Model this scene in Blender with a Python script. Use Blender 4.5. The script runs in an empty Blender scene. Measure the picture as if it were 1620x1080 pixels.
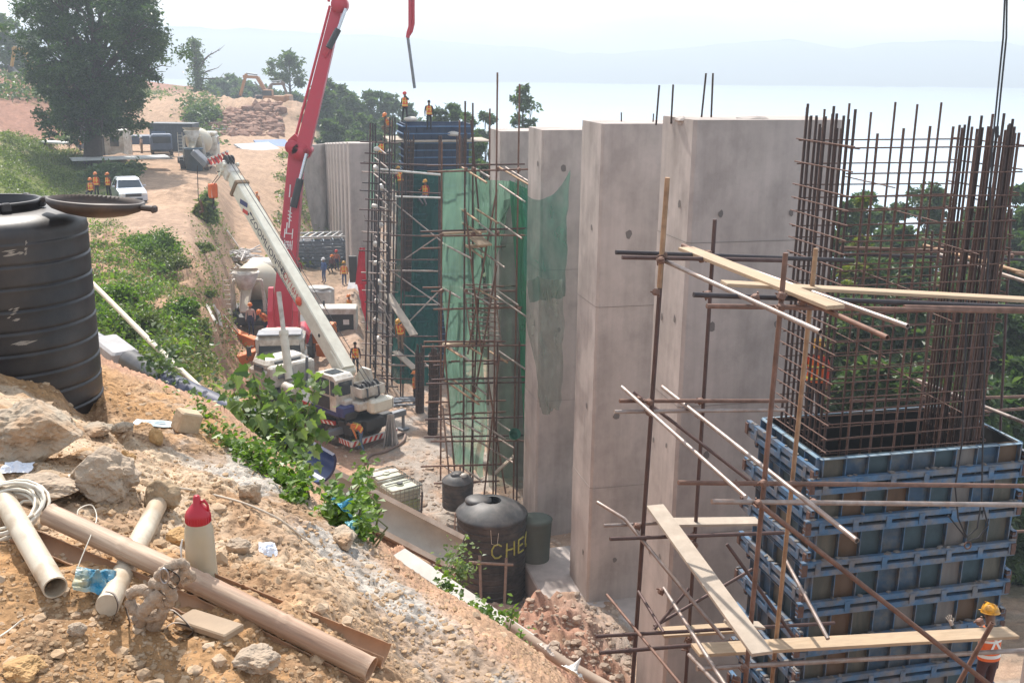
import bpy, math, random
import numpy as np
from mathutils import Vector, Matrix, Euler
from mathutils.bvhtree import BVHTree

random.seed(7)
RNG = np.random.default_rng(7)
SC = bpy.context.scene
COL = SC.collection

# ------------------------------------------------------------------ camera
FPX = 1650.0; PITCH = math.radians(14.93); ROLL = 0.0117
Fv = Vector((0, math.cos(PITCH), -math.sin(PITCH)))
R0 = Vector((1, 0, 0)); U0 = Vector((0, math.sin(PITCH), math.cos(PITCH)))
Rv = R0 * math.cos(ROLL) + U0 * math.sin(ROLL)
Uv = U0 * math.cos(ROLL) - R0 * math.sin(ROLL)
cam_data = bpy.data.cameras.new("camera")
cam_data.sensor_width = 36.0
cam_data.lens = FPX / 1620 * 36.0
cam_data.clip_start = 0.1
cam_data.clip_end = 20000
cam = bpy.data.objects.new("camera", cam_data)
COL.objects.link(cam)
m = Matrix.Identity(4)
for i, v in enumerate((Rv, Uv, -Fv)):
    m[0][i], m[1][i], m[2][i] = v.x, v.y, v.z
cam.matrix_world = m
SC.camera = cam

# ------------------------------------------------------------------ world, sun, exposure
SUN_EL = math.radians(51); SUN_AZ = math.radians(-23)      # azimuth from +Y towards +X
sun_dir = Vector((math.sin(SUN_AZ) * math.cos(SUN_EL), math.cos(SUN_AZ) * math.cos(SUN_EL), math.sin(SUN_EL)))
world = bpy.data.worlds.new("World"); SC.world = world
world.use_nodes = True
nt = world.node_tree; nt.nodes.clear()
wo = nt.nodes.new("ShaderNodeOutputWorld"); bg = nt.nodes.new("ShaderNodeBackground")
sky = nt.nodes.new("ShaderNodeTexSky"); sky.sky_type = 'NISHITA'; sky.sun_disc = False
sky.sun_elevation = SUN_EL; sky.sun_rotation = SUN_AZ
sky.air_density = 1.0; sky.dust_density = 2.2; sky.ozone_density = 1.0
# thin bright cloud veil mixed over the clear sky
geo = nt.nodes.new("ShaderNodeTexCoord")
mp = nt.nodes.new("ShaderNodeMapping"); mp.inputs['Scale'].default_value = (1.3, 1.3, 6.0)
nz = nt.nodes.new("ShaderNodeTexNoise"); nz.inputs['Scale'].default_value = 2.6; nz.inputs['Detail'].default_value = 7
cr = nt.nodes.new("ShaderNodeValToRGB"); cr.color_ramp.elements[0].position = 0.40; cr.color_ramp.elements[1].position = 0.64
cr.color_ramp.elements[0].color = (0.15,) * 3 + (1,); cr.color_ramp.elements[1].color = (0.85,) * 3 + (1,)
mx = nt.nodes.new("ShaderNodeMix"); mx.data_type = 'RGBA'
mx.inputs[7].default_value = (9.2, 9.8, 10.3, 1)
L = nt.links.new
L(geo.outputs['Generated'], mp.inputs[0]); L(mp.outputs[0], nz.inputs['Vector']); L(nz.outputs[0], cr.inputs[0])
L(cr.outputs[0], mx.inputs[0]); L(sky.outputs[0], mx.inputs[6]); L(mx.outputs[2], bg.inputs['Color'])
bg.inputs['Strength'].default_value = 0.12
L(bg.outputs[0], wo.inputs['Surface'])
sd = bpy.data.lights.new("sun", 'SUN'); sd.energy = 4.7; sd.angle = math.radians(0.6); sd.color = (1.0, 0.94, 0.86)
sun = bpy.data.objects.new("sun", sd); COL.objects.link(sun)
sun.rotation_euler = sun_dir.to_track_quat('Z', 'Y').to_euler()
SC.view_settings.view_transform = 'Standard'; SC.view_settings.look = 'None'
SC.view_settings.gamma = 1.0; SC.view_settings.use_curve_mapping = False
SC.view_settings.exposure = 0.5
SC.render.engine = 'CYCLES'
SC.cycles.use_denoising = True
SC.cycles.max_bounces = 6; SC.cycles.diffuse_bounces = 3; SC.cycles.glossy_bounces = 3
SC.cycles.transmission_bounces = 4; SC.cycles.transparent_max_bounces = 12; SC.cycles.volume_bounces = 0
SC.cycles.caustics_reflective = False; SC.cycles.caustics_refractive = False

# ------------------------------------------------------------------ pixel -> world helpers (survey of the photograph)
def ray(px, py):
    u = (px - 810) / FPX; v = (540 - py) / FPX
    return Rv * u + Uv * v + Fv
def P(px, py, D):
    d = ray(px, py)
    return d * (D / d.y)
def PZ(px, py, z):
    d = ray(px, py)
    return d * (z / d.z)

# ------------------------------------------------------------------ numpy noise
_perm = np.random.default_rng(3).permutation(4096)
def _hash(ix, iy, s=0):
    return _perm[(_perm[(ix + 37 * s) & 4095] + iy) & 4095] / 4096.0
def vnoise(x, y, s=0):
    ix = np.floor(x).astype(np.int64); iy = np.floor(y).astype(np.int64)
    fx = x - ix; fy = y - iy
    fx = fx * fx * fx * (fx * (fx * 6 - 15) + 10); fy = fy * fy * fy * (fy * (fy * 6 - 15) + 10)
    a = _hash(ix, iy, s); b = _hash(ix + 1, iy, s); c = _hash(ix, iy + 1, s); d = _hash(ix + 1, iy + 1, s)
    return (a * (1 - fx) + b * fx) * (1 - fy) + (c * (1 - fx) + d * fx) * fy - 0.5
def fbm(x, y, octv=4, s=0, rough=0.5):
    t = np.zeros_like(x); a = 1.0
    for o in range(octv):
        t += a * vnoise(x * 2 ** o + 13.7 * o, y * 2 ** o + 7.1 * o, s + o); a *= rough
    return t

# ------------------------------------------------------------------ mesh helpers
def link(o, parent=None):
    COL.objects.link(o)
    if parent is not None: o.parent = parent
    return o
def tag(o, label=None, cat=None, group=None, kind=None):
    if label: o["label"] = label
    if cat: o["category"] = cat
    if group: o["group"] = group
    if kind: o["kind"] = kind
    return o
def empty(name, loc=(0, 0, 0), rz=0.0, label=None, cat=None, group=None):
    o = bpy.data.objects.new(name, None); COL.objects.link(o)
    o.location = loc; o.rotation_euler = (0, 0, rz); o.empty_display_size = 0.2
    return tag(o, label, cat, group)

class MB:
    """collects boxes, bars, tubes and sheets into one mesh"""
    def __init__(s): s.v = []; s.f = []; s.sm = []; s.mi = []
    def add(s, vs, fs, smooth=False, mi=0):
        n = len(s.v); s.v.extend([tuple(p) for p in vs])
        for f in fs: s.f.append([i + n for i in f]); s.sm.append(smooth); s.mi.append(mi)
        return s
    def box(s, c, size, rot=None, bev=0.0, mi=0):
        c = Vector(c); hx, hy, hz = size[0] / 2, size[1] / 2, size[2] / 2
        R = rot.to_matrix() if isinstance(rot, (Euler,)) else (rot if rot is not None else Matrix.Identity(3))
        if bev <= 0:
            vs = [c + R @ Vector((x * hx, y * hy, z * hz)) for x in (-1, 1) for y in (-1, 1) for z in (-1, 1)]
            s.add(vs, [(0, 1, 3, 2), (4, 6, 7, 5), (0, 4, 5, 1), (2, 3, 7, 6), (0, 2, 6, 4), (1, 5, 7, 3)], mi=mi)
        else:
            b = min(bev, hx * .9, hy * .9, hz * .9)
            # rounded box: octagon loops
            def loop(z, ins):
                X = hx - ins; Y = hy - ins
                return [(-X + b, -Y, z), (X - b, -Y, z), (X, -Y + b, z), (X, Y - b, z), (X - b, Y, z), (-X + b, Y, z), (-X, Y - b, z), (-X, -Y + b, z)]
            loops = [loop(-hz, b * .98), loop(-hz + b, 0), loop(hz - b, 0), loop(hz, b * .98)]
            vs = [c + R @ Vector(p) for lp in loops for p in lp]
            fs = []
            for k in range(3):
                for i in range(8):
                    j = (i + 1) % 8; fs.append((k * 8 + i, k * 8 + j, k * 8 + 8 + j, k * 8 + 8 + i))
            fs.append(tuple(range(7, -1, -1))); fs.append(tuple(range(24, 32)))
            s.add(vs, fs, mi=mi)
        return s
    def bar(s, a, b, w, h, up=(0, 0, 1), bev=0.0, mi=0):
        """box from a to b; w across, h along up"""
        a = Vector(a); b = Vector(b); d = b - a; Ln = d.length
        if Ln < 1e-6: return s
        x = d / Ln; upv = Vector(up)
        if abs(x.dot(upv)) > .99: upv = Vector((0, 1, 0)) if abs(x.y) < .9 else Vector((1, 0, 0))
        y = upv.cross(x).normalized(); z = x.cross(y)
        R = Matrix((x, y, z)).transposed()
        return s.box((a + b) / 2, (Ln, w, h), R, bev, mi)
    def tube(s, pts, r, n=8, caps=True, smooth=True, mi=0, closed=False):
        pts = [Vector(p) for p in pts]
        if not hasattr(r, '__len__'): r = [r] * len(pts)
        N = len(pts); prev = None; rings = []
        for i in range(N):
            if closed: t = pts[(i + 1) % N] - pts[i - 1]
            else: t = pts[min(i + 1, N - 1)] - pts[max(i - 1, 0)]
            t = t.normalized() if t.length > 1e-9 else Vector((0, 0, 1))
            if prev is None:
                ref = Vector((0, 0, 1)) if abs(t.z) < .9 else Vector((1, 0, 0))
                u = t.cross(ref).normalized()
            else:
                u = (prev - t * prev.dot(t)); u = u.normalized() if u.length > 1e-6 else t.orthogonal().normalized()
            prev = u; w = t.cross(u)
            rings.append([pts[i] + (u * math.cos(2 * math.pi * k / n) + w * math.sin(2 * math.pi * k / n)) * r[i] for k in range(n)])
        vs = [p for rg in rings for p in rg]; fs = []
        M_ = N if closed else N - 1
        for i in range(M_):
            a0 = i * n; b0 = ((i + 1) % N) * n
            for k in range(n):
                k2 = (k + 1) % n; fs.append((a0 + k, a0 + k2, b0 + k2, b0 + k))
        s.add(vs, fs, smooth, mi)
        if caps and not closed:
            s.add(rings[0], [tuple(range(n - 1, -1, -1))], False, mi); s.add(rings[-1], [tuple(range(n))], False, mi)
        return s
    def cyl(s, a, b, r, n=10, mi=0, r2=None, smooth=True, caps=True):
        return s.tube([a, b], [r, r if r2 is None else r2], n, caps, smooth, mi)
    def pipe(s, a, b, r, ri, n=12, mi=0):
        """hollow pipe"""
        a = Vector(a); b = Vector(b)
        s.tube([a, b], r, n, False, True, mi); 
        t = (b - a).normalized(); ref = Vector((0, 0, 1)) if abs(t.z) < .9 else Vector((1, 0, 0))
        u = t.cross(ref).normalized(); w = t.cross(u)
        for q, sg in ((a, 1), (b, -1)):
            o = [q + (u * math.cos(2 * math.pi * k / n) + w * math.sin(2 * math.pi * k / n)) * r for k in range(n)]
            i_ = [q + (u * math.cos(2 * math.pi * k / n) + w * math.sin(2 * math.pi * k / n)) * ri for k in range(n)]
            d_ = [p + t * sg * r * 6 for p in i_]
            s.add(o + i_ + d_, [(k, (k + 1) % n, n + (k + 1) % n, n + k) for k in range(n)] + [(n + k, n + (k + 1) % n, 2 * n + (k + 1) % n, 2 * n + k) for k in range(n)], False, mi)
            s.add(d_, [tuple(range(n))], False, mi)
        return s
    def lathe(s, c, prof, n=32, axis=(0, 0, 1), smooth=True, mi=0, a0=0, a1=2 * math.pi):
        """prof: list of (radius, height)"""
        c = Vector(c); z = Vector(axis).normalized(); x = z.orthogonal().normalized() if abs(z.z) < .999 else Vector((1, 0, 0)); y = z.cross(x)
        vs = []; fs = []
        for (r, h) in prof:
            for k in range(n):
                t = 2 * math.pi * k / n
                vs.append(c + (x * math.cos(t) + y * math.sin(t)) * r + z * h)
        for i in range(len(prof) - 1):
            for k in range(n):
                k2 = (k + 1) % n; fs.append((i * n + k, i * n + k2, (i + 1) * n + k2, (i + 1) * n + k))
        return s.add(vs, fs, smooth, mi)
    def prism(s, pts, d, mi=0):
        """polygon (list of Vector) extruded by vector d"""
        pts = [Vector(p) for p in pts]; d = Vector(d); n = len(pts)
        s.add(pts + [p + d for p in pts], [tuple(range(n - 1, -1, -1)), tuple(range(n, 2 * n))] + [(i, (i + 1) % n, n + (i + 1) % n, n + i) for i in range(n)], False, mi)
        return s
    def quad(s, a, b, c, d, mi=0): return s.add([a, b, c, d], [(0, 1, 2, 3)], False, mi)
    def xform(s, M4):
        s.v = [tuple(M4 @ Vector(p)) for p in s.v]; return s
    def build(s, name, mat, parent=None, label=None):
        me = bpy.data.meshes.new(name); me.from_pydata(s.v, [], s.f)
        me.polygons.foreach_set("use_smooth", s.sm)
        for mt in (mat if isinstance(mat, (list, tuple)) else [mat]): me.materials.append(mt)
        if any(s.mi): me.polygons.foreach_set("material_index", s.mi)
        me.update()
        o = bpy.data.objects.new(name, me); link(o, parent)
        if label: o["label"] = label
        return o
def npmesh(name, verts, faces, mat, parent=None, smooth=True, colors=None, fcolors=None):
    me = bpy.data.meshes.new(name)
    verts = np.asarray(verts, dtype=np.float32); faces = np.asarray(faces, dtype=np.int32); k = faces.shape[1]
    me.vertices.add(len(verts)); me.vertices.foreach_set("co", verts.ravel())
    me.loops.add(faces.size); me.loops.foreach_set("vertex_index", faces.ravel())
    me.polygons.add(len(faces)); me.polygons.foreach_set("loop_start", np.arange(0, faces.size, k, dtype=np.int32))
    me.polygons.foreach_set("loop_total", np.full(len(faces), k, dtype=np.int32))
    me.polygons.foreach_set("use_smooth", np.full(len(faces), smooth))
    if colors is not None:
        at = me.color_attributes.new("tint", 'FLOAT_COLOR', 'POINT')
        c4 = np.ones((len(verts), 4), dtype=np.float32); c4[:, :3] = colors; at.data.foreach_set("color", c4.ravel())
    me.update(calc_edges=True); me.validate()
    for mt in (mat if isinstance(mat, (list, tuple)) else [mat]): me.materials.append(mt)
    o = bpy.data.objects.new(name, me); link(o, parent); return o
def copy_tree(o, parent=None):
    c = o.copy(); COL.objects.link(c)
    if parent is not None: c.parent = parent
    for ch in list(o.children): copy_tree(ch, c)
    return c

# ------------------------------------------------------------------ materials
MATS = {}
def mat(name, col, rough=0.7, metal=0.0, var=0.15, vscale=3.0, bump=0.0, bscale=40.0, stain=None, stain_amt=0.4, stain_scale=1.5,
        spec=0.5, stretch=None, coat=0.0, alpha=1.0, trans=0.0, vcol=False, subs=0.0, two=False, objrand=0.0, bdist=0.02):
    if name in MATS: return MATS[name]
    m_ = bpy.data.materials.new(name); m_.use_nodes = True; t = m_.node_tree; N = t.nodes; K = t.links.new
    b = N["Principled BSDF"]
    b.inputs['Roughness'].default_value = rough; b.inputs['Metallic'].default_value = metal
    b.inputs['Specular IOR Level'].default_value = spec; b.inputs['Coat Weight'].default_value = coat
    if subs: b.inputs['Subsurface Weight'].default_value = subs; b.inputs['Subsurface Radius'].default_value = (.01, .01, .005)
    tc = N.new("ShaderNodeTexCoord"); src = tc.outputs['Object']
    if stretch:
        mp_ = N.new("ShaderNodeMapping"); mp_.inputs['Scale'].default_value = stretch; K(src, mp_.inputs[0]); src = mp_.outputs[0]
    if vcol:
        va = N.new("ShaderNodeVertexColor"); va.layer_name = "tint"; base = va.outputs[0]
    else:
        rg = N.new("ShaderNodeRGB"); rg.outputs[0].default_value = (*col, 1); base = rg.outputs[0]
    if stain:
        n2 = N.new("ShaderNodeTexNoise"); n2.inputs['Scale'].default_value = stain_scale; n2.inputs['Detail'].default_value = 8; n2.inputs['Roughness'].default_value = .65
        K(src, n2.inputs['Vector'])
        r2 = N.new("ShaderNodeValToRGB"); r2.color_ramp.elements[0].position = .42; r2.color_ramp.elements[1].position = .62
        r2.color_ramp.elements[1].color = (stain_amt,) * 3 + (1,)
        K(n2.outputs[0], r2.inputs[0])
        m2 = N.new("ShaderNodeMix"); m2.data_type = 'RGBA'; K(r2.outputs[0], m2.inputs[0]); K(base, m2.inputs[6]); m2.inputs[7].default_value = (*stain, 1); base = m2.outputs[2]
    if var:
        n1 = N.new("ShaderNodeTexNoise"); n1.inputs['Scale'].default_value = vscale; n1.inputs['Detail'].default_value = 6; n1.inputs['Roughness'].default_value = .6
        K(src, n1.inputs['Vector'])
        mr = N.new("ShaderNodeMapRange"); mr.inputs[1].default_value = .25; mr.inputs[2].default_value = .75; mr.inputs[3].default_value = 1 - var; mr.inputs[4].default_value = 1 + var
        K(n1.outputs[0], mr.inputs[0])
        vm = N.new("ShaderNodeVectorMath"); vm.operation = 'SCALE'; K(base, vm.inputs[0]); K(mr.outputs[0], vm.inputs['Scale']); base = vm.outputs[0]
    if objrand:
        oi = N.new("ShaderNodeObjectInfo"); mr = N.new("ShaderNodeMapRange"); mr.inputs[3].default_value = 1 - objrand; mr.inputs[4].default_value = 1 + objrand
        K(oi.outputs['Random'], mr.inputs[0]); vm = N.new("ShaderNodeVectorMath"); vm.operation = 'SCALE'; K(base, vm.inputs[0]); K(mr.outputs[0], vm.inputs['Scale']); base = vm.outputs[0]
    K(base, b.inputs['Base Color'])
    if bump:
        n3 = N.new("ShaderNodeTexNoise"); n3.inputs['Scale'].default_value = bscale; n3.inputs['Detail'].default_value = 8; K(src, n3.inputs['Vector'])
        bp = N.new("ShaderNodeBump"); bp.inputs['Strength'].default_value = bump; bp.inputs['Distance'].default_value = bdist
        K(n3.outputs[0], bp.inputs['Height']); K(bp.outputs[0], b.inputs['Normal'])
    if alpha < 1: b.inputs['Alpha'].default_value = alpha
    if trans: b.inputs['Transmission Weight'].default_value = trans
    MATS[name] = m_; return m_

def leafmat(name, dark, light, trans=.35, hue=.0):
    if name in MATS: return MATS[name]
    m_ = bpy.data.materials.new(name); m_.use_nodes = True; t = m_.node_tree; N = t.nodes; K = t.links.new
    N.remove(N["Principled BSDF"]); out = N["Material Output"]
    va = N.new("ShaderNodeVertexColor"); va.layer_name = "tint"
    sp = N.new("ShaderNodeSeparateColor"); K(va.outputs[0], sp.inputs[0])
    mx_ = N.new("ShaderNodeMix"); mx_.data_type = 'RGBA'; K(sp.outputs[0], mx_.inputs[0]); mx_.inputs[6].default_value = (*dark, 1); mx_.inputs[7].default_value = (*light, 1)
    d = N.new("ShaderNodeBsdfPrincipled"); d.inputs['Roughness'].default_value = .45; K(mx_.outputs[2], d.inputs['Base Color'])
    tr = N.new("ShaderNodeBsdfTranslucent")
    vm = N.new("ShaderNodeVectorMath"); vm.operation = 'MULTIPLY'; K(mx_.outputs[2], vm.inputs[0]); vm.inputs[1].default_value = (1.3, 1.5, .6); K(vm.outputs[0], tr.inputs[0])
    ms = N.new("ShaderNodeMixShader"); ms.inputs[0].default_value = trans; K(d.outputs[0], ms.inputs[1]); K(tr.outputs[0], ms.inputs[2]); K(ms.outputs[0], out.inputs[0])
    MATS[name] = m_; return m_
# ================================================================== TERRAIN
Y = 'y'; Z = 'z'
def kz(px, D, kind, val):
    if kind == Z:
        p = P(px, 400, D) if D > 0 else Vector((0, D, 0))
        return Vector((p.x, D, val))
    return P(px, val, D)
def column(px, rows):
    pts = [kz(px, *r) for r in rows]
    rr = pts[1].x / pts[1].y
    pts.insert(0, Vector((rr * 2.2 + (px - 810) / 1650 * 4, -6, -1.25)))
    far = P(px, 300, 100); q = far.x / 100
    zz = pts[-1].z
    pts.append(Vector((q * 420, 420, min(zz - 45, -85)))); pts.append(Vector((q * 3000, 3000, -160)))
    return pts
RAYS = [
 (-700, [(1.9,Z,-1.40),(8,Z,-1.6),(25,Z,-4.5),(38,Z,-5.5),(50,Z,-6),(66,Z,-6),(79,Z,-5),(88,Z,-4),(100,Z,-3),(110,Z,-2),(150,Z,3),(210,Z,6)]),
 (-200, [(1.9,Z,-1.45),(7.6,Z,-1.7),(24,Z,-5.5),(38,Z,-6.5),(52,Z,-6.8),(66,Z,-6.6),(79,Z,-5.5),(88,Z,-4.5),(98,Z,-4.6),(105,Z,-4.4),(150,Z,0.5),(210,Z,2)]),
 (0,    [(1.9,Z,-1.50),(7.5,Z,-1.9),(24,Z,-6.0),(38,Z,-7.2),(52,Z,-7.6),(66,Y,300),(79,Y,252),(88,Y,218),(98,Y,214),(105,Y,207),(150,Y,113),(210,Y,104)]),
 (100,  [(1.9,Z,-1.52),(7.2,Y,585),(24,Y,560),(38,Y,475),(54,Y,395),(66,Y,345),(76,Y,310),(86,Y,268),(96,Y,240),(110,Y,228),(148,Y,122),(210,Y,110)]),
 (143,  [(1.9,Z,-1.52),(7.0,Y,572),(24,Y,550),(39,Y,455),(55,Y,380),(66,Y,338),(75,Y,316),(86,Y,278),(95,Y,250),(112,Y,235),(148,Y,126),(210,Y,113)]),
 (190,  [(1.9,Z,-1.52),(6.8,Y,590),(23,Y,588),(38,Y,462),(53,Y,382),(66,Y,336),(75,Y,313),(88,Y,268),(98,Y,252),(118,Y,234),(155,Y,135),(215,Y,120)]),
 (240,  [(1.9,Z,-1.53),(6.5,Y,605),(22,Y,618),(36,Y,495),(51,Y,400),(65,Y,333),(74,Y,310),(88,Y,278),(102,Y,250),(124,Y,230),(160,Y,155),(220,Y,132)]),
 (290,  [(1.9,Z,-1.55),(6.2,Y,625),(22,Y,640),(36,Y,515),(50,Y,415),(63,Y,340),(72,Y,313),(88,Y,280),(105,Y,250),(130,Y,222),(170,Y,152),(225,Y,140)]),
 (330,  [(1.9,Z,-1.55),(6.0,Y,645),(22,Y,664),(37,Y,560),(50,Y,455),(62,Y,375),(72,Y,322),(88,Y,285),(105,Y,255),(138,Y,212),(182,Y,160),(240,Y,150)]),
 (372,  [(1.9,Z,-1.57),(5.7,Y,672),(20,Y,694),(36,Y,610),(51,Y,560),(63,Y,460),(75,Y,385),(88,Y,322),(107,Y,262),(142,Y,208),(190,Y,178),(240,Y,165)]),
 (420,  [(1.9,Z,-1.58),(5.2,Y,712),(18,Y,730),(30,Y,668),(47,Y,622),(60,Y,515),(74,Y,408),(92,Y,330),(116,Y,250),(148,Y,205),(195,Y,178),(240,Y,163)]),
 (460,  [(1.9,Z,-1.59),(5.0,Y,745),(16,Y,762),(25,Y,705),(44,Y,655),(58,Y,545),(73,Y,430),(94,Y,345),(114,Y,252),(150,Y,210),(200,Y,178),(240,Y,166)]),
 (500,  [(1.9,Z,-1.60),(4.7,Y,778),(15,Y,792),(22,Y,748),(41,Y,700),(56,Y,555),(70,Y,455),(95,Y,378),(104,Y,345),(128,Y,228),(190,Y,195),(240,Y,185)]),
 (560,  [(1.9,Z,-1.62),(4.3,Y,832),(13.5,Y,845),(20,Y,800),(36,Y,772),(54,Y,566),(68,Y,462),(92,Z,-15),(122,Z,-15.5),(155,Z,-14),(200,Z,-13),(240,Z,-16)]),
 (600,  [(1.9,Z,-1.64),(4.0,Y,870),(13,Y,884),(19,Y,838),(34,Y,806),(50,Z,-16.8),(64,Z,-17.4),(92,Z,-16.5),(122,Z,-16),(155,Z,-14),(200,Z,-14),(240,Z,-20)]),
 (660,  [(1.9,Z,-1.66),(3.7,Y,925),(11,Y,940),(18,Y,884),(31,Y,854),(46,Z,-17),(64,Z,-19.5),(90,Z,-20),(120,Z,-20),(155,Z,-20),(200,Z,-24),(240,Z,-34)]),
 (720,  [(1.9,Z,-1.68),(3.45,Y,966),(10,Y,982),(17.5,Y,947),(28,Y,942),(42,Z,-16.8),(60,Z,-18.8),(88,Z,-22),(120,Z,-24),(155,Z,-28),(200,Z,-34),(240,Z,-46)]),
 (790,  [(1.9,Z,-1.72),(3.25,Y,1014),(9,Y,1030),(17,Y,1002),(26,Y,992),(38,Z,-16.2),(52,Z,-17.5),(72,Z,-20.5),(100,Z,-23),(135,Z,-26),(180,Z,-31),(240,Z,-42)]),
 (850,  [(1.9,Z,-1.75),(3.05,Y,1058),(8.8,Y,1074),(16.5,Y,1040),(24.5,Y,1010),(34,Z,-15.9),(45,Z,-16.8),(62,Z,-19.5),(86,Z,-22),(120,Z,-26),(170,Z,-31),(240,Z,-44)]),
 (960,  [(1.9,Z,-1.8),(2.8,Z,-2.0),(7.5,Z,-5.2),(15,Z,-10.4),(23.5,Y,1075),(31,Z,-15.8),(40,Z,-16.5),(54,Z,-18.5),(76,Z,-21),(110,Z,-25),(160,Z,-31),(240,Z,-46)]),
 (1100, [(1.9,Z,-1.85),(2.6,Z,-2.1),(6.5,Z,-5.8),(12,Z,-11.3),(18.5,Z,-15.4),(27,Z,-15.7),(35,Z,-16.3),(48,Z,-19),(70,Z,-21.5),(105,Z,-26),(155,Z,-33),(240,Z,-48)]),
 (1350, [(1.8,Z,-1.9),(2.4,Z,-2.1),(5.5,Z,-6.3),(10,Z,-12),(14.5,Z,-15.6),(22,Z,-15.7),(29.5,Z,-16.4),(42,Z,-19),(64,Z,-22),(100,Z,-27),(150,Z,-34),(240,Z,-50)]),
 (1700, [(1.8,Z,-1.9),(2.3,Z,-2.1),(5,Z,-6.6),(9,Z,-12),(13,Z,-15.6),(20,Z,-15.7),(27,Z,-16.4),(40,Z,-19),(62,Z,-22.5),(98,Z,-28),(150,Z,-35),(240,Z,-50)]),
 (2500, [(1.8,Z,-1.9),(2.3,Z,-2.1),(5,Z,-6.6),(9,Z,-12),(13,Z,-15.6),(20,Z,-15.7),(27,Z,-16.4),(40,Z,-19.5),(62,Z,-23),(98,Z,-29),(150,Z,-36),(240,Z,-52)]),
]
grid = np.array([[tuple(p) for p in column(px, rows)] for px, rows in RAYS])      # rays x knots x 3
PXS = np.array([r[0] for r in RAYS], float)
KN = grid.shape[1]
# refine across rays (smooth monotone-ish) and along knots
def pchip_eval(xk, yk, xq):
    # yk: (n, m) ; finite-difference monotone cubic along axis 0
    h = np.diff(xk)[:, None]; d = np.diff(yk, axis=0) / h
    mslope = np.zeros_like(yk)
    w1 = 2 * h[1:] + h[:-1]; w2 = h[1:] + 2 * h[:-1]
    same = (d[1:] * d[:-1]) > 0
    with np.errstate(divide='ignore', invalid='ignore'):
        hm = (w1 + w2) / (w1 / d[:-1] + w2 / d[1:])
    mslope[1:-1] = np.where(same, hm, 0); mslope[0] = d[0]; mslope[-1] = d[-1]
    idx = np.clip(np.searchsorted(xk, xq, side='right') - 1, 0, len(xk) - 2)
    hh = (xk[idx + 1] - xk[idx]); t = ((xq - xk[idx]) / hh)[:, None]; hh = hh[:, None]
    return ((2*t**3 - 3*t**2 + 1) * yk[idx] + (t**3 - 2*t**2 + t) * hh * mslope[idx] + (-2*t**3 + 3*t**2) * yk[idx+1] + (t**3 - t**2) * hh * mslope[idx+1])
pxq = np.concatenate([np.linspace(-700, -60, 30, endpoint=False), np.linspace(-60, 1000, 520, endpoint=False), np.linspace(1000, 1700, 90, endpoint=False), np.linspace(1700, 2500, 16)])
#          K: 0->1, 1->2, 2->3, 3->4, 4->5, 5->6, 6->7 ...
SUB = [8, 300, 70, 70, 70, 60, 50, 50, 50, 50, 40, 16, 8, 4]
tq = np.concatenate([k + np.arange(SUB[k]) / SUB[k] for k in range(KN - 1)] + [[KN - 1.0]])
g1 = pchip_eval(PXS, grid.reshape(len(RAYS), -1), pxq).reshape(len(pxq), KN, 3)
g2 = pchip_eval(np.arange(KN, dtype=float), g1.transpose(1, 0, 2).reshape(KN, -1), tq).reshape(len(tq), len(pxq), 3)
TX, TY, TZ = g2[..., 0], g2[..., 1].copy(), g2[..., 2].copy()
PXG = np.broadcast_to(pxq[None, :], TX.shape); TG = np.broadcast_to(tq[:, None], TX.shape)
def ss(a, b, x):
    t = np.clip((x - a) / (b - a), 0, 1); return t * t * (3 - 2 * t)
def band(x, a, b, w): return ss(a - w, a + w, x) * (1 - ss(b - w, b + w, x))
near = 1 - ss(2.0, 2.6, TG)
Dsc = np.clip(TY, 1, 260)
# relief
TZ += near * (fbm(TX * 1.3, TY * 1.3, 3, 5) * .09 + fbm(TX * 5, TY * 5, 4, 11, .6) * .045 + np.abs(fbm(TX * 14, TY * 14, 3, 21, .6)) * .035)
TZ -= .07 * band(TG, 1.55, 2.35, .2)
mid = ss(2.2, 3.0, TG) * (1 - ss(5.0, 5.6, TG))
TZ += mid * (fbm(TX * .25, TY * .25, 3, 31) * .9 * ss(9, 24, TY) + fbm(TX * 1.1, TY * 1.1, 5, 33, .6) * .45 * ss(5, 14, TY))
gul = np.abs(fbm(TX * .35 + TY * .18, TX * .02, 3, 41)) * 1.4
TZ -= mid * gul * ss(14, 30, TY) * (1 - ss(520, 640, PXG))
flo = ss(5.0, 5.6, TG) * ss(355, 395, PXG)
TZ += flo * (fbm(TX * .5, TY * .5, 3, 51, .5) * .3) * (1 - band(PXG, 385, 440, 14) * .8)
# heaps of rubble about the floor
def heap(px, py, D, r, h):
    global TZ
    p = P(px, py, D); q = ((TX - p.x) ** 2 + (TY - p.y) ** 2) / r ** 2
    TZ = TZ + h * np.exp(-q) * (1 + .5 * fbm(TX * (1.6 if D < 100 else .25), TY * (1.6 if D < 100 else .25), 3, 61))
heap(690, 700, 42, 2.6, .5); heap(500, 470, 66, 3.5, .5); heap(640, 700, 43, 2.2, .4); heap(560, 480, 64, 2.5, .4)
heap(840, 990, 26, 1.6, .6); heap(940, 1010, 26, 1.8, .6); heap(660, 790, 36, 1.5, .6); heap(305, 318, 72, 2.2, .9)
heap(385, 178, 150, 9, 3.2); heap(420, 165, 165, 8, 2.5); heap(350, 165, 168, 7, 2.2); heap(505, 205, 160, 7, 2.4)
far_ = ss(9.6, 10.4, TG)
TZ += far_ * (1 - ss(12, 13, TG)) * (fbm(TX * .03, TY * .03, 3, 71, .5) * 1.8 * (1 - band(PXG, 395, 480, 20) * .9)) * ss(105, 130, TY)
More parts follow.
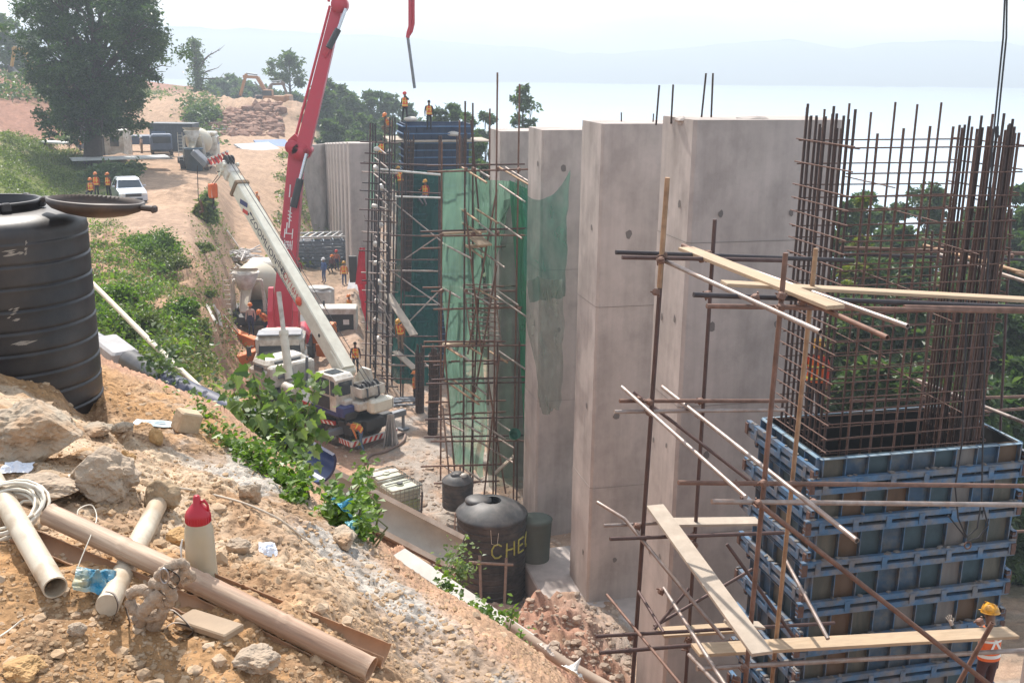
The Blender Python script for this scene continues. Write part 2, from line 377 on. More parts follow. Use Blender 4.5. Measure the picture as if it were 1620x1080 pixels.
def pad(px, py, D, r, dz=0.0):
    global TZ
    p = P(px, py, D); q = np.sqrt((TX - p.x) ** 2 + (TY - p.y) ** 2); w = 1 - ss(r * .7, r * 1.3, q); TZ = TZ * (1 - w) + (p.z + dz + .04 * fbm(TX * 3, TY * 3, 2, 7)) * w
q_ = np.sqrt((TX + 6.6) ** 2 + (TY - 42.8) ** 2); w_ = 1 - ss(4.6, 7.0, q_); TZ = TZ * (1 - w_) + (-15.88 + .05 * fbm(TX * 2, TY * 2, 2, 7)) * w_
pad(777, 958, 29.2, 2.4); pad(777, 985, 27, 1.6); pad(622, 800, 36.4, 2.2); pad(846, 930, 30.5, 1.3)
# tracks on the road
roadm = ss(5.6, 6.4, TG) * (1 - ss(11.2, 11.8, TG)) * band(PXG + (TG - 9) * 8, 215, 440, 22) * ss(5.9, 6.3, TG)
TZ += ss(7.6, 8.4, TG) * (1 - ss(9.2, 9.8, TG)) * (1 - ss(190, 240, PXG)) * fbm(TX * .3, TY * .3, 4, 81, .6) * 1.0
verts = np.stack([TX, TY, TZ], -1).reshape(-1, 3)
nr, nc = TX.shape
ii = (np.arange(nr - 1)[:, None] * nc + np.arange(nc - 1)[None, :]).ravel()
faces = np.stack([ii, ii + 1, ii + nc + 1, ii + nc], -1)
# --- soil colour: where the place has red earth, ochre earth, pale stone dust, worn road or turf
def C(*c): return np.array(c, float)
ochre = C(.44, .26, .13); pale = C(.44, .345, .25); red = C(.29, .155, .11); road = C(.40, .27, .185); turf = C(.11, .14, .035); greyc = C(.36, .33, .295); mud = C(.34, .22, .14)
n_a = fbm(TX * .8, TY * .8, 5, 91, .6); n_b = fbm(TX * 3.1, TY * 3.1, 4, 95, .6); n_f = fbm(TX * .12, TY * .12, 4, 99, .6)
def mixc(base, c, w): return base * (1 - w[..., None]) + c * w[..., None]
colr = np.broadcast_to(ochre, TX.shape + (3,)).copy()
colr = mixc(colr, pale, np.clip(near * ss(-.05, .35, n_a + .5 * n_b + .25 * band(TG, 1.35, 1.98, .15) * ss(250, 420, PXG)), 0, 1) * .85)
colr = mixc(colr, greyc, np.clip(band(TG, 1.62, 2.03, .06) * ss(150, 330, PXG) * ss(-.3, .15, n_a + n_b), 0, 1) * .9)
colr = mixc(colr, mud, np.clip(near * ss(.1, .4, -n_b + n_a * .5), 0, 1) * .6)
sl = ss(1.95, 2.1, TG)
colr = mixc(colr, C(.40, .255, .165), sl)
hill = sl * (1 - ss(5.4, 5.8, TG))
colr = mixc(colr, red * 1.25, hill * ss(-.25, .3, n_a * .6 + n_f) * .8)
turfw = hill * ss(-.42, -.02, n_f * 1.7 + n_a * 1.4 - .14 - ss(330, 420, PXG) * .8) * (1 - ss(3.9, 4.9, TG + (PXG - 300) / 150)) * ss(2.2, 2.9, TG)
colr = mixc(colr, turf, np.clip(turfw, 0, 1) * .9)
flw = ss(5.0, 5.5, TG)
colr = mixc(colr, C(.38, .26, .185), flw)
colr = mixc(colr, road, np.clip(flw * band(PXG, 380, 470, 14), 0, 1))
colr = mixc(colr, greyc * .85, np.clip(flw * ss(520, 620, PXG) * ss(-.25, .2, n_a), 0, 1) * .75 * (1 - ss(9, 10, TG)))
turfl = ss(5.5, 6.1, TG) * (1 - ss(8.5, 8.9, TG + (PXG - 150) / 300)) * (1 - ss(165, 225, PXG))
colr = mixc(colr, turf * 1.15, np.clip(turfl * ss(-.5, .1, n_f + n_a * .4 + .25), 0, 1) * .92)
colr = mixc(colr, road * .95, np.clip(ss(8.6, 9.0, TG) * (1 - ss(9.7, 10.1, TG)) * (1 - ss(235, 300, PXG)), 0, 1))
hillw = ss(9.9, 10.15, TG) * (1 - ss(370, 400, PXG))
colr = mixc(colr, red, np.clip(hillw, 0, 1))
colr = mixc(colr, turf, np.clip(hillw * ss(.12, .35, n_f + n_a * .3 + .22 * band(PXG, 290, 345, 16)), 0, 1) * .7)
colr = mixc(colr, road, np.clip(roadm, 0, 1))
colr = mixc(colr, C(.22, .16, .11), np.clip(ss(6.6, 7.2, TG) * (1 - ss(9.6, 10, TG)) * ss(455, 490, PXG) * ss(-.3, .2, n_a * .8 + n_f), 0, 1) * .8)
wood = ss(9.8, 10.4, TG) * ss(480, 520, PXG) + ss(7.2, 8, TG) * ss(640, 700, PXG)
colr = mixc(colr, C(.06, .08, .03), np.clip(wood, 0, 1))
colr = mixc(colr, C(.09, .12, .05), np.clip(ss(12.2, 12.8, TG), 0, 1))
colr *= (1 + .22 * n_b[..., None] + .18 * n_a[..., None])
colr = np.clip(colr, .01, .8)

def terrain_material():
    m_ = bpy.data.materials.new("earth"); m_.use_nodes = True; t = m_.node_tree; N = t.nodes; K = t.links.new
    b = N["Principled BSDF"]; b.inputs['Roughness'].default_value = .95; b.inputs['Specular IOR Level'].default_value = .15
    va = N.new("ShaderNodeVertexColor"); va.layer_name = "tint"
    tc = N.new("ShaderNodeTexCoord")
    def noise(sc_, det=8, ro=.6):
        n = N.new("ShaderNodeTexNoise"); n.inputs['Scale'].default_value = sc_; n.inputs['Detail'].default_value = det; n.inputs['Roughness'].default_value = ro
        K(tc.outputs['Object'], n.inputs['Vector']); return n
    n1 = noise(2.2, 12, .7); n2 = noise(38, 6)
    vo = N.new("ShaderNodeTexVoronoi"); vo.inputs['Scale'].default_value = 30; K(tc.outputs['Object'], vo.inputs['Vector'])
    vo2 = N.new("ShaderNodeTexVoronoi"); vo2.inputs['Scale'].default_value = 2.3; vo2.feature = 'F1'; K(tc.outputs['Object'], vo2.inputs['Vector'])
    def mr(src, a, b_, lo=.25, hi=.75):
        r = N.new("ShaderNodeMapRange"); r.inputs[1].default_value = lo; r.inputs[2].default_value = hi; r.inputs[3].default_value = a; r.inputs[4].default_value = b_; K(src, r.inputs[0]); return r.outputs[0]
    def mul(a, b_):
        v = N.new("ShaderNodeMath"); v.operation = 'MULTIPLY'; K(a, v.inputs[0]); K(b_, v.inputs[1]); return v.outputs[0]
    f = mul(mul(mr(n1.outputs[0], .68, 1.32), mr(n2.outputs[0], .8, 1.2)), mr(vo.outputs['Color'], .85, 1.18, 0, 1))
    vm = N.new("ShaderNodeVectorMath"); vm.operation = 'SCALE'; K(va.outputs[0], vm.inputs[0]); K(f, vm.inputs['Scale']); K(vm.outputs[0], b.inputs['Base Color'])
    h1 = mr(n1.outputs[0], 0, .06, 0, 1); h2 = mr(n2.outputs[0], 0, .012, 0, 1); h3 = mr(vo.outputs['Distance'], .012, 0, 0, .6); h4 = mr(vo2.outputs['Distance'], .05, 0, 0, .6)
    def add(a, b_):
        v = N.new("ShaderNodeMath"); v.operation = 'ADD'; K(a, v.inputs[0]); K(b_, v.inputs[1]); return v.outputs[0]
    bp = N.new("ShaderNodeBump"); bp.inputs['Strength'].default_value = .8; bp.inputs['Distance'].default_value = 1.0
    K(add(add(h1, h2), add(h3, h4)), bp.inputs['Height']); K(bp.outputs[0], b.inputs['Normal'])
    return m_
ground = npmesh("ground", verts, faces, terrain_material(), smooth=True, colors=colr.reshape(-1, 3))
ground["kind"] = "structure"
BVH = BVHTree.FromPolygons([Vector(v) for v in verts[::1]], [tuple(int(a) for a in f) for f in faces]) if True else None
def gz(x, y, default=-15.7):
    h = BVH.ray_cast(Vector((x, y, 60)), Vector((0, 0, -1)))
    return h[0].z if h[0] is not None else default
def hit(px, py, dmin=0.0):
    d = ray(px, py).normalized()
    h = BVH.ray_cast(d * dmin, d)
    return h[0] if h[0] is not None else P(px, py, 60)
def gnormal(x, y):
    h = BVH.ray_cast(Vector((x, y, 60)), Vector((0, 0, -1)))
    return h[1] if h[0] is not None and h[1].z > 0 else Vector((0, 0, 1))

# ------------------------------------------------------------------ distant fog bank and ridge
def far_things():
    n = 60
    xs = np.linspace(-2600, 2600, 90); ys = np.concatenate([np.linspace(130, 900, 50), np.linspace(950, 2600, 30)])
    X_, Y_ = np.meshgrid(xs, ys)
    Z_ = -44 + fbm(X_ * .008, Y_ * .008, 4, 5) * 4
    vs = np.stack([X_, Y_, Z_], -1).reshape(-1, 3); r_, c_ = X_.shape
    ii_ = (np.arange(r_ - 1)[:, None] * c_ + np.arange(c_ - 1)[None, :]).ravel()
    o = npmesh("valley_fog", vs, np.stack([ii_, ii_ + 1, ii_ + c_ + 1, ii_ + c_], -1), mat("fog_top", (.52, .64, .74), 1.0, var=0.02, vscale=.01, spec=0))
    o["kind"] = "stuff"
    # ridge beyond the fog
    for nm, Dd, tops, cc in (("hills", 2700, [(-600, 50), (0, 45), (300, 42), (560, 55), (700, 66), (800, 72), (900, 82), (980, 86), (1050, 78), (1150, 68), (1250, 64), (1340, 78), (1420, 68), (1480, 62), (1560, 64), (1620, 74), (1750, 66), (2100, 60)], (.07, .10, .09)),):
        px_ = np.linspace(-600, 2100, 260)
        tp = np.interp(px_, [a for a, b in tops], [b for a, b in tops]) + fbm(px_ * .02, px_ * 0, 4, 9) * 5
        vs = []; rows = 8
        for k in range(rows):
            f = k / (rows - 1)
            for a, b in zip(px_, tp):
                q = P(a, b, Dd); base = Vector((q.x, q.y - 380, -120))
                w = base.lerp(q, f); w.z += math.sin(a * .05 + k) * 3 * (1 - f) * f
                vs.append(w)
        for a, b in zip(px_, tp):
            q = P(a, b, Dd); vs.append(Vector((q.x, q.y + 400, -120)))
        c_ = len(px_); r_ = rows + 1
        ii_ = (np.arange(r_ - 1)[:, None] * c_ + np.arange(c_ - 1)[None, :]).ravel()
        o = npmesh(nm, [tuple(v) for v in vs], np.stack([ii_, ii_ + 1, ii_ + c_ + 1, ii_ + c_], -1), mat("ridge_green", cc, .95, var=.3, vscale=.02))
        o["kind"] = "structure"
far_things()
def haze_box():
    b = MB(); b.box((0, 1400, -95), (10000, 3500, 300))
    hz = bpy.data.materials.new("haze_air"); hz.use_nodes = True; t = hz.node_tree; t.nodes.remove(t.nodes["Principled BSDF"])
    pv = t.nodes.new("ShaderNodeVolumePrincipled"); pv.inputs['Color'].default_value = (.80, .90, 1.0, 1); pv.inputs['Density'].default_value = .001; pv.inputs['Anisotropy'].default_value = .2
    t.links.new(pv.outputs[0], t.nodes["Material Output"].inputs['Volume'])
    o = b.build("haze", hz); o["kind"] = "stuff"
haze_box()

# ================================================================== CONCRETE PIERS
PK = 8.93; PW = 3.16; PD = 1.84
AX = Vector((.972, .2333, 0)).normalized(); BX = Vector((-.2333, .972, 0)).normalized()
PROT = Matrix((AX, BX, Vector((0, 0, 1)))).transposed()
def pier_corner(i):
    Dd = PK * (1.792 + .654 * i); return Vector((PK - .24 * Dd, Dd, 0))
def conc_mat():
    m_ = mat("cast_concrete", (.43, .375, .345), .85, var=.10, vscale=.9, bump=.12, bscale=30, stain=(.30, .265, .24), stain_amt=.55, stain_scale=.55, spec=.2)
    t = m_.node_tree; N = t.nodes; K = t.links.new; b = N["Principled BSDF"]
    src = b.inputs['Base Color'].links[0].from_socket
    tc = N.new("ShaderNodeTexCoord")
    def chain(vecscale, sc_, lo, hi, a, bb):
        mp_ = N.new("ShaderNodeMapping"); mp_.inputs['Scale'].default_value = vecscale; K(tc.outputs['Object'], mp_.inputs[0])
        n = N.new("ShaderNodeTexNoise"); n.inputs['Scale'].default_value = sc_; n.inputs['Detail'].default_value = 9; n.inputs['Roughness'].default_value = .65; K(mp_.outputs[0], n.inputs['Vector'])
        r = N.new("ShaderNodeMapRange"); r.inputs[1].default_value = lo; r.inputs[2].default_value = hi; r.inputs[3].default_value = a; r.inputs[4].default_value = bb; K(n.outputs[0], r.inputs[0]); return r.outputs[0]
    c1 = chain((1, 1, .07), 2.2, .3, .75, 1.12, .84)       # vertical run-off
    c2 = chain((1, 1, .7), .9, .46, .72, 1.06, .76)        # blotches
    mm = N.new("ShaderNodeMath"); mm.operation = 'MULTIPLY'; K(c1, mm.inputs[0]); K(c2, mm.inputs[1])
    vm = N.new("ShaderNodeVectorMath"); vm.operation = 'SCALE'; K(src, vm.inputs[0]); K(mm.outputs[0], vm.inputs['Scale']); K(vm.outputs[0], b.inputs['Base Color'])
    return m_
CONC = conc_mat()
TIEM = mat("tie_hole_patch", (.16, .14, .13), .95)
SEAM = mat("pour_joint", (.22, .195, .175), .95)
def pier(i, ztop, zbot, seams=(), holes=(), label="", W=PW, Dp=PD, group="finished concrete piers in the row", corner=None):
    c = corner if corner is not None else pier_corner(i)
    e = empty("concrete_pier", (c.x, c.y, zbot), math.atan2(AX.y, AX.x), label, "pier", group)
    H = ztop - zbot; ch = .07
    ring = [(ch, 0), (W - ch, 0), (W, ch), (W, Dp - ch), (W - ch, Dp), (ch, Dp), (0, Dp - ch), (0, ch)]
    b = MB(); n = 8
    levels = [0] + sorted([s_ for s_ in seams]) + [H]
    # lifts: each lift of concrete slightly offset from the one below
    for k in range(len(levels) - 1):
        z0, z1 = levels[k], levels[k + 1]; off = .006 * (k % 2)
        vs = [Vector((x + (off if x < W / 2 else -off), y + (off if y < Dp / 2 else -off), z)) for z in (z0, z1) for x, y in ring]
        fs = [(j, (j + 1) % n, n + (j + 1) % n, n + j) for j in range(n)]
        fs.append(tuple(range(n, 2 * n)))
        b.add(vs, fs)
    # rough top
    b.build("shaft", CONC, e)
    for s_ in seams:
        j = MB(); w0, w1 = -.005, .07
        j.add([Vector((x * (1 if z else 1), y, s_ + z)) for z in (-.007, .007) for x, y in ((-.005, Dp - .07), (-.005, .068), (.068, -.005), (W - .07, -.005))], [(0, 1, 5, 4), (1, 2, 6, 5), (2, 3, 7, 6)]); j.build("pour_joint", SEAM, e)
    if holes:
        for (face, u, z) in holes:
            hb = MB()
            r_ = .055 + .035 * random.random(); n_ = 9
            pts = []
            for k in range(n_):
                t = 2 * math.pi * k / n_; rr = r_ * (1 + .5 * (random.random() - .5)); du, dz = math.cos(t) * rr, math.sin(t) * rr * 1.35
                pts.append(Vector((u + du, -.009, z + dz)) if face == 'f' else Vector((-.009, u + du, z + dz)))
            hb.add(pts, [tuple(range(n_)) if face == 'f' else tuple(range(n_ - 1, -1, -1))])
            hb.build("tie_hole_patch", TIEM, e)
    return e
def ztop_at(i, py):
    c = pier_corner(i)
    # solve px such that P.x/D = c.x/D
    px = 810 + 1650 * c.x / c.y
    q = P(px, py, c.y); px += (c.x - q.x) / c.y * 1650; return P(px, py, c.y).z
FLOORZ = -15.75
def hset(H, rows, W=PW):
    out = []
    for z in rows:
        for u in (.75, W - .85):
            out.append(('f', u + random.uniform(-.1, .1), z + random.uniform(-.06, .06)))
        out.append(('l', .55 + random.uniform(-.08, .08), z + .1)); out.append(('l', 1.3 + random.uniform(-.08, .08), z - .05))
    return out
z1 = ztop_at(1, 190); z2 = ztop_at(2, 196); z3 = ztop_at(3, 206); z4 = ztop_at(4, 208)
H1 = z1 - FLOORZ + .5
pier(1, z1, FLOORZ - .5, [H1 - 9.3, H1 - 6.2, H1 - 2.55], hset(H1, [H1 - 1.9, H1 - 4.4, H1 - 7.4, H1 - 10.2]), "tall concrete pier between the open rebar cage and the next finished pier", W=3.42)
H2 = z2 - FLOORZ + .5
pier(2, z2, FLOORZ - .5, [H2 - 10.2, H2 - 4.9], hset(H2, [H2 - 2.9, H2 - 8, H2 - 12.5])[::2], "tall concrete pier with its foot in view on rubble, right beside the green netting")
H3 = z3 - FLOORZ + 1
pier(3, z3, FLOORZ - 1, [H3 - 9, H3 - 4.5], hset(H3, [H3 - 1.2, H3 - 6.5])[::2], "concrete pier half veiled by sagging green safety net, behind the grimy black tank")
H4 = z4 - FLOORZ + 1.5
pier(4, z4, FLOORZ - 1.5, [H4 - 8, H4 - 4.2], [], "concrete pier standing behind the net hung rusty scaffold tower")
zf = P(551, 227, 71).z
proto = None
for i in range(8):
    t_ = i / 7; q_ = P(551, 227, 71).lerp(P(515, 228, 99), t_)
    if proto is None:
        proto = pier(16, zf, -17.5, [5.2], [], "narrow looking far concrete pier in the close set row behind the red boom", group="far concrete piers", corner=q_, W=2.0, Dp=1.6)
        proto["label"] = "nearest of the far concrete piers, broad pale side in full view beyond the red boom"
    else:
        o = copy_tree(proto); o.location = (q_.x, q_.y, -17.5 + (q_.z - zf)); o["label"] = "far concrete pier seen edge on in the close set row beyond the red boom"
# far end wall, wing shaped
def wing_wall():
    c = pier_corner(24); e = MB()
    q0 = Vector((c.x + .5, c.y, 0)); 
    a = P(515, 228, 100); b_ = P(470, 231, 97)
    lo1 = P(521, 385, 100); lo2 = P(499, 380, 97)
    e.prism([a, b_, lo2 + Vector((0, 0, -.5)), lo1 + Vector((0, 0, -.5))], (.4, 1.2, 0))
    o = e.build("wing_wall", CONC); tag(o, "grey concrete wing wall with sloping foot at the far end of the pier row", "retaining wall")
wing_wall()
# foundation slabs under near piers
def footing():
    e = MB(); c = pier_corner(2); R = PROT
    cc = c + AX * (PW / 2 - .35) + BX * (PD / 2 + .2)
    e.box((cc.x, cc.y, -15.75), (PW + 1.7, PD + 3.4, .9), R, .04)
    o = e.build("pier_footing", CONC); tag(o, "low concrete footing slab projecting from the foot of the pier, dusted with rubble", "footing")
footing()
# starter bars standing on pier heads
RUST = mat("rusty_steel", (.125, .07, .055), .8, .3, var=.3, vscale=14, stain=(.18, .115, .09), stain_scale=9, bump=.1, bscale=90)
RUSTD = mat("dark_rebar", (.075, .052, .047), .75, .4, var=.3, vscale=12)
STEELD = mat("dark_steel", (.045, .045, .05), .6, .5, var=.25)
def starters():
    for (px, y0, y1, i, lean) in ((1040, 135, 188, 1, 3), (1063, 134, 186, 1, 2), (1112, 116, 188, 1, 5), (1126, 116, 188, 1, 2), (983, 178, 196, 2, 0), (1033, 180, 196, 2, 1)):
        D_ = pier_corner(i).y + 1.2
        b = MB(); b.cyl(P(px - lean * .7, y1 + 10, D_), P(px + lean, y0, D_), .022 if i == 1 else .02, 6)
        o = b.build("starter_bar", RUSTD); tag(o, "bare steel bar sticking up from the top of a finished pier", "steel bar", "starter bars on the pier tops")
    for px, w, i in ((1078, 12, 1), (1195, 38, 1), (950, 8, 2)):
        D_ = pier_corner(i).y + .8; b = MB(); rock_into(b, P(px, 188 if i == 1 else 196, D_) + Vector((0, 0, -.03)), (w / 1650 * D_ * .8, .25, .09), 3)
        o = b.build("mortar_lump", CONC); tag(o, {1078: "small lump of leftover mortar on the left corner of the tallest pier top", 1195: "long flat heap of mortar debris on the middle of the tallest pier top", 950: "tiny mortar lump on top of the second tall pier"}[px], "mortar lump")

def rock_into(b, c, size, seed=0, sub=2, mi=0, smooth=False, rough=.35):
    import bmesh
    bm = bmesh.new(); bmesh.ops.create_icosphere(bm, subdivisions=sub, radius=1.0)
    rs = random.Random(seed); off = rs.random() * 100
    from mathutils import noise as _n
    rot = Euler((rs.random() * 6, rs.random() * 6, rs.random() * 6)).to_matrix()
    for v in bm.verts:
        p = rot @ v.co
        d = 1 + rough * _n.noise(p * 1.3 + Vector((off, 0, 0))) * 1.6 + rough * .5 * _n.noise(p * 3.4 + Vector((0, off, 0))) + rough * .25 * _n.noise(p * 8 + Vector((0, off, 0))) + (rough * .22 * _n.noise(p * 17 + Vector((0, off, 3))) if sub > 3 else 0)
        # facet planes
        v.co = v.co * d
        for nrm in ((.6, .3, .75), (-.7, .5, .5), (.2, -.9, .4), (-.3, -.5, .8)):
            nn = rot @ Vector(nrm); k = v.co.dot(nn)
            if k > .82: v.co -= nn * (k - .82) * .8
    c = Vector(c); vs = [(c.x + v.co.x * size[0], c.y + v.co.y * size[1], c.z + v.co.z * size[2]) for v in bm.verts]
    fs = [tuple(v.index for v in f.verts) for f in bm.faces]; bm.free()
    b.add(vs, fs, smooth, mi)
starters()
# ================================================================== NEAR COLUMN: formwork box, rebar cage, scaffold
C0 = pier_corner(0); C0.z = 0
def L0(u, v, z): return C0 + AX * u + BX * v + Vector((0, 0, z))
ZR = P(1310, 722, C0.y).z                      # rim of the steel form
BLUE = mat("form_blue_paint", (.06, .14, .25), .55, .2, var=.3, vscale=5, stain=(.20, .17, .14), stain_scale=3.2, stain_amt=.75, bump=.1, bscale=60)
BLUE_P = mat("form_pale_edge", (.20, .30, .38), .5, .2, var=.25, vscale=8, stain=(.30, .27, .24), stain_scale=6)
FM = [mat("form_face_blue", (.035, .075, .13), .6, .2, var=.35, vscale=3, stain=(.13, .13, .12), stain_scale=2.5, stain_amt=.8),
      mat("form_face_olive", (.085, .085, .07), .65, .2, var=.35, vscale=3, stain=(.22, .18, .13), stain_scale=4, stretch=(1, 1, .25)),
      mat("form_face_rust", (.13, .075, .04), .7, .2, var=.35, vscale=4, stain=(.08, .06, .05), stain_scale=4, stretch=(1, 1, .3)),
      mat("form_face_cement", (.19, .17, .155), .8, .1, var=.3, vscale=4, stain=(.12, .12, .12), stain_scale=5, stretch=(1, 1, .2)),
      mat("form_face_teal", (.04, .07, .085), .6, .2, var=.3, vscale=3)]
def near_form():
    e = empty("column_formwork", tuple(L0(0, 0, FLOORZ)), math.atan2(AX.y, AX.x), "big open topped box of blue steel shuttering in use round the rebar cage", "formwork")
    o = lambda z: z - FLOORZ
    W0, W1, V0, V1 = -.02, PW + .52, -.02, PD + .10
    top = ZR; bot = FLOORZ
    rs = random.Random(4)
    rowh = .72
    def face(axis):
        b = MB(); f = MB()
        if axis in ('front', 'rear'): span = (W0, W1); fx = V0 if axis == 'front' else V1; sg = -1 if axis == 'front' else 1
        else: span = (V0, V1); fx = W0 if axis == 'left' else W1; sg = -1 if axis == 'left' else 1
        n = 9 if axis in ('front', 'rear') else 5
        z = o(top); r = 0
        def pt(s, d, zz): return Vector((s, fx + sg * d, zz)) if axis in ('front', 'rear') else Vector((fx + sg * d, s, zz))
        colmat = [rs.choice([0, 0, 1, 3, 4]) for _ in range(n)]
        if axis == 'front': colmat = [1, 2, 4, 0, 0, 4, 3, 0, 1]
        while z > .2:
            z0 = max(z - (rowh if r else .60), 0)
            for k in range(n):
                s0 = span[0] + (span[1] - span[0]) * k / n; s1 = span[0] + (span[1] - span[0]) * (k + 1) / n
                mi_ = colmat[k] if rs.random() < .72 else rs.choice([0, 1, 2, 3, 4])
                if z0 < 2.8 and axis == 'front' and rs.random() < .7: mi_ = 0
                c = (pt(s0, .0, z0) + pt(s1, .012, z)) / 2
                sz = (abs(s1 - s0) - .004, .012, z - z0) if axis in ('front', 'rear') else (.012, abs(s1 - s0) - .004, z - z0)
                b.box(c, sz, mi=mi_)
                # rib
                c = (pt(s0 - .012, .012, z0) + pt(s0 + .012, .085, z)) / 2
                sz = (.016, .075, z - z0 - .012) if axis in ('front', 'rear') else (.075, .016, z - z0 - .012)
                f.box(c, sz, mi=0)
            # rails top and bottom of the panel row
            for zz in (z - .02, z0 + .02):
                c = pt((span[0] + span[1]) / 2, .045, zz); sz = (span[1] - span[0] + .1, .09, .012) if axis in ('front', 'rear') else (.09, span[1] - span[0], .012)
                f.box(c, sz, mi=1 if (r == 0 and zz > z - .1) else 0)
            z = z0; r += 1
        nm = {'front': "front_panel", 'rear': "rear_panel", 'left': "side_panel", 'right': "side_panel"}[axis]
        pn = b.build(nm, FM, e); f.build("rib_frame", [BLUE, BLUE_P], pn)
    for a_ in ('front', 'rear', 'left', 'right'): face(a_)
    shade_mat = mat('form_inner_shade', (.018, .016, .016), .9, var=.3)  # near-black sheets added inside the box, its interior shade put into their colour
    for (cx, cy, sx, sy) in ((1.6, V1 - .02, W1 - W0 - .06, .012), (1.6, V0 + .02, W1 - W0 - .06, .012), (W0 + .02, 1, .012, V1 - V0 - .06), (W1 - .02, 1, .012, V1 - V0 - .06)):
        b = MB(); b.box(((W0 + W1) / 2 if sx > 1 else cx, cy if sx > 1 else (V0 + V1) / 2, o(top) - 2.02), (sx, sy, 4.0)); b.build('inner_shade_sheet', shade_mat, e)
    # walers: paired channels with spacer plates, running past the corners
    z = o(top) - .46; k = 0
    while z > .3:
        for (axis, lo, hi, fx, sg) in (('f', W0 - .28, W1 + .12, V0, -1), ('l', V0 - .12, V1 + .42, W0, -1), ('r', V0 - .1, V1 + .3, W1, 1), ('b', W0 - .1, W1 + .2, V1, 1)):
            b = MB()
            zz = z + (.0 if axis in 'fb' else .16)
            for dz in (-.085, .085):
                if axis in 'fb':
                    b.box(((lo + hi) / 2, fx + sg * .165, zz + dz), (hi - lo, .014, .10)); b.box(((lo + hi) / 2, fx + sg * .125, zz + dz + .045), (hi - lo, .075, .012)); b.box(((lo + hi) / 2, fx + sg * .125, zz + dz - .045), (hi - lo, .075, .012))
                else:
                    b.box((fx + sg * .165, (lo + hi) / 2, zz + dz), (.014, hi - lo, .10)); b.box((fx + sg * .125, (lo + hi) / 2, zz + dz + .045), (.075, hi - lo, .012)); b.box((fx + sg * .125, (lo + hi) / 2, zz + dz - .045), (.075, hi - lo, .012))
            s_ = lo + .3
            while s_ < hi:
                if axis in 'fb': b.box((s_, fx + sg * .178, zz), (.10, .014, .19))
                else: b.box((fx + sg * .178, s_, zz), (.014, .10, .19))
                s_ += .62 if axis in 'fb' else .45
            # end plates, wedges and bolts
            for s_ in (lo + .05, hi - .05):
                if axis in 'fb': b.box((s_, fx + sg * .15, zz), (.09, .10, .20), mi=1)
                else: b.box((fx + sg * .15, s_, zz), (.10, .09, .20), mi=1)
            w = b.build("waler", [BLUE, RUST], e)
            m_ = MB()
            for q in range(14 if axis in 'fb' else 9):
                t = lo + (hi - lo) * rs.random(); sz = (rs.uniform(.02, .09), rs.uniform(.03, .06), rs.uniform(.01, .03))
                pnt = (t, fx + sg * (.12 + rs.uniform(-.02, .03)), zz + .145) if axis in 'fb' else (fx + sg * (.12 + rs.uniform(-.02, .03)), t, zz + .145)
                rock_into(m_, pnt, sz, rs.randint(0, 999), 1)
            mm_ = m_.build("mortar_crust", FM[3], w); mm_["kind"] = "stuff"
        z -= .75 if k else .72; k += 1
    # corner angles
    for (x, y) in ((W0, V0), (W1, V0), (W0, V1), (W1, V1)):
        b = MB(); sx = -1 if x < 1 else 1; sy = -1 if y < .5 else 1
        b.box((x + sx * .05, y + sy * .012, o(top) / 2), (.10, .02, o(top) - .03)); b.box((x + sx * .012, y + sy * .05, o(top) / 2), (.02, .10, o(top) - .03))
        b.build("corner_angle", BLUE, e)
near_form()

def near_cage():
    zt = P(1335, 205, C0.y).z; zb = ZR - 1.6
    e = empty("rebar_cage", tuple(L0(0, 0, zb)), math.atan2(AX.y, AX.x), "tall open cage of rusty reinforcing bars rising out of the blue steel form", "rebar cage")
    rs = random.Random(11); H = zt - zb
    nb = 0
    def bar(x, y, h, r=.021, lean=0, m_=RUSTD):
        b = MB(); b.tube([(x, y, 0), (x + lean * .5, y, h * .5), (x + lean, y, h)], r, 6); b.build("vertical_bar", m_, e)
    # dense left side
    for k in range(10):
        y = .14 + k * .165
        for q in (0, 1):
            bar(.10 + q * .02, y + q * .03, H + rs.uniform(-.05, .32), .022, rs.uniform(-.02, .02), RUSTD)
    pass
    # front and rear sparse rows
    for k in range(6):
        x = .52 + k * .43
        bar(x, .12, H - .0 + rs.uniform(-.12, .05), .021, rs.uniform(-.03, .03), RUST)
        bar(x - .02, 1.70, H + .30 + rs.uniform(-.12, .05), .019, rs.uniform(-.03, .03), RUST)
    # right side
    for k in range(9):
        y = .14 + k * .18
        for q in (0, 1): bar(PW - .12 - q * .06, y, H + rs.uniform(-.1, .2), .022, rs.uniform(-.03, .03), RUSTD if k % 2 else RUST)
    for k in range(3): bar(PW - .25 - k * .11, .12, H + rs.uniform(-.1, .25), .022)
    z = H - .28; k = 0
    while z > .1:
        b = MB(); g = .10; s1 = rs.uniform(-.02, .02); s2 = rs.uniform(-.03, .03)
        x0, x1, y0, y1 = .07, PW - .07, .09, PD - .1
        b.tube([(x0 - .06, y0, z + s1), (x1 + .05, y0, z + s2)], .0125, 5); b.tube([(x0, y1, z + s1), (x1 + .05, y1, z + s2)], .0125, 5)
        b.tube([(x0, y0 - .08, z + .02), (x0, y1 + .08, z + .02)], .0125, 5); b.tube([(x1, y0 - .05, z + .02), (x1, y1 + .1, z + .02)], .0125, 5)
        if k % 2 == 0: b.tube([(x0 + .14, y0 + .02, z - .02), (x0 + .16, y1, z - .02)], .011, 5)
        o = b.build("hoop_bar", RUST, e)
        z -= (.36 if k < 2 else .235) + rs.uniform(-.02, .02); k += 1
    # cross link bars between
    for k in range(8):
        z = H - .9 - k * .55; b = MB(); x = .9 + (k * .83) % 2.0
        b.tube([(x, .12, z), (x + .02, 1.7, z + .02)], .011, 5); b.build("link_bar", RUST, e)
near_cage()

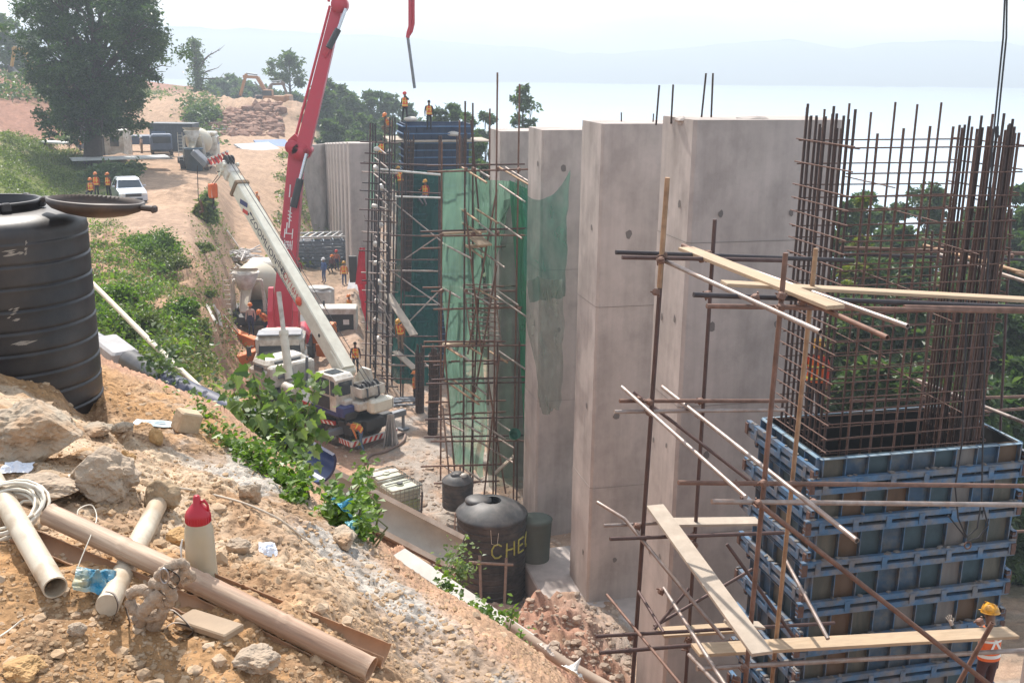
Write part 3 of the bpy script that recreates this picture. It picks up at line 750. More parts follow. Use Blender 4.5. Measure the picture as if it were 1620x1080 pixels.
# ---- scaffold of tubes in front
TUBE_R = mat("tube_rust", (.20, .115, .085), .7, .35, var=.35, vscale=7, stain=(.11, .065, .052), stain_scale=5, bump=.15, bscale=60)
TUBE_G = mat("tube_galvanised", (.33, .28, .255), .45, .6, var=.3, vscale=6, stain=(.25, .14, .09), stain_scale=4, bump=.1, bscale=50)
TUBE_D = mat("tube_dark", (.095, .058, .052), .6, .4, var=.3, vscale=6)
TUBE_B = mat("tube_blackish", (.05, .042, .045), .55, .4, var=.3, vscale=6)
TUBE_Y = mat("tube_tan", (.34, .22, .13), .65, .3, var=.3, vscale=6, stain=(.2, .1, .06), stain_scale=4)
WOOD = mat("plank_wood", (.42, .31, .205), .75, var=.2, vscale=3, stain=(.36, .25, .15), stain_scale=2.5, stretch=(1, 8, 8), bump=.15, bscale=12)
WOODG = mat("plank_grey", (.42, .35, .28), .8, var=.2, vscale=3, stain=(.28, .22, .17), stain_scale=2.5, bump=.15, bscale=12)
def coupler(parent, p, n=Vector((0, 1, 0)), rs=random):
    b = MB(); p = Vector(p)
    R = Euler((rs.uniform(-.4, .4), rs.uniform(-.4, .4), rs.uniform(0, 3))).to_matrix()
    b.box(p, (.085, .075, .085), R, .015); b.cyl(p + R @ Vector((.05, 0, .05)), p + R @ Vector((.05, .0, -.06)), .011, 6); b.cyl(p + R @ Vector((-.05, .05, .0)), p + R @ Vector((.05, .06, 0)), .011, 6)
    return b.build("coupler", TUBE_R, parent)
def scaffold_near():
    e = empty("tube_scaffold", tuple(PZ(1180, 1300, FLOORZ)), 0, "nearest tube and coupler scaffold, wrapping the blue steel form box", "scaffold")
    org = e.location.copy()
    def rel(p): return Vector(p) - org
    def pole(a, b_, m_=TUBE_R, r=.0275, bend=None, hollow=False):
        a = P(*a); b_ = P(*b_); b = MB()
        if bend: b.tube([rel(a), rel(P(*bend)), rel(b_)], r, 10)
        elif hollow: b.pipe(rel(a), rel(b_), r, r * .8, 12)
        else: b.cyl(rel(a), rel(b_), r, 10)
        b.build("pole", m_, e); return a, b_
    # standards (extended to the floor)
    def standard(a, b_, m_, r=.0275):
        A = P(*a); B = P(*b_); d = (B - A); t = (FLOORZ - A.z) / d.z; B2 = A + d * t
        b = MB(); b.cyl(rel(A), rel(B2), r, 10); b.build("pole", m_, e)
    standard((1243, 400, 11.4), (1181, 1060, 11.5), TUBE_R, .030)
    standard((1291, 393, 12.1), (1223, 1060, 12.2), TUBE_Y, .028)
    standard((1056, 282, 13.2), (1001, 1075, 13.5), TUBE_D, .031)
    standard((1131, 347, 13.9), (1085, 1075, 14.0), TUBE_D, .028)
    b = MB(); A = P(1056, 281, 13.15); B = P(1043, 455, 13.2); b.cyl(rel(A), rel(B), .034, 10); b.build("pole", TUBE_Y, e)
    # far side standards (beyond the form)
    for x, y0, D_ in ((1475, 365, 19.5), (1545, 350, 19.6), (1600, 330, 18.6), (1660, 340, 17.5), (1700, 300, 13.5)):
        standard((x, y0, D_), (x - 10, y0 + 200, D_), TUBE_D, .025)
    lv = [
     ((974, 399, 13.3), (1350, 412, 14.3), TUBE_B, .03), ((984, 407, 13.1), (1240, 412, 13.6), TUBE_D, .028),
     ((1097, 466, 11.3), (1700, 489, 12.4), TUBE_B, .03), ((1118, 484, 11.1), (1700, 494, 12.4), TUBE_R, .028),
     ((1430, 486, 11.8), (1720, 492, 12.4), TUBE_R, .031),
     ((980, 634, 13.3), (1245, 634, 14.1), TUBE_R, .027), ((972, 651, 13.2), (1240, 648, 14.0), TUBE_G, .027),
     ((1073, 763, 11.5), (1700, 769, 13.0), TUBE_R, .029), ((1126, 793, 11.2), (1700, 799, 12.7), TUBE_G, .031),
     ((955, 831, 13.4), (1048, 827, 13.7), TUBE_G, .025), ((965, 852, 13.1), (1240, 842, 13.9), TUBE_D, .027),
     ((942, 1006, 13.1), (1320, 985, 14.2), TUBE_D, .027), ((948, 1032, 12.9), (1170, 1014, 13.5), TUBE_D, .03),
     ((1102, 1057, 11.5), (1620, 1028, 12.9), TUBE_G, .033), ((1150, 1128, 11.4), (1640, 1095, 12.9), TUBE_R, .03),
     # behind the cage
     ((1330, 392, 19.2), (1750, 405, 20.6), TUBE_R, .035), ((1330, 402, 19.0), (1750, 415, 20.4), TUBE_B, .03),
     ((1345, 634, 18.7), (1700, 625, 20), TUBE_R, .03), ((1500, 655, 18.2), (1700, 640, 19), TUBE_R, .03), ((1400, 850, 19), (1700, 836, 20), TUBE_R, .03),
    ]
    for a, b_, m_, r in lv: pole(a, b_, m_, r)
    dp = [
     ((1048, 411, 13.3), (1298, 525, 9.9), TUBE_G, .028), ((1110, 400, 14.0), (1436, 516, 10.6), TUBE_G, .029), ((1080, 388, 14.2), (1404, 534, 10.1), TUBE_R, .028),
     ((984, 612, 13.6), (1180, 786, 10.5), TUBE_G, .026), ((1048, 612, 14.3), (1356, 855, 9.9), TUBE_G, .030), ((1003, 620, 13.8), (1196, 768, 12.5), TUBE_D, .024),
     ((1065, 700, 10.5), (1335, 800, 10.0), TUBE_B, .001),
     ((1050, 930, 13.5), (1190, 1150, 9.9), TUBE_G, .028), ((1090, 1035, 12), (1170, 1120, 10), TUBE_G, .026), ((1010, 935, 13.2), (1050, 1000, 12.2), TUBE_D, .022),
     ((1150, 860, 13.0), (1265, 1020, 12.6), TUBE_D, .025),
     ((1205, 800, 11.3), (1575, 1090, 10.9), TUBE_R, .031), ((1570, 985, 11.6), (1500, 1110, 11.8), TUBE_R, .03), ((1090, 930, 13.5), (1035, 995, 13.2), TUBE_D, .022), ((1035, 990, 13.4), (1190, 900, 14.2), TUBE_D, .025),
     ((1462, 388, 20.8), (1720, 460, 15.0), TUBE_Y, .036), ((1485, 402, 21), (1700, 470, 16.0), TUBE_G, .034), ((1452, 601, 20.6), (1700, 700, 14.8), TUBE_G, .034), ((1560, 410, 19), (1640, 445, 16), TUBE_Y, .03),
     ((1240, 880, 12.9), (1310, 1010, 11.6), TUBE_G, .026), ((960, 940, 13.8), (1100, 1110, 11), TUBE_R, .02), ((1000, 820, 13.4), (1190, 1000, 12.8), TUBE_B, .001),
    ]
    for a, b_, m_, r in dp:
        if r > .005: pole(a, b_, m_, r, hollow=r > .0275)
    pole((945, 794, 13.9), (1145, 1010, 12.2), TUBE_G, .026, bend=(988, 820, 13.5))
    rs = random.Random(5)
    for (x, y, D_) in ((1050, 404, 13.2), (1046, 412, 13.1), (1121, 401, 13.8), (1236, 468, 11.3), (1236, 486, 11.25), (1195, 471, 11.3), (1120, 466, 11.4), (1038, 462, 13.1), (1110, 410, 13.8),
                       (1028, 636, 13.3), (1027, 652, 13.2), (1011, 632, 13.3), (1108, 634, 13.9), (1104, 655, 13.8), (1208, 764, 11.4), (1200, 796, 11.3), (1164, 766, 11.4), (1255, 765, 12.0), (1287, 794, 12.0), (1262, 770, 12.0),
                       (1008, 832, 13.4), (1018, 852, 13.3), (1095, 848, 13.9), (1099, 862, 13.8), (998, 1008, 13.3), (995, 1030, 13.2), (1086, 1024, 13.9), (1090, 1012, 13.9), (1178, 1056, 11.4), (1166, 1075, 11.4), (1226, 1050, 12.1), (1550, 983, 11.8), (1046, 935, 13.4), (1540, 400, 19.5), (1600, 405, 18.7), (1270, 480, 12.1), (1325, 478, 12.0), (1500, 485, 12.2)):
        coupler(e, rel(P(x, y, D_)), rs=rs)
    return e
scaffold_near()
def plank(pts, w, th, m_, label, name="scaffold_board", up=(0, 0, 1), cat="plank"):
    """board between two world points, lying on its face"""
    a, b_ = pts; o = MB(); c = (a + b_) / 2; d = (b_ - a); Ln = d.length
    x = d.normalized(); y = Vector(up).cross(x).normalized(); z = x.cross(y)
    o.box((0, 0, 0), (Ln, w, th), None, .004)
    ob = o.build(name, m_); ob.matrix_world = Matrix.Translation(c) @ Matrix((x, y, z)).transposed().to_4x4()
    return tag(ob, label, cat)
plank((P(1085, 393, 14.0), P(1322, 486, 10.9)), .235, .045, WOOD, "short sunlit yellowish board laid slantwise across the upper scaffold tubes")
plank((P(1145, 448, 11.9), P(1660, 476, 12.6)), .22, .04, WOOD, "long sunlit board lying level across the upper scaffold in front of the rebar")
plank((P(1036, 800, 13.9), P(1206, 1034, 10.6)), .26, .045, WOODG, "weathered grey board sloping steeply down towards the viewer between the standards")
plank((P(1058, 826, 13.9), P(1200, 824, 14.2)), .25, .04, WOODG, "short grey board lying level against the formwork behind the sloping board")
plank((P(1100, 1028, 11.7), P(1602, 1000, 12.9)), .27, .045, WOOD, "longest lower board, running level in front of the worker with yellow helmet")
plank((P(1045, 1000, 13.7), P(1172, 992, 14.1)), .26, .04, WOOD, "short board tucked low behind the standards, left of the longest lower board")
plank((P(1150, 986, 13.6), P(1205, 989, 13.8)), .2, .04, WOODG, "stub of dark board end wedged under the sloping grey board")
def sling():
    e = empty("lifting_sling", tuple(P(1592, -60, 15.4)), 0, "dark wire sling hanging from above at the right over the rebar cage", "wire sling"); o = e.location.copy()
    for pts in ([(1594, -80, 15.3), (1592, 60, 15.3), (1578, 200, 15.3), (1577, 215, 15.3)], [(1593, -80, 15.2), (1587, 60, 15.2), (1569, 240, 15.2), (1558, 560, 15.1), (1553, 790, 15.05), (1546, 835, 15.0), (1528, 850, 15.0), (1500, 815, 15.1)],
                [(1530, 470, 15.15), (1522, 700, 15.1), (1511, 770, 15.1), (1516, 820, 15.0), (1530, 850, 15.0)], [(1553, 790, 15.1), (1563, 830, 15), (1548, 850, 15), (1530, 856, 15)]):
        b = MB(); b.tube([P(*p) - o for p in pts], .013, 6); b.build("wire_leg", STEELD, e)
    b = MB(); b.cyl(P(1577, 200, 15.3) - o, P(1577, 218, 15.3) - o, .03, 8); b.build("clamp", STEELD, e)
    b = MB(); n = 14; c = P(1531, 862, 15.0) - o
    b.tube([c + Vector((math.cos(t) * .05, 0, math.sin(t) * .06)) for t in [2 * math.pi * k / n for k in range(n)]], .012, 6, closed=True); b.build("shackle_ring", RUST, e)
sling()
# cut concrete column standing close at the lower right corner of the picture
def near_stub():
    a = P(1621, 868, 10.5); ztop = a.z
    c = a - BX * PD * .0
    pier(0, ztop, FLOORZ - .4, [1.5], [], "pale concrete column side cut off by the right edge low in the photo", corner=Vector((a.x + .52, a.y - 1.7, 0)), Dp=1.75)
near_stub()
# ================================================================== FOLIAGE HELPERS
def leaves(name, cen, size, m_, parent=None, seed=0, up=.35, aspect=.55, fold=.25, tint=None, tri=False):
    """cen (n,3) leaf positions; every leaf is a folded lozenge of its own"""
    r = np.random.default_rng(seed); n = len(cen)
    nrm = r.normal(size=(n, 3)); nrm[:, 2] = np.abs(nrm[:, 2]) + up; nrm /= np.linalg.norm(nrm, axis=1)[:, None]
    t = r.normal(size=(n, 3)); t -= nrm * (t * nrm).sum(1)[:, None]; t /= np.linalg.norm(t, axis=1)[:, None]
    bt = np.cross(nrm, t); s = (size * r.uniform(.6, 1.35, n))[:, None]
    a = cen; tip = cen + t * s - nrm * s * .15
    l = cen + t * s * .45 + bt * s * aspect * .5 + nrm * s * fold * .3; rr_ = cen + t * s * .45 - bt * s * aspect * .5 + nrm * s * fold * .3
    vs = np.stack([a, rr_, tip, l], 1).reshape(-1, 3)
    fs = np.stack([np.arange(n) * 4 + k for k in (0, 1, 2, 3)], 1)
    c = (tint if tint is not None else r.uniform(0, 1, n)); cc = np.repeat(np.stack([c, c, c], 1), 4, axis=0)
    return npmesh(name, vs, fs, m_, parent, smooth=False, colors=cc)
LEAF_IVY = leafmat("leaf_bright", (.035, .085, .012), (.19, .30, .035), .4)
LEAF_BIG = leafmat("leaf_broad", (.05, .105, .03), (.24, .31, .12), .45)
LEAF_TREE = leafmat("leaf_dark_tree", (.02, .05, .014), (.075, .13, .03), .35)
LEAF_WOOD = leafmat("leaf_wood", (.035, .07, .03), (.13, .18, .07), .4)
LEAF_YEL = leafmat("leaf_yellow", (.08, .11, .02), (.22, .22, .04), .4)
LEAF_GRASS = leafmat("leaf_grass", (.06, .09, .02), (.20, .25, .06), .35)
BARK = mat("bark", (.07, .05, .04), .9, var=.3, vscale=6, bump=.4, bscale=20)
STEM = mat("green_stem", (.12, .13, .05), .7, var=.2)

def tree(name, loc, h, cr, seed, leafm, label, group=None, nleaf=9000, lsize=.3, lobes=16, crown0=.32, trunk_r=.3, shape=None, lean=0.0, cat="tree", dens=1.0):
    rs = random.Random(seed); r = np.random.default_rng(seed)
    e = empty(name, loc, 0, label, cat, group)
    tb = MB()
    top = Vector((lean * h, 0, h * .82))
    tr_pts = [Vector((0, 0, -.6)), Vector((lean * h * .1, 0, h * .14)), Vector((lean * h * .35 + rs.uniform(-.1, .1) * trunk_r * 3, 0, h * .36)), top * .72 + Vector((0, 0, 0)), top]
    tb.tube(tr_pts, [trunk_r * 1.35, trunk_r, trunk_r * .8, trunk_r * .45, trunk_r * .12], 9)
    cs = []
    for k in range(lobes):
        f = (k + .5) / lobes; zz = h * (crown0 + (1 - crown0) * (f * .92 + rs.uniform(-.03, .05)))
        prof = shape(f) if shape else (math.sin(math.pi * min(1, f * .82 + .16)) ** .6)
        a = k * 2.4 + rs.uniform(-.5, .5); rad = cr * prof * rs.uniform(.35, .78)
        c = Vector((math.cos(a) * rad + lean * zz, math.sin(a) * rad, zz)); lr = cr * rs.uniform(.26, .44) * (prof * .5 + .5)
        cs.append((c, lr))
        s0 = h * (crown0 * .75 + (zz / h - crown0) * .55); st = Vector((lean * s0, 0, s0))
        midp = st.lerp(c, .5) + Vector((0, 0, -abs(rad) * .08)) + Vector((rs.uniform(-.1, .1), rs.uniform(-.1, .1), 0)) * cr * .3
        tb.tube([st, midp, c], [trunk_r * .32, trunk_r * .2, trunk_r * .06], 6)
        for q in range(4):
            d = Vector((rs.gauss(0, 1), rs.gauss(0, 1), rs.gauss(0, .7))).normalized() * lr * .95
            tb.tube([midp.lerp(c, .5), c + d * .5, c + d], [trunk_r * .1, trunk_r * .06, trunk_r * .02], 4, caps=False)
    tb.build("trunk", BARK, e)
    per = int(nleaf * dens / lobes); P_ = []; T_ = []
    for c, lr in cs:
        # twig clumps inside each lobe leave gaps between them
        nc_ = 13
        cc = r.normal(size=(nc_, 3)); cc /= np.linalg.norm(cc, axis=1)[:, None]; cc *= (r.uniform(.35, 1.0, nc_) ** .6)[:, None] * lr; cc[:, 2] *= .72
        which = r.integers(0, nc_, per)
        p = cc[which] + r.normal(size=(per, 3)) * lr * .15 * np.array([1, 1, .6])
        P_.append(p + np.array(c)); T_.append(np.clip(r.normal(.35, .2, per) + (r.uniform(-.3, .35, nc_))[which], 0, 1))
    leaves("crown", np.concatenate(P_), lsize, leafm, e, seed, tint=np.concatenate(T_))
    return e

def bush(name, loc, rad, h, seed, leafm, label, group=None, n=900, lsize=.12, cat="bush", clumps=14, aspect=.6):
    r = np.random.default_rng(seed); e = empty(name, loc, 0, label, cat, group)
    cc = r.normal(size=(clumps, 3)); cc /= np.linalg.norm(cc, axis=1)[:, None]
    cc[:, 2] = np.abs(cc[:, 2]); cc *= np.array([rad, rad, h]) * (r.uniform(.3, .9, clumps) ** .7)[:, None]
    w = r.integers(0, clumps, n)
    p = cc[w] + r.normal(size=(n, 3)) * np.array([rad, rad, h * .8]) * .2
    p[:, 2] = np.abs(p[:, 2]) 
    tb = MB()
    for k in range(clumps): tb.tube([(0, 0, -.15), tuple(cc[k] * .5 + np.array([0, 0, .03 * h])), tuple(cc[k])], [rad * .03, rad * .022, rad * .01], 5, caps=False)
    tb.build("stem", STEM, e)
    leaves("foliage", p, lsize, leafm, e, seed, tint=np.clip(r.normal(.45, .22, n) + r.uniform(-.25, .25, clumps)[w], 0, 1), aspect=aspect)
    return e

# ================================================================== FOREGROUND
PLB = mat("black_plastic", (.022, .021, .024), .42, var=.35, vscale=3, stain=(.11, .09, .075), stain_scale=1.7, stain_amt=.35, spec=.5, bump=.05, bscale=20)
PLB2 = mat("black_plastic_dusty", (.04, .04, .042), .55, var=.3, vscale=3, stain=(.16, .13, .11), stain_scale=2.4, stain_amt=.5)
SCUFF = mat("pale_scuff", (.30, .26, .22), .9, var=.3, vscale=20)
def ribprof(R, z0, z1, n, depth):
    pr = []
    for k in range(n):
        a = z0 + (z1 - z0) * k / n; b_ = z0 + (z1 - z0) * (k + 1) / n; d = b_ - a
        pr += [(R - depth, a), (R - depth * .85, a + d * .03), (R - depth * .1, a + d * .10), (R, a + d * .16), (R + depth * .06, a + d * .5), (R, a + d * .86), (R + depth * .35, a + d * .93), (R - depth * .3, a + d * .97)]
    return pr
def big_tank():
    Dc = 5.95; c = P(6, 500, Dc); R = .505; zs = P(143, 368, Dc).z; zb = P(143, 676, Dc).z - .06
    e = empty("water_tank", (c.x, c.y, zb), 0, "big scuffed black plastic water tank in the left foreground with its lid flipped open", "water tank")
    H = zs - zb; rh = .1235; n = int(H / rh); zr0 = H - n * rh
    pr = [(R - .02, 0), (R - .012, zr0 * .6)] + ribprof(R, zr0, H, n, .008) + [(R - .004, H), (R + .004, H + .02), (R - .003, H + .045)]
    NR = .262; zt = P(78, 330, Dc).z - zb
    for k in range(1, 10):
        t = k / 9 * math.pi / 2; pr.append((NR + (R - NR) * math.cos(t) ** .8, H + .045 + (zt - H - .045) * math.sin(t)))
    b = MB(); b.lathe((0, 0, 0), pr, 96); b.build("body", PLB, e)
    b = MB(); b.lathe((0, 0, 0), [(NR, zt - .01), (NR + .006, zt + .03), (NR + .012, zt + .034), (NR + .012, zt + .05), (NR - .012, zt + .05), (NR - .02, zt - .05)], 64); b.build("neck_ring", PLB, e)
    for k in range(6):
        a = k * 1.05 + .2; b = MB(); b.box((math.cos(a) * (NR + .015), math.sin(a) * (NR + .015), zt + .03), (.03, .05, .05), Euler((0, 0, a)), .006); b.build("neck_lug", PLB, e)
    # flipped lid, hollow side up
    lc = P(152, 322, Dc - .1) - e.location; lr = .258
    pr = [(.0, -.075), (.08, -.072), (.17, -.055), (.235, -.03), (lr, -.008), (lr + .004, .02), (lr - .01, .024), (lr - .016, -.002), (.2, -.03), (.1, -.055), (.0, -.06)]
    b = MB(); b.lathe((0, 0, 0), pr, 64)
    b.box((lr + .035, 0, .0), (.08, .05, .03), None, .008); b.box((lr + .075, 0, -.002), (.025, .06, .04), None, .008); b.box((-lr - .02, 0, .0), (.06, .07, .03), None, .008)
    M4 = Matrix.Translation(lc) @ Euler((math.radians(-3), math.radians(4), math.radians(-4))).to_matrix().to_4x4(); b.xform(M4)
    ld = b.build("lid", mat("lid_brown_black", (.045, .03, .024), .5, var=.3, vscale=6, stain=(.12, .07, .045), stain_scale=5), e)
    # scuffs: pale scrapes following the wall
    sc_ = MB()
    def scrape(px, py, w, h, seed):
        rs = random.Random(seed)
        for k in range(7):
            a = P(px + rs.uniform(-w, w), py + rs.uniform(-h, h), Dc - R * .9); q = a - e.location
            th = math.atan2(q.y, q.x); L_ = rs.uniform(.2, .9) * w / 290
            zz = q.z; pts = []
            RR = R + .0025
            up_ = [Vector((math.cos(th + t * L_ / R) * RR, math.sin(th + t * L_ / R) * RR, zz + .006 * rs.uniform(.4, 1.2) * (1 - abs(t)) + t * .004)) for t in (-1, -.5, 0, .5, 1)]
            dn = [Vector((v.x, v.y, v.z - .009 * (1 - abs(t)) - .001)) for v, t in zip(up_, (-1, -.5, 0, .5, 1))]
            sc_.add(up_ + dn, [(i, i + 1, 6 + i, 5 + i) for i in range(4)])
    scrape(28, 402, 14, 4, 1); scrape(52, 397, 3, 10, 2); scrape(55, 392, 2, 7, 7); scrape(42, 546, 16, 2, 3); scrape(22, 500, 8, 12, 4)
    s_ = sc_.build("scuff_marks", SCUFF, e); s_["kind"] = "stuff"
big_tank()

ROCK = mat("pale_rock", (.42, .35, .27), .95, var=.3, vscale=9, stain=(.34, .21, .12), stain_scale=5, stain_amt=.8, bump=.6, bscale=45, spec=.2)
ROCKG = mat("grey_rock", (.40, .32, .245), .95, var=.25, vscale=12, stain=(.36, .27, .19), stain_scale=6, stain_amt=.6, bump=.6, bscale=55, spec=.2)
ROCKO = mat("ochre_rock", (.46, .29, .14), .95, var=.25, vscale=12, bump=.5, bscale=60, spec=.2)
MUDC = mat("dried_mud", (.35, .26, .17), .95, var=.3, vscale=16, bump=.7, bscale=50, spec=.1)
def rock(px, py, wpx, asp, seed, m_, label, name="boulder", deep=.6, cat="rock", sub=5, rough=.3, D=None):
    g = hit(px, py) if D is None else P(px, py, D); d = g.y * .966 - g.z * .257; w = wpx / FPX * d / 2
    b = MB(); rock_into(b, (0, 0, 0), (w, w * asp[0], w * asp[1]), seed, sub, smooth=False, rough=rough)
    o = b.build(name, m_); o.data.shade_flat(); o.location = (g.x, g.y + w * asp[0] * .5, g.z + w * asp[1] * (1 - deep)); return tag(o, label, cat)
rock(38, 722, 150, (.8, .62), 5, ROCK, "large rough boulder lying in front of the big black water tank", deep=.35)
rock(155, 786, 105, (.9, .75), 9, ROCKG, "pointed pale rock above the pipe with the mud clod", deep=.45)
rock(60, 790, 120, (.7, .30), 29, ROCKG, "low flat slab of rock behind the white cord", deep=.4)
rock(395, 792, 34, (.8, .9), 12, ROCK, "small blocky stone on the rim above the red capped bottle", deep=.3)
rock(246, 703, 24, (.8, 1.25), 14, ROCKO, "small upright yellow stone standing alone on the mound", deep=.25, rough=.15)
rock(198, 735, 26, (.8, .9), 15, ROCKO, "brown stone above two pebbles on the mound, right of the pointed rock", deep=.3)
rock(150, 690, 46, (.8, .45), 17, ROCK, "flat pale stone at the right foot of the big black tank", deep=.3)
rock(190, 688, 34, (.8, .6), 18, ROCK, "pale stone beside the flat stone near the tank foot", deep=.3)
rock(375, 875, 40, (.8, .6), 21, ROCKG, "whitish lump right of the red capped bottle", deep=.3)
rock(280, 862, 44, (.9, .6), 22, ROCKO, "ochre stone between the clay stuck pipe and the bottle", deep=.3)
rock(120, 1005, 30, (.9, .7), 24, ROCKG, "round pale stone below the open end of the left pipe", deep=.3)
rock(30, 1072, 60, (.9, .5), 26, ROCKO, "yellowish stone in the bottom left corner", deep=.4)
rock(400, 1060, 70, (.9, .5), 27, ROCKG, "pale grey stone under the lower end of the split bamboo", deep=.4)
rock(540, 600 + 262, 40, (1.4, .6), 31, ROCK, "stone at the edge of the drop beside the blue bag", deep=.4)
# squared block at the edge
def block():
    g = hit(297, 682); b = MB(); b.box((0, 0, .05), (.13, .10, .12), Euler((.1, .35, .7)), .008)
    o = b.build("cut_block", mat("tan_block", (.48, .36, .24), .9, var=.2, vscale=9, bump=.3, bscale=40)); o.location = g + Vector((0, 0, .01)); tag(o, "tan squared block tipped on edge by the leafy plants at the crest", "block")
block()
PVC = mat("weathered_pvc", (.56, .49, .385), .5, var=.2, vscale=9, stain=(.36, .25, .155), stain_scale=7, stain_amt=.8, bump=.05)
def lie(px, py, lift): g = hit(px, py); return g + Vector((0, 0, lift))
def pvc1():
    a = lie(2, 800, .05); b_ = lie(90, 952, .045); d = (b_ - a).normalized(); a = a - d * .35
    b = MB(); n = 24; r = .0335
    pts = [a, a.lerp(b_, .5), b_]; b.tube(pts, r, n, False); b.tube(pts, r * .88, n, False)
    z = d; x = z.orthogonal().normalized(); y = z.cross(x)
    for q in (b_, a):
        o_ = [q + (x * math.cos(2 * math.pi * k / n) + y * math.sin(2 * math.pi * k / n)) * r for k in range(n)]; i_ = [q + (x * math.cos(2 * math.pi * k / n) + y * math.sin(2 * math.pi * k / n)) * r * .88 for k in range(n)]
        b.add(o_ + i_, [(k, (k + 1) % n, n + (k + 1) % n, n + k) for k in range(n)])
    m0 = a.lerp(b_, .8)
    o = b.build("plastic_pipe", PVC); tag(o, "cream plastic pipe with its open end towards the viewer, left of the bamboo", "pipe")
pvc1()
def pvc2():
    a = lie(252, 808, .03); b_ = lie(172, 975, .035)
    b = MB(); b.tube([a, a.lerp(b_, .5) + Vector((0, 0, .005)), b_], [.032, .0325, .033], 24, True)
    o = b.build("plastic_pipe", PVC); tag(o, "cream plastic pipe running under the bamboo with its top end stuck in a mud clod", "pipe")
    b = MB(); rock_into(b, (0, 0, 0), (.066, .05, .055), 33, 4, smooth=True, rough=.3); o2 = b.build("mud_clod", MUDC); o2.location = a + Vector((.005, .02, .02)); tag(o2, "round clod of dried mud stuck on the top end of a cream pipe", "mud clod")
pvc2()
BAMB = mat("bamboo_skin", (.36, .225, .15), .62, var=.4, vscale=5, stain=(.52, .39, .28), stain_scale=3, stain_amt=.9, stretch=(.5, 9, 9), bump=.12, bscale=20)
BAMI = mat("bamboo_inside", (.36, .21, .125), .8, var=.25, vscale=12)
def frame4(o, x, y):
    x = Vector(x).normalized(); z = x.cross(Vector(y)).normalized(); y = z.cross(x); m_ = Matrix((x, y, z)).transposed().to_4x4(); m_.translation = Vector(o); return m_
def bamboo(pxs, r, m_, label, a0=0, a1=2 * math.pi, nodes=6, wall=.004, name="bamboo_pole"):
    pts = [Vector(p) for p in pxs]; A, Bp = pts[0], pts[-1]; d = (Bp - A).normalized(); u = d.cross(Vector((0, 0, 1))).normalized(); w = u.cross(d)
    L_ = (Bp - A).length; N = 80; n = 22; b = MB(); vo = []; vi = []
    full = abs(a1 - a0) > 6.2
    for i in range(N + 1):
        t = i / N; q = (pts[0].lerp(pts[1], t * 2) if t < .5 else pts[1].lerp(pts[2], t * 2 - 1)) if len(pts) == 3 else A.lerp(Bp, t)
        f = (t * nodes) % 1.0; f = min(f, 1 - f); rr = r * (1 + .07 * math.exp(-(f / .03) ** 2) - .035 * math.exp(-((f - .06) / .03) ** 2))
        for k in range(n + 1):
            a = a0 + (a1 - a0) * k / n; dr = u * math.cos(a) + w * math.sin(a); rag = 1 if full else (1 - .06 * abs(math.sin(i * .7)) * (k in (0, n)))
            vo.append(q + dr * rr * rag); vi.append(q + dr * (rr - wall))
    W_ = n + 1; off = len(vo)
    fs = [(i * W_ + k, i * W_ + k + 1, (i + 1) * W_ + k + 1, (i + 1) * W_ + k) for i in range(N) for k in range(n)]
    b.add(vo, fs, True, 0)
    b.add(vi, [tuple(reversed(f)) for f in fs], True, 1)
    b.add([vo[i * W_] for i in range(N + 1)] + [vi[i * W_] for i in range(N + 1)], [(i, i + 1, N + 2 + i, N + 1 + i) for i in range(N)], False, 1)
    b.add([vo[i * W_ + n] for i in range(N + 1)] + [vi[i * W_ + n] for i in range(N + 1)], [(i, i + 1, N + 2 + i, N + 1 + i) for i in range(N)], False, 1)
    for row in (0, N):
        b.add([vo[row * W_ + k] for k in range(W_)] + [vi[row * W_ + k] for k in range(W_)], [(k, k + 1, W_ + k + 1, W_ + k) for k in range(n)], False, 1)
    Fm = frame4(A, d, w); b.xform(Fm.inverted()); o = b.build(name, [m_, BAMI]); o.matrix_world = Fm; return tag(o, label, "bamboo pole")
g1_ = lie(82, 858, .095); g3_ = lie(588, 1088, .06); g2_ = g1_.lerp(g3_, .5) + Vector((0, 0, .012))
bamboo([g1_, g2_, g3_], .034, BAMB, "thick round bamboo pole lying across the two pipes in the foreground", nodes=4)
off_ = Vector((-.03, -.045, -.04))
bamboo([g1_ + off_ + Vector((-.05, 0, 0)), g2_ + off_, g3_ + off_], .032, BAMB, "split bamboo half lying along the near side of the thick pole", a0=math.radians(150), a1=math.radians(345), nodes=4, name="split_bamboo")
q1 = lie(300, 935, .055); q3 = lie(612, 1058, .05)
bamboo([q1, q1.lerp(q3, .5), q3], .042, BAMI, "hollow split bamboo half, brown inside, behind the thick pole", a0=math.radians(160), a1=math.radians(380), nodes=4, name="split_bamboo")
a_ = lie(292, 985, .02); b__ = lie(372, 1010, .018)
plank((a_, b__), .075, .022, mat("offcut_wood", (.30, .215, .14), .7, var=.15, vscale=12), "short sawn wood offcut lying under the bamboo poles", name="wood_offcut")
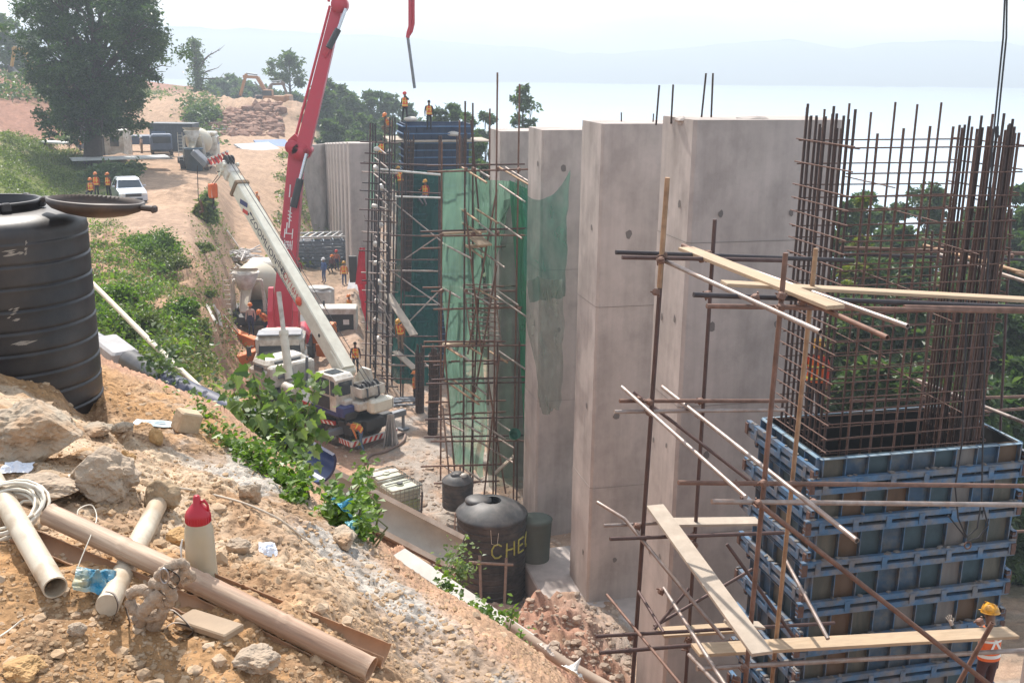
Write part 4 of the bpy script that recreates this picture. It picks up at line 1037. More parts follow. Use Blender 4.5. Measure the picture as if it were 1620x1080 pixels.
# bottle
def bottle():
    g = hit(321, 926); e = empty("water_bottle", tuple(g + Vector((0, 0, -.004))), 0, "cloudy plastic drinking bottle with red screw cap standing on the stony mound", "bottle")
    PLT = mat("cloudy_plastic", (.60, .52, .38), .35, var=.12, vscale=8, trans=.35, subs=.3)
    S = g.y * 1.05 / FPX; pr = [(0, 0), (24 * S, 0), (26.5 * S, 3 * S), (27 * S, 8 * S), (25.5 * S, 14 * S), (24.5 * S, 40 * S), (23.5 * S, 70 * S), (22.5 * S, 84 * S), (19 * S, 92 * S), (18 * S, 96 * S)]
    e.scale = (1, 1, 1.27); b = MB(); b.lathe((0, 0, 0), pr, 40); b.build("body", PLT, e)
    CAP = mat("red_cap", (.42, .015, .03), .35, var=.1)
    pr = [(19 * S, 92 * S), (20 * S, 93 * S), (20.5 * S, 103 * S), (18 * S, 108 * S), (11 * S, 115 * S), (6.5 * S, 119 * S), (6 * S, 126 * S), (4 * S, 129 * S), (0, 129 * S)]
    b = MB(); b.lathe((0, 0, 0), pr, 32)
    for k in range(28):
        a = k * math.pi * 2 / 28; b.box((math.cos(a) * 20.3 * S, math.sin(a) * 20.3 * S, 98 * S), (1.3 * S, 1.3 * S, 9 * S), Euler((0, 0, a)))
    b.tube([Vector((5, 0, 120)) * S, Vector((12, 0, 122)) * S, Vector((17, 0, 116)) * S, Vector((18, 0, 108)) * S], 2.2 * S, 8)
    b.build("cap", CAP, e)
    b = MB(); b.tube([Vector((-26, -6, 70)) * S, Vector((-29, -8, 60)) * S, Vector((-29.5, -8, 40)) * S], [1.2 * S, 2 * S, 1.2 * S], 6); b.build("white_strap", mat("white_plastic", (.8, .8, .78), .5), e)
bottle()
# rope tangle
ROPE = mat("dirty_rope", (.38, .29, .215), .9, var=.3, vscale=60, bump=.5, bscale=180)
WEB = mat("grey_webbing", (.33, .27, .225), .9, var=.2, vscale=60)
def ropes():
    e = empty("safety_rope", tuple(hit(240, 985)), 0, "tangled heap of dirty rope, webbing and steel hooks draped over the bamboo", "rope"); o = e.location.copy()
    S = o.y * 1.05 / FPX
    def Q(px, py, h): g = P(px, py, o.y - .04 * h); return g - o
    def rope(pts, r, m_=ROPE, nm="rope_strand"):
        # smooth through points
        pts = [Q(*p) for p in pts]; out = []
        for i in range(len(pts) - 1):
            p0 = pts[max(i - 1, 0)]; p1 = pts[i]; p2 = pts[i + 1]; p3 = pts[min(i + 2, len(pts) - 1)]
            for k in range(6):
                t = k / 6; out.append(.5 * ((2 * p1) + (p2 - p0) * t + (2 * p0 - 5 * p1 + 4 * p2 - p3) * t * t + (3 * p1 - p0 - 3 * p2 + p3) * t ** 3))
        out.append(pts[-1]); rr_ = [r * 1.45 * (1 + .14 * math.sin(i * 2.1)) for i in range(len(out))]
        b = MB(); b.tube(out, rr_, 9); b.build(nm, m_, e)
    rope([(205, 940, 1.5), (222, 932, 1.8), (245, 944, 2), (258, 962, 2), (240, 975, 2), (215, 965, 1.8), (203, 948, 1.5)], .0105)
    rope([(240, 922, 2), (262, 926, 2.4), (272, 942, 2.2), (262, 955, 2), (243, 945, 2.3), (236, 930, 2)], .011)
    rope([(232, 965, 1.5), (240, 985, 1), (230, 1000, .6), (222, 985, 1.2), (232, 970, 1.7)], .0105)
    rope([(262, 958, 1.8), (250, 985, 1.2), (238, 1000, .7)], .010)
    rope([(215, 975, 1.4), (228, 1002, .5), (205, 1004, .5), (188, 998, .5)], .0095)
    rope([(255, 935, 2.3), (240, 950, 2.5), (226, 968, 2.3)], .012)
    rope([(250, 912, 2.3), (264, 899, 2.6), (285, 890, 2.5), (292, 900, 2.2), (276, 918, 2.4)], .010)
    rope([(295, 905, 2.0), (305, 912, 1.8), (288, 922, 2)], .008)
    # webbing loops
    def strap(pts, w, nm="webbing"):
        pts = [Q(*p) for p in pts]; b = MB(); out = []
        for i in range(len(pts) - 1):
            p0 = pts[max(i - 1, 0)]; p1 = pts[i]; p2 = pts[i + 1]; p3 = pts[min(i + 2, len(pts) - 1)]
            for k in range(5):
                t = k / 5; out.append(.5 * ((2 * p1) + (p2 - p0) * t + (2 * p0 - 5 * p1 + 4 * p2 - p3) * t * t + (3 * p1 - p0 - 3 * p2 + p3) * t ** 3))
        out.append(pts[-1]); sd_ = Vector((.25, -.75, .35)).normalized() * w * .62; th = Vector((.002, 0, .002))
        vs = [p + sd_ for p in out] + [p - sd_ for p in out] + [p + sd_ + th for p in out] + [p - sd_ + th for p in out]; n_ = len(out)
        b.add(vs, [(i, i + 1, n_ + i + 1, n_ + i) for i in range(n_ - 1)] + [(2 * n_ + i, 3 * n_ + i, 3 * n_ + i + 1, 2 * n_ + i + 1) for i in range(n_ - 1)], True)
        b.build(nm, WEB, e)
    strap([(166, 935, .8), (180, 940, 1), (186, 960, .9), (176, 990, .4), (188, 1000, .3), (205, 990, .6), (198, 955, 1), (210, 945, 1.2)], .035)
    strap([(205, 950, 1.2), (215, 970, 1), (205, 1000, .4), (186, 1000, .3)], .03)
    strap([(262, 898, 2.6), (275, 905, 2.7), (284, 915, 2.6), (276, 930, 2.5), (266, 925, 2.5)], .04)
    strap([(250, 985, 1), (268, 965, 1.3), (285, 975, .8), (300, 990, .4)], .035)
    strap([(255, 1000, .4), (275, 985, .7), (305, 995, .4), (295, 1008, .3)], .03)
    HK = mat("hook_steel", (.35, .33, .33), .35, .8, var=.2)
    for (x, y) in ((232, 1005), (240, 990), (262, 908)):
        b = MB(); c = Q(x, y, .6 if y > 950 else 2.9); n = 12; pts = [c + Vector((math.cos(t) * .012, -.01, math.sin(t) * .022)) for t in [2 * math.pi * k / n for k in range(n)]]
        b.tube(pts, .0035, 7, closed=True); b.build("snap_hook", HK, e)
ropes()
WCORD = mat("white_cord", (.66, .60, .50), .6, var=.15, vscale=20)
def cord(pts, r, label, name="cord", m_=WCORD, cat="cord", lift=.01):
    out = []
    ps = [hit(p[0], p[1]) + Vector((0, 0, lift + (p[2] if len(p) > 2 else 0))) for p in pts]
    for i in range(len(ps) - 1):
        p0 = ps[max(i - 1, 0)]; p1 = ps[i]; p2 = ps[i + 1]; p3 = ps[min(i + 2, len(ps) - 1)]
        for k in range(6):
            t = k / 6; q = .5 * ((2 * p1) + (p2 - p0) * t + (2 * p0 - 5 * p1 + 4 * p2 - p3) * t * t + (3 * p1 - p0 - 3 * p2 + p3) * t ** 3); out.append(q)
    out.append(ps[-1]); b = MB(); b.tube(out, r, 8)
    o = b.build(name, m_); return tag(o, label, cat)
cord([(-20, 792, .02), (20, 788, .02), (60, 784, .015), (82, 776, .01), (98, 764, .0), (112, 752, -.01)], .0065, "end of white cord curling across the ground towards the pointed rock")
def coil():
    g = hit(10, 850) + Vector((0, 0, .05)); b = MB(); rs = random.Random(3); pts = []
    for k in range(150):
        t = k / 150 * 2 * math.pi * 8; rx = .10 + .025 * math.sin(t * .37 + 1); ry = .13 + .03 * math.sin(t * .23)
        pts.append(g + Vector((-.01 + math.cos(t) * rx + .012 * math.sin(t * .61), .04 + math.sin(t) * ry * .7 + .01 * math.cos(t * .3), math.sin(t) * .045 + .02 + .02 * math.sin(t * .41))))
    b.tube(pts, .005, 8); o = b.build("cord_coil", WCORD); tag(o, "loose coil of white cord thrown over the left cream pipe", "cord")
    b = MB(); p2 = [lie(45, 790, .05), lie(70, 800, .055), lie(68, 815, .05), lie(40, 820, .06), lie(20, 835, .06)]; b.tube(p2, .005, 8)
    o = b.build("cord_loop", WCORD); tag(o, "single loop of white cord sticking out right of the coil", "cord")
coil()
cord([(262, 774), (300, 778), (345, 788), (390, 801), (440, 824), (475, 850), (500, 868)], .0045, "thin pale cable lying along the grey dusty rim of the mound", m_=mat("dusty_cable", (.5, .42, .33), .7))
cord([(0, 1012), (15, 1002), (30, 990), (38, 984)], .003, "thin white string end lying on ochre soil at the lower left")
cord([(128, 872, .09), (130, 862, .11), (150, 856, .115), (158, 868, .10), (150, 885, .08), (125, 905, .01), (122, 925, 0)], .0018, "thin white string tied round the upper end of the bamboo poles")
def crumple(px, py, w, d, h, seed, m_, label, name, cat, lift=.01, D=None):
    g = hit(px, py) if D is None else P(px, py, D)
    n = 18; rs = np.random.default_rng(seed); u = np.linspace(-1, 1, n); U, V = np.meshgrid(u, u)
    edge = np.maximum(np.abs(U), np.abs(V)); X_ = U * w * (1 + .25 * vnoise(V * 2 + seed, U * 0 + 3)); Y_ = V * d * (1 + .25 * vnoise(U * 2 + seed, V * 0 + 7))
    Z_ = h * (np.abs(vnoise(U * 2.3 + seed, V * 2.3)) * 2 + .6 * np.abs(vnoise(U * 6 + seed, V * 6))) * (1.15 - edge)
    vs = np.stack([X_, Y_, Z_], -1).reshape(-1, 3); ii_ = (np.arange(n - 1)[:, None] * n + np.arange(n - 1)[None, :]).ravel()
    o = npmesh(name, vs, np.stack([ii_, ii_ + 1, ii_ + n + 1, ii_ + n], -1), m_, smooth=False)
    nn = gnormal(g.x, g.y); o.matrix_world = Matrix.Translation(g + Vector((0, 0, lift))) @ nn.to_track_quat('Z', 'Y').to_matrix().to_4x4() @ Euler((0, 0, seed)).to_matrix().to_4x4()
    return tag(o, label, cat)
crumple(150, 935, .045, .055, .05, 4, mat("blue_wrapper", (.03, .22, .36), .3, var=.3, vscale=30, stain=(.75, .5, .1), stain_scale=9, stain_amt=.5), "crumpled shiny blue snack wrapper beside the crossing pipes", "snack_wrapper", "wrapper", lift=.03)
crumple(28, 744, .05, .035, .03, 6, mat("white_paper", (.72, .76, .84), .8), "small crumpled white paper in the shade left of the pointed rock", "paper_scrap", "paper")
crumple(243, 672, .10, .03, .012, 9, mat("pale_blue_film", (.50, .62, .66), .5), "strip of pale blue plastic film lying on the mound near the yellow stone", "plastic_film", "plastic film")
crumple(424, 873, .03, .03, .02, 9, mat("white_paper", (.72, .76, .84), .8), "small white scrap on stony ground right of the bottle", "paper_scrap", "paper")

# gravel and stones: a few kinds of stone meshes scattered as one object each
def scatter_stones(name, n, area, smin, smax, m_, seed, bury=.25, filt=None):
    import bmesh
    r = np.random.default_rng(seed); bases = []
    for k in range(9):
        b = MB(); rock_into(b, (0, 0, 0), (1, .8 + .1 * (k % 4), .62), seed * 10 + k, 1, rough=.35); bases.append((np.array(b.v), np.array(b.f)))
    V, F, off = [], [], 0
    cnt = 0
    for _ in range(n * 3):
        if cnt >= n: break
        px = r.uniform(area[0], area[2]); py = r.uniform(area[1], area[3])
        if filt and not filt(px, py, r): continue
        g = hit(px, py)
        if not (area[4] < g.y < area[5]): continue
        s = smin * (smax / smin) ** (r.uniform(0, 1) ** 2.6); vb, fb = bases[r.integers(0, 9)]
        a = r.uniform(0, 6.28); ca, sa = math.cos(a), math.sin(a); Rm = np.array([[ca, -sa, 0], [sa, ca, 0], [0, 0, 1]])
        V.append((vb * s * r.uniform(.7, 1.2, 3)) @ Rm.T + np.array([g.x, g.y, g.z + s * (.3 - bury)])); F.append(fb + off); off += len(vb); cnt += 1
    o = npmesh(name, np.concatenate(V), np.concatenate(F), m_, smooth=False); o["kind"] = "stuff"; return o
dens = lambda px, py, r: r.uniform() < .25 + .75 * (vnoise(np.array([px * .012]), np.array([py * .02]), 3)[0] + .5)
scatter_stones("gravel", 9000, (-60, 600, 930, 1100, 1.9, 7), .003, .014, mat("gravel_pale", (.42, .29, .18), .95, var=.35, vscale=7, spec=.2, stain=(.36, .24, .14), stain_scale=4, stain_amt=.9), 51, bury=.35, filt=dens)
scatter_stones("pebbles", 520, (-60, 600, 930, 1100, 1.9, 7.5), .011, .036, mat("pebble_tan", (.42, .29, .18), .95, var=.35, vscale=6, spec=.2, stain=(.50, .43, .35), stain_scale=3.5, bump=.4, bscale=60), 52, bury=.42, filt=dens)
scatter_stones("floor_rubble", 3000, (455, 440, 1000, 1090, 22, 75), .04, .17, mat("rubble_tan", (.42, .34, .27), .95, var=.35, vscale=1.2, spec=.2, stain=(.36, .22, .14), stain_scale=.8), 53, filt=dens)
scatter_stones("slope_stones", 900, (140, 330, 900, 1060, 8, 55), .02, .08, mat("slope_stone", (.36, .25, .17), .95, var=.35, vscale=1.2, spec=.2), 54, filt=dens)
scatter_stones("road_rubble", 900, (335, 150, 445, 215, 120, 240), .15, 1.1, mat("rubble_red", (.30, .17, .12), .95, var=.35, vscale=.6), 55, filt=lambda px, py, r: py < 215 and py > 235 - px * .17)
# ================================================================== PEOPLE
SKIN = mat("skin_brown", (.20, .115, .075), .6, var=.1); SKINL = mat("skin_tan", (.32, .20, .13), .6, var=.1)
VESTO = mat("vest_orange", (.75, .14, .03), .7, var=.12, vscale=20); VESTY = mat("vest_reflective", (.75, .66, .12), .5, var=.1)
TAPEW = mat("tape_white", (.75, .73, .68), .5)
HELY = mat("helmet_yellow", (.72, .34, .02), .35, var=.15, vscale=9, stain=(.10, .08, .05), stain_scale=14, stain_amt=.5); HELO = mat("helmet_orange", (.72, .20, .03), .35); HELW = mat("helmet_white", (.75, .75, .74), .35); HELR = mat("helmet_red", (.6, .04, .03), .35)
GLOVE = mat("glove_pale", (.52, .44, .36), .9, var=.15)
CL = lambda n, c: mat("cloth_" + n, c, .9, var=.15, vscale=20)
BASEJ = dict(pel=(0, 0, .93), wa=(0, .0, 1.08), ch=(0, -.01, 1.28), nk=(0, -.01, 1.46), hb=(0, .01, 1.54), ht=(0, .02, 1.64))
def skin_mesh(name, J, E, Rd, mats, facemat, parent, sub=1):
    me = bpy.data.meshes.new(name); names = list(J); me.from_pydata([tuple(J[n]) for n in names], [(names.index(a), names.index(b)) for a, b in E], [])
    tmp = bpy.data.objects.new("tmp", me); COL.objects.link(tmp)
    md = tmp.modifiers.new("s", 'SKIN'); md.use_smooth_shade = True
    sv = me.skin_vertices[0].data
    for i, n in enumerate(names):
        r = Rd[n]; sv[i].radius = r if isinstance(r, tuple) else (r, r); sv[i].use_root = (i == 0)
    if sub: ms = tmp.modifiers.new("u", 'SUBSURF'); ms.levels = sub; ms.render_levels = sub
    dg = bpy.context.evaluated_depsgraph_get(); dg.update()
    m2 = bpy.data.meshes.new_from_object(tmp.evaluated_get(dg)); bpy.data.objects.remove(tmp)
    m2.name = name; m2.materials.clear()
    for mt in mats: m2.materials.append(mt)
    seg = [(Vector(J[a]), Vector(J[b]), facemat(a, b)) for a, b in E]
    for p in m2.polygons:
        c = p.center; best = None
        for a, b, k in seg:
            d = b - a; t = max(0, min(1, (c - a).dot(d) / max(d.length_squared, 1e-9))); q = (c - (a + d * t)).length
            if best is None or q < best[0]: best = (q, k)
        p.material_index = best[1]; p.use_smooth = True
    o = bpy.data.objects.new(name, m2); return link(o, parent)
def person(loc, rz, label, lean=0, side=0, arms=None, legs=None, shirt=(.03, .03, .04), pants=(.03, .04, .07), vest=VESTO, helmet=HELY, crouch=0, headdir=None, skin=SKIN, back_x=False, scale=1.0, fingers=False, group=None, sit=False, hairm=None):
    e = empty("person", tuple(loc), rz, label, "person", group); e.scale = (scale,) * 3
    J = {k: Vector(v) for k, v in BASEJ.items()}
    ar = arms or {}; lg = legs or {}
    for s, n in ((-1, 'l'), (1, 'r')):
        J['sh' + n] = Vector((s * .175, -.01, 1.38)); J['el' + n] = Vector((s * .235, -.03, 1.11)); J['wr' + n] = Vector((s * .245, .06, .88)); J['ha' + n] = Vector((s * .24, .09, .78))
        J['hi' + n] = Vector((s * .085, 0, .88)); J['kn' + n] = Vector((s * .10, .03, .49)); J['an' + n] = Vector((s * .105, -.02, .09)); J['to' + n] = Vector((s * .12, .15, .035))
        if n in ar:
            for k, v in zip(('el', 'wr', 'ha'), ar[n]): J[k + n] = Vector(v)
        if n in lg:
            for k, v in zip(('kn', 'an', 'to'), lg[n]): J[k + n] = Vector(v)
    upper = ['wa', 'ch', 'nk', 'hb', 'ht', 'shl', 'shr', 'ell', 'elr', 'wrl', 'wrr', 'hal', 'har']
    R = Euler((-lean, side, 0)).to_matrix()
    for k in upper:
        f = .5 if k == 'wa' else 1
        if k[:2] in ('el', 'wr', 'ha') and k[-1] in ar and lean: pass
        J[k] = J['pel'] + (Euler((-lean * f, side * f, 0)).to_matrix() @ (J[k] - J['pel']))
    if headdir:
        for k in ('ht',): J[k] = J['hb'] + Vector(headdir).normalized() * .10
    if crouch:
        for k in list(J):
            if k[:2] not in ('an', 'to', 'kn'): J[k].z -= crouch; J[k].y -= crouch * .3
        for s, n in ((-1, 'l'), (1, 'r')):
            if n not in lg: J['kn' + n] = Vector((s * .17, .34, .50 - crouch * .12))
    E = [('pel', 'wa'), ('wa', 'ch'), ('ch', 'nk'), ('nk', 'hb'), ('hb', 'ht')]
    for n in 'lr': E += [('ch', 'sh' + n), ('sh' + n, 'el' + n), ('el' + n, 'wr' + n), ('wr' + n, 'ha' + n), ('pel', 'hi' + n), ('hi' + n, 'kn' + n), ('kn' + n, 'an' + n), ('an' + n, 'to' + n)]
    Rd = dict(pel=(.155, .11), wa=(.135, .10), ch=(.155, .105), nk=(.055, .055), hb=(.075, .085), ht=(.078, .092))
    for n in 'lr': Rd.update({'sh' + n: .065, 'el' + n: .045, 'wr' + n: .03, 'ha' + n: (.022, .042), 'hi' + n: .09, 'kn' + n: .06, 'an' + n: .043, 'to' + n: (.045, .035)})
    ms = [skin, CL("%d_%d_%d" % tuple(int(c * 1000) for c in shirt), shirt), CL("%d_%d_%d" % tuple(int(c * 1000) for c in pants), pants), CL("boot", (.05, .04, .035)), GLOVE]
    def fm(a, b):
        if a in ('nk', 'hb'): return 0
        if a[:2] == 'an': return 3
        if a[:2] == 'wr': return 4 if fingers else 0
        if a[:2] in ('hi', 'kn') or (a == 'pel' and b[:2] == 'hi') or (a == 'pel' and b == 'wa'): return 2
        return 1
    body = skin_mesh("body", J, E, Rd, ms, fm, e, 1)
    # head frame
    hc = J['hb'].lerp(J['ht'], .6); up = (J['ht'] - J['hb']).normalized(); fw = Vector((0, 1, 0)); fw = (fw - up * fw.dot(up)).normalized(); rt = fw.cross(up)
    HM = Matrix((rt, fw, up)).transposed().to_4x4(); HM.translation = hc
    f = MB(); f.box((0, .098, -.01), (.022, .03, .035), None, .008)
    for s in (-1, 1): f.box((s * .088, 0, -.01), (.018, .035, .055), None, .008)
    f.xform(HM); f.build("nose_and_ears", skin, e)["kind"] = "thing"
    if helmet:
        b = MB(); pr = [(.122, .0), (.124, .02), (.118, .06), (.098, .10), (.06, .128), (.02, .138), (0, .139)]
        b.lathe((0, -.005, .03), pr, 24); b.lathe((0, -.005, .03), [(.115, .004), (.135, -.004), (.137, .002), (.122, .012)], 24)
        b.box((0, .13, .03), (.13, .075, .008), Euler((-.15, 0, 0)), .003); b.box((0, -.005, .165), (.025, .2, .012), None, .005)
        for s in (-1, 1): b.box((s * .06, -.01, .145), (.012, .15, .01), Euler((0, s * .5, 0)), .004)
        b.v = [(x, y * 1.12, z) for x, y, z in b.v]; b.xform(HM); b.build("helmet", helmet, e)
    elif hairm:
        b = MB(); rock_into(b, (0, -.01, .045), (.092, .105, .085), 3, 2, smooth=True, rough=.1); b.xform(HM); b.build("hair", hairm, e)
    if vest:
        # vest: shell round the torso following pelvis-chest
        b = MB(); n = 20; lv = [('pel', -.03, .178, .135), ('wa', -.02, .165, .128), ('wa', .10, .172, .130), ('ch', .0, .182, .130), ('ch', .08, .165, .118), ('nk', -.045, .085, .085)]
        rings = []
        ax = (J['nk'] - J['pel']).normalized(); sx = (J['shr'] - J['shl']).normalized(); fy = ax.cross(sx).normalized()
        for k, dz, rx, ry in lv:
            c = J[k] + ax * dz; rings.append([c + sx * math.cos(2 * math.pi * i / n) * rx + fy * math.sin(2 * math.pi * i / n) * ry for i in range(n)])
        for i in range(len(rings) - 1):
            b.add(rings[i] + rings[i + 1], [(k, (k + 1) % n, n + (k + 1) % n, n + k) for k in range(n)], True, 0)
        vo = b.build("safety_vest", vest, e)
        s_ = MB()
        for i0, t0, t1 in ((0, .3, .62), (2, .2, .55)):
            r0 = [a.lerp(b_, t0) for a, b_ in zip(rings[i0], rings[i0 + 1])]; r1 = [a.lerp(b_, t1) for a, b_ in zip(rings[i0], rings[i0 + 1])]
            cc = sum(r0, Vector()) / n
            r0 = [cc + (p - cc) * 1.025 for p in r0]; r1 = [cc + (p - cc) * 1.025 for p in r1]
            s_.add(r0 + r1, [(k, (k + 1) % n, n + (k + 1) % n, n + k) for k in range(n)], True)
        for sgn in (-1, 1):
            for fs in (-1, 1):
                a = J['ch'] + ax * .13 + sx * sgn * .095 + fy * fs * .115; c = J['wa'] + sx * ((-sgn if back_x and fs < 0 else sgn) * .085) + fy * fs * .137
                s_.bar(a, c, .035, .006, up=fy)
        s_.build("reflective_bands", TAPEW if back_x else VESTY, vo)
    if fingers:
        for n in 'lr':
            w, h = J['wr' + n], J['ha' + n]; d = (h - w).normalized(); up_ = Vector((0, 1, 0)) if abs(d.y) < .8 else Vector((0, 0, 1)); sdv = d.cross(up_).normalized(); nn = sdv.cross(d)
            for k in range(4):
                st = h - d * .01 + sdv * (k - 1.5) * .021; ln = (.068, .08, .075, .058)[k]
                fj = {'a': st, 'b': st + d * ln * .5 + sdv * (k - 1.5) * .006, 'c': st + d * ln + nn * .012 + sdv * (k - 1.5) * .010}
                skin_mesh("finger", fj, [('a', 'b'), ('b', 'c')], {'a': .0105, 'b': .0095, 'c': .0075}, [GLOVE], lambda a, b: 0, body, 1)
            st = w.lerp(h, .45) - sdv * .03; fj = {'a': st, 'b': st - sdv * .03 + d * .03, 'c': st - sdv * .04 + d * .06}
            skin_mesh("thumb", fj, [('a', 'b'), ('b', 'c')], {'a': .013, 'b': .011, 'c': .009}, [GLOVE], lambda a, b: 0, body, 1)
    return e
PI = math.pi
# rz: facing +Y rotated; rz=0 faces away from the camera, PI faces the camera
A_UP = lambda s: [(s * .30, .15, 1.35), (s * .25, .30, 1.52), (s * .24, .34, 1.62)]
A_FWD = lambda s: [(s * .24, .12, 1.15), (s * .18, .36, 1.18), (s * .16, .45, 1.20)]
A_HEAD = lambda s: [(s * .32, .16, 1.30), (s * .14, .18, 1.50), (s * .10, .16, 1.58)]
A_HIP = lambda s: [(s * .34, -.08, 1.12), (s * .20, .06, .96), (s * .16, .10, .92)]
# ---- the blue tower's crew (tower stands at the ninth place of the row)
c8 = pier_corner(8); D8 = c8.y
def pw(px, pyfoot, D, *a, **k): return person(P(px, pyfoot, D), *a, **k)
BLK = (.02, .02, .025); NAVY = (.03, .045, .10); KH = (.19, .13, .085); GRN = (.05, .06, .05); DRED = (.22, .02, .03)
pw(641, 193, D8 + .6, PI * .9, "worker standing on top of the blue tower form with a hand at the face", arms={'l': A_HEAD(-1)}, shirt=BLK, pants=BLK, helmet=HELR, legs={'l': [(-.13, .03, .49), (-.16, 0, .09), (-.18, .15, .03)], 'r': [(.13, .03, .49), (.16, 0, .09), (.18, .15, .03)]})
pw(679, 206, D8 - .4, .0, "bareheaded worker in orange vest standing on the blue tower top with back turned", shirt=BLK, pants=BLK, helmet=None, hairm=CL("hair", (.015, .012, .012)))
pw(614, 213, D8 - 1.0, PI * .75, "worker crouching at the left edge of the blue tower top", crouch=.42, shirt=(.30, .26, .22), pants=KH, helmet=HELO, lean=.5)
pw(604, 266, D8 - 1.4, PI * .1, "worker hanging on the tubes just under the tower platform, arms raised", arms={'l': A_UP(-1), 'r': A_UP(1)}, shirt=BLK, pants=KH, helmet=None, hairm=CL("hair", (.015, .012, .012)))
pw(618, 284, D8 - 1.2, PI * .4, "worker in grey with white helmet climbing inside the tower scaffold", vest=None, shirt=(.16, .17, .19), pants=(.13, .14, .17), helmet=HELW, arms={'r': A_FWD(1)})
pw(634, 312, D8 - 3.4, PI * .2, "worker in red shirt and yellow helmet bending over the upper white rail", shirt=DRED, pants=KH, lean=.35, arms={'l': A_FWD(-1), 'r': A_FWD(1)})
pw(672, 326, D8 - 3.2, PI * .85, "worker in yellow banded vest crouching under the upper white rail", shirt=DRED, pants=(.25, .22, .25), crouch=.25, arms={'r': A_FWD(1)})
pw(634, 555, 50, PI * .9, "worker low inside the dark tower scaffold beside a long slanting board", shirt=(.30, .10, .04), pants=KH, lean=.4)
pw(657, 640, 49, PI * .5, "worker half hidden between the two dark bar bundles", shirt=(.4, .15, .06), pants=BLK, helmet=HELO)
# ---- ground crew
def pg(px, py, label, rz, D=None, **k):
    g = hit(px, py) if D is None else P(px, py, D); return person(g, rz, label, **k)
pg(563, 592, "worker in dark clothes with yellow striped vest walking beyond the crane deck", .2, shirt=(.05, .02, .03), pants=BLK, helmet=None, hairm=CL("hair", (.015, .012, .012)))
pg(572, 714, "worker in blue jeans and orange vest bending forward behind the mobile crane", PI * .55, shirt=(.6, .2, .06), pants=(.10, .16, .26), lean=1.0, helmet=None, arms={'l': [(-.2, .2, 1.1), (-.2, .34, .95), (-.2, .4, .88)], 'r': [(.2, .2, 1.1), (.2, .34, .95), (.2, .4, .88)]}, legs={'l': [(-.12, .03, .49), (-.18, -.10, .09), (-.2, .05, .03)], 'r': [(.12, .03, .49), (.18, .12, .09), (.2, .27, .03)]}, hairm=CL("hair", (.015, .012, .012)))
pg(408, 336, "lone worker in orange shirt and blue trousers walking down the dirt track", PI * .9, shirt=(.55, .15, .05), pants=(.06, .10, .25), helmet=HELO, legs={'l': [(-.10, .12, .49), (-.11, .16, .09), (-.12, .33, .03)], 'r': [(.10, -.02, .49), (.11, -.22, .10), (.12, -.06, .03)]})
pg(473, 447, "worker in red shirt standing beside the green sack near the stacked forms", PI, D=71, shirt=(.28, .03, .04), pants=BLK, vest=None, helmet=HELR)
pg(513, 447, "worker dressed all in blue in front of the stacked forms", PI * .8, D=71, shirt=(.07, .13, .30), pants=(.06, .10, .22), vest=None, helmet=HELW)
pg(545, 453, "worker with orange shirt and blue trousers at the foot of the far pier row", PI * .1, D=70, shirt=(.55, .2, .08), pants=(.06, .09, .18), helmet=HELY)
pg(533, 432, "worker with red helmet farthest right behind the stacked forms", PI, D=76, shirt=(.35, .12, .08), pants=NAVY, helmet=HELR, vest=None)
pg(525, 434, "worker squatting in dark clothes behind the worker in blue", PI * .9, D=75, shirt=(.12, .05, .06), pants=BLK, helmet=HELO, vest=None, crouch=.3)
pg(550, 500, "worker with orange helmet crouching near the broken concrete block", PI * .7, D=62, shirt=(.5, .2, .08), pants=KH, helmet=HELO, crouch=.4)
pg(497, 510, "worker in pink shirt squatting between the generator and the crane boom", PI * .9, D=57, shirt=(.5, .25, .22), pants=KH, helmet=HELO, crouch=.35, vest=None)
pg(422, 532, "worker in orange leaning over behind the pump truck cab", PI * .8, D=55, shirt=(.5, .16, .06), pants=NAVY, lean=.7, helmet=HELO)
pg(398, 530, "worker whose orange helmet shows just left of the pump truck cab", PI, D=53.5, shirt=(.5, .40, .35), pants=NAVY, helmet=HELO, vest=None)
pg(392, 478, "worker in red top standing at the mixer's left rear corner", PI * .9, D=61, shirt=(.40, .03, .04), pants=BLK, helmet=HELR, vest=None)
pg(154, 314, "worker in orange vest standing left of the pickup", PI, D=70, shirt=(.3, .08, .04), pants=BLK, helmet=HELO)
pg(173, 314, "worker in dark red with orange vest right beside the pickup's front", PI * .9, D=71, shirt=(.12, .03, .03), pants=BLK, helmet=HELO)
pg(144, 315, "worker squatting farthest left of the group by the pickup", PI, D=69.5, shirt=(.3, .1, .08), pants=BLK, helmet=HELO, crouch=.35)
pg(161, 250, "worker standing at the left door of the white cabin", PI * .6, D=101, shirt=(.10, .03, .06), pants=BLK, helmet=None, vest=None, hairm=CL("hair", (.015, .012, .012)))
pg(225, 243, "worker in pale shirt standing right of the white cabin under the tree", PI * .8, D=108, shirt=(.5, .35, .25), pants=KH, helmet=HELW, vest=None, arms={'l': A_UP(-1)})
pg(206, 241, "worker in orange standing under the tree between cabin and sheds", PI, D=108, shirt=(.6, .25, .05), pants=KH, helmet=HELO)
pg(128, 243, "worker in orange walking left of the big tree trunk", PI * .5, D=106, shirt=(.5, .15, .08), pants=BLK, helmet=HELW)
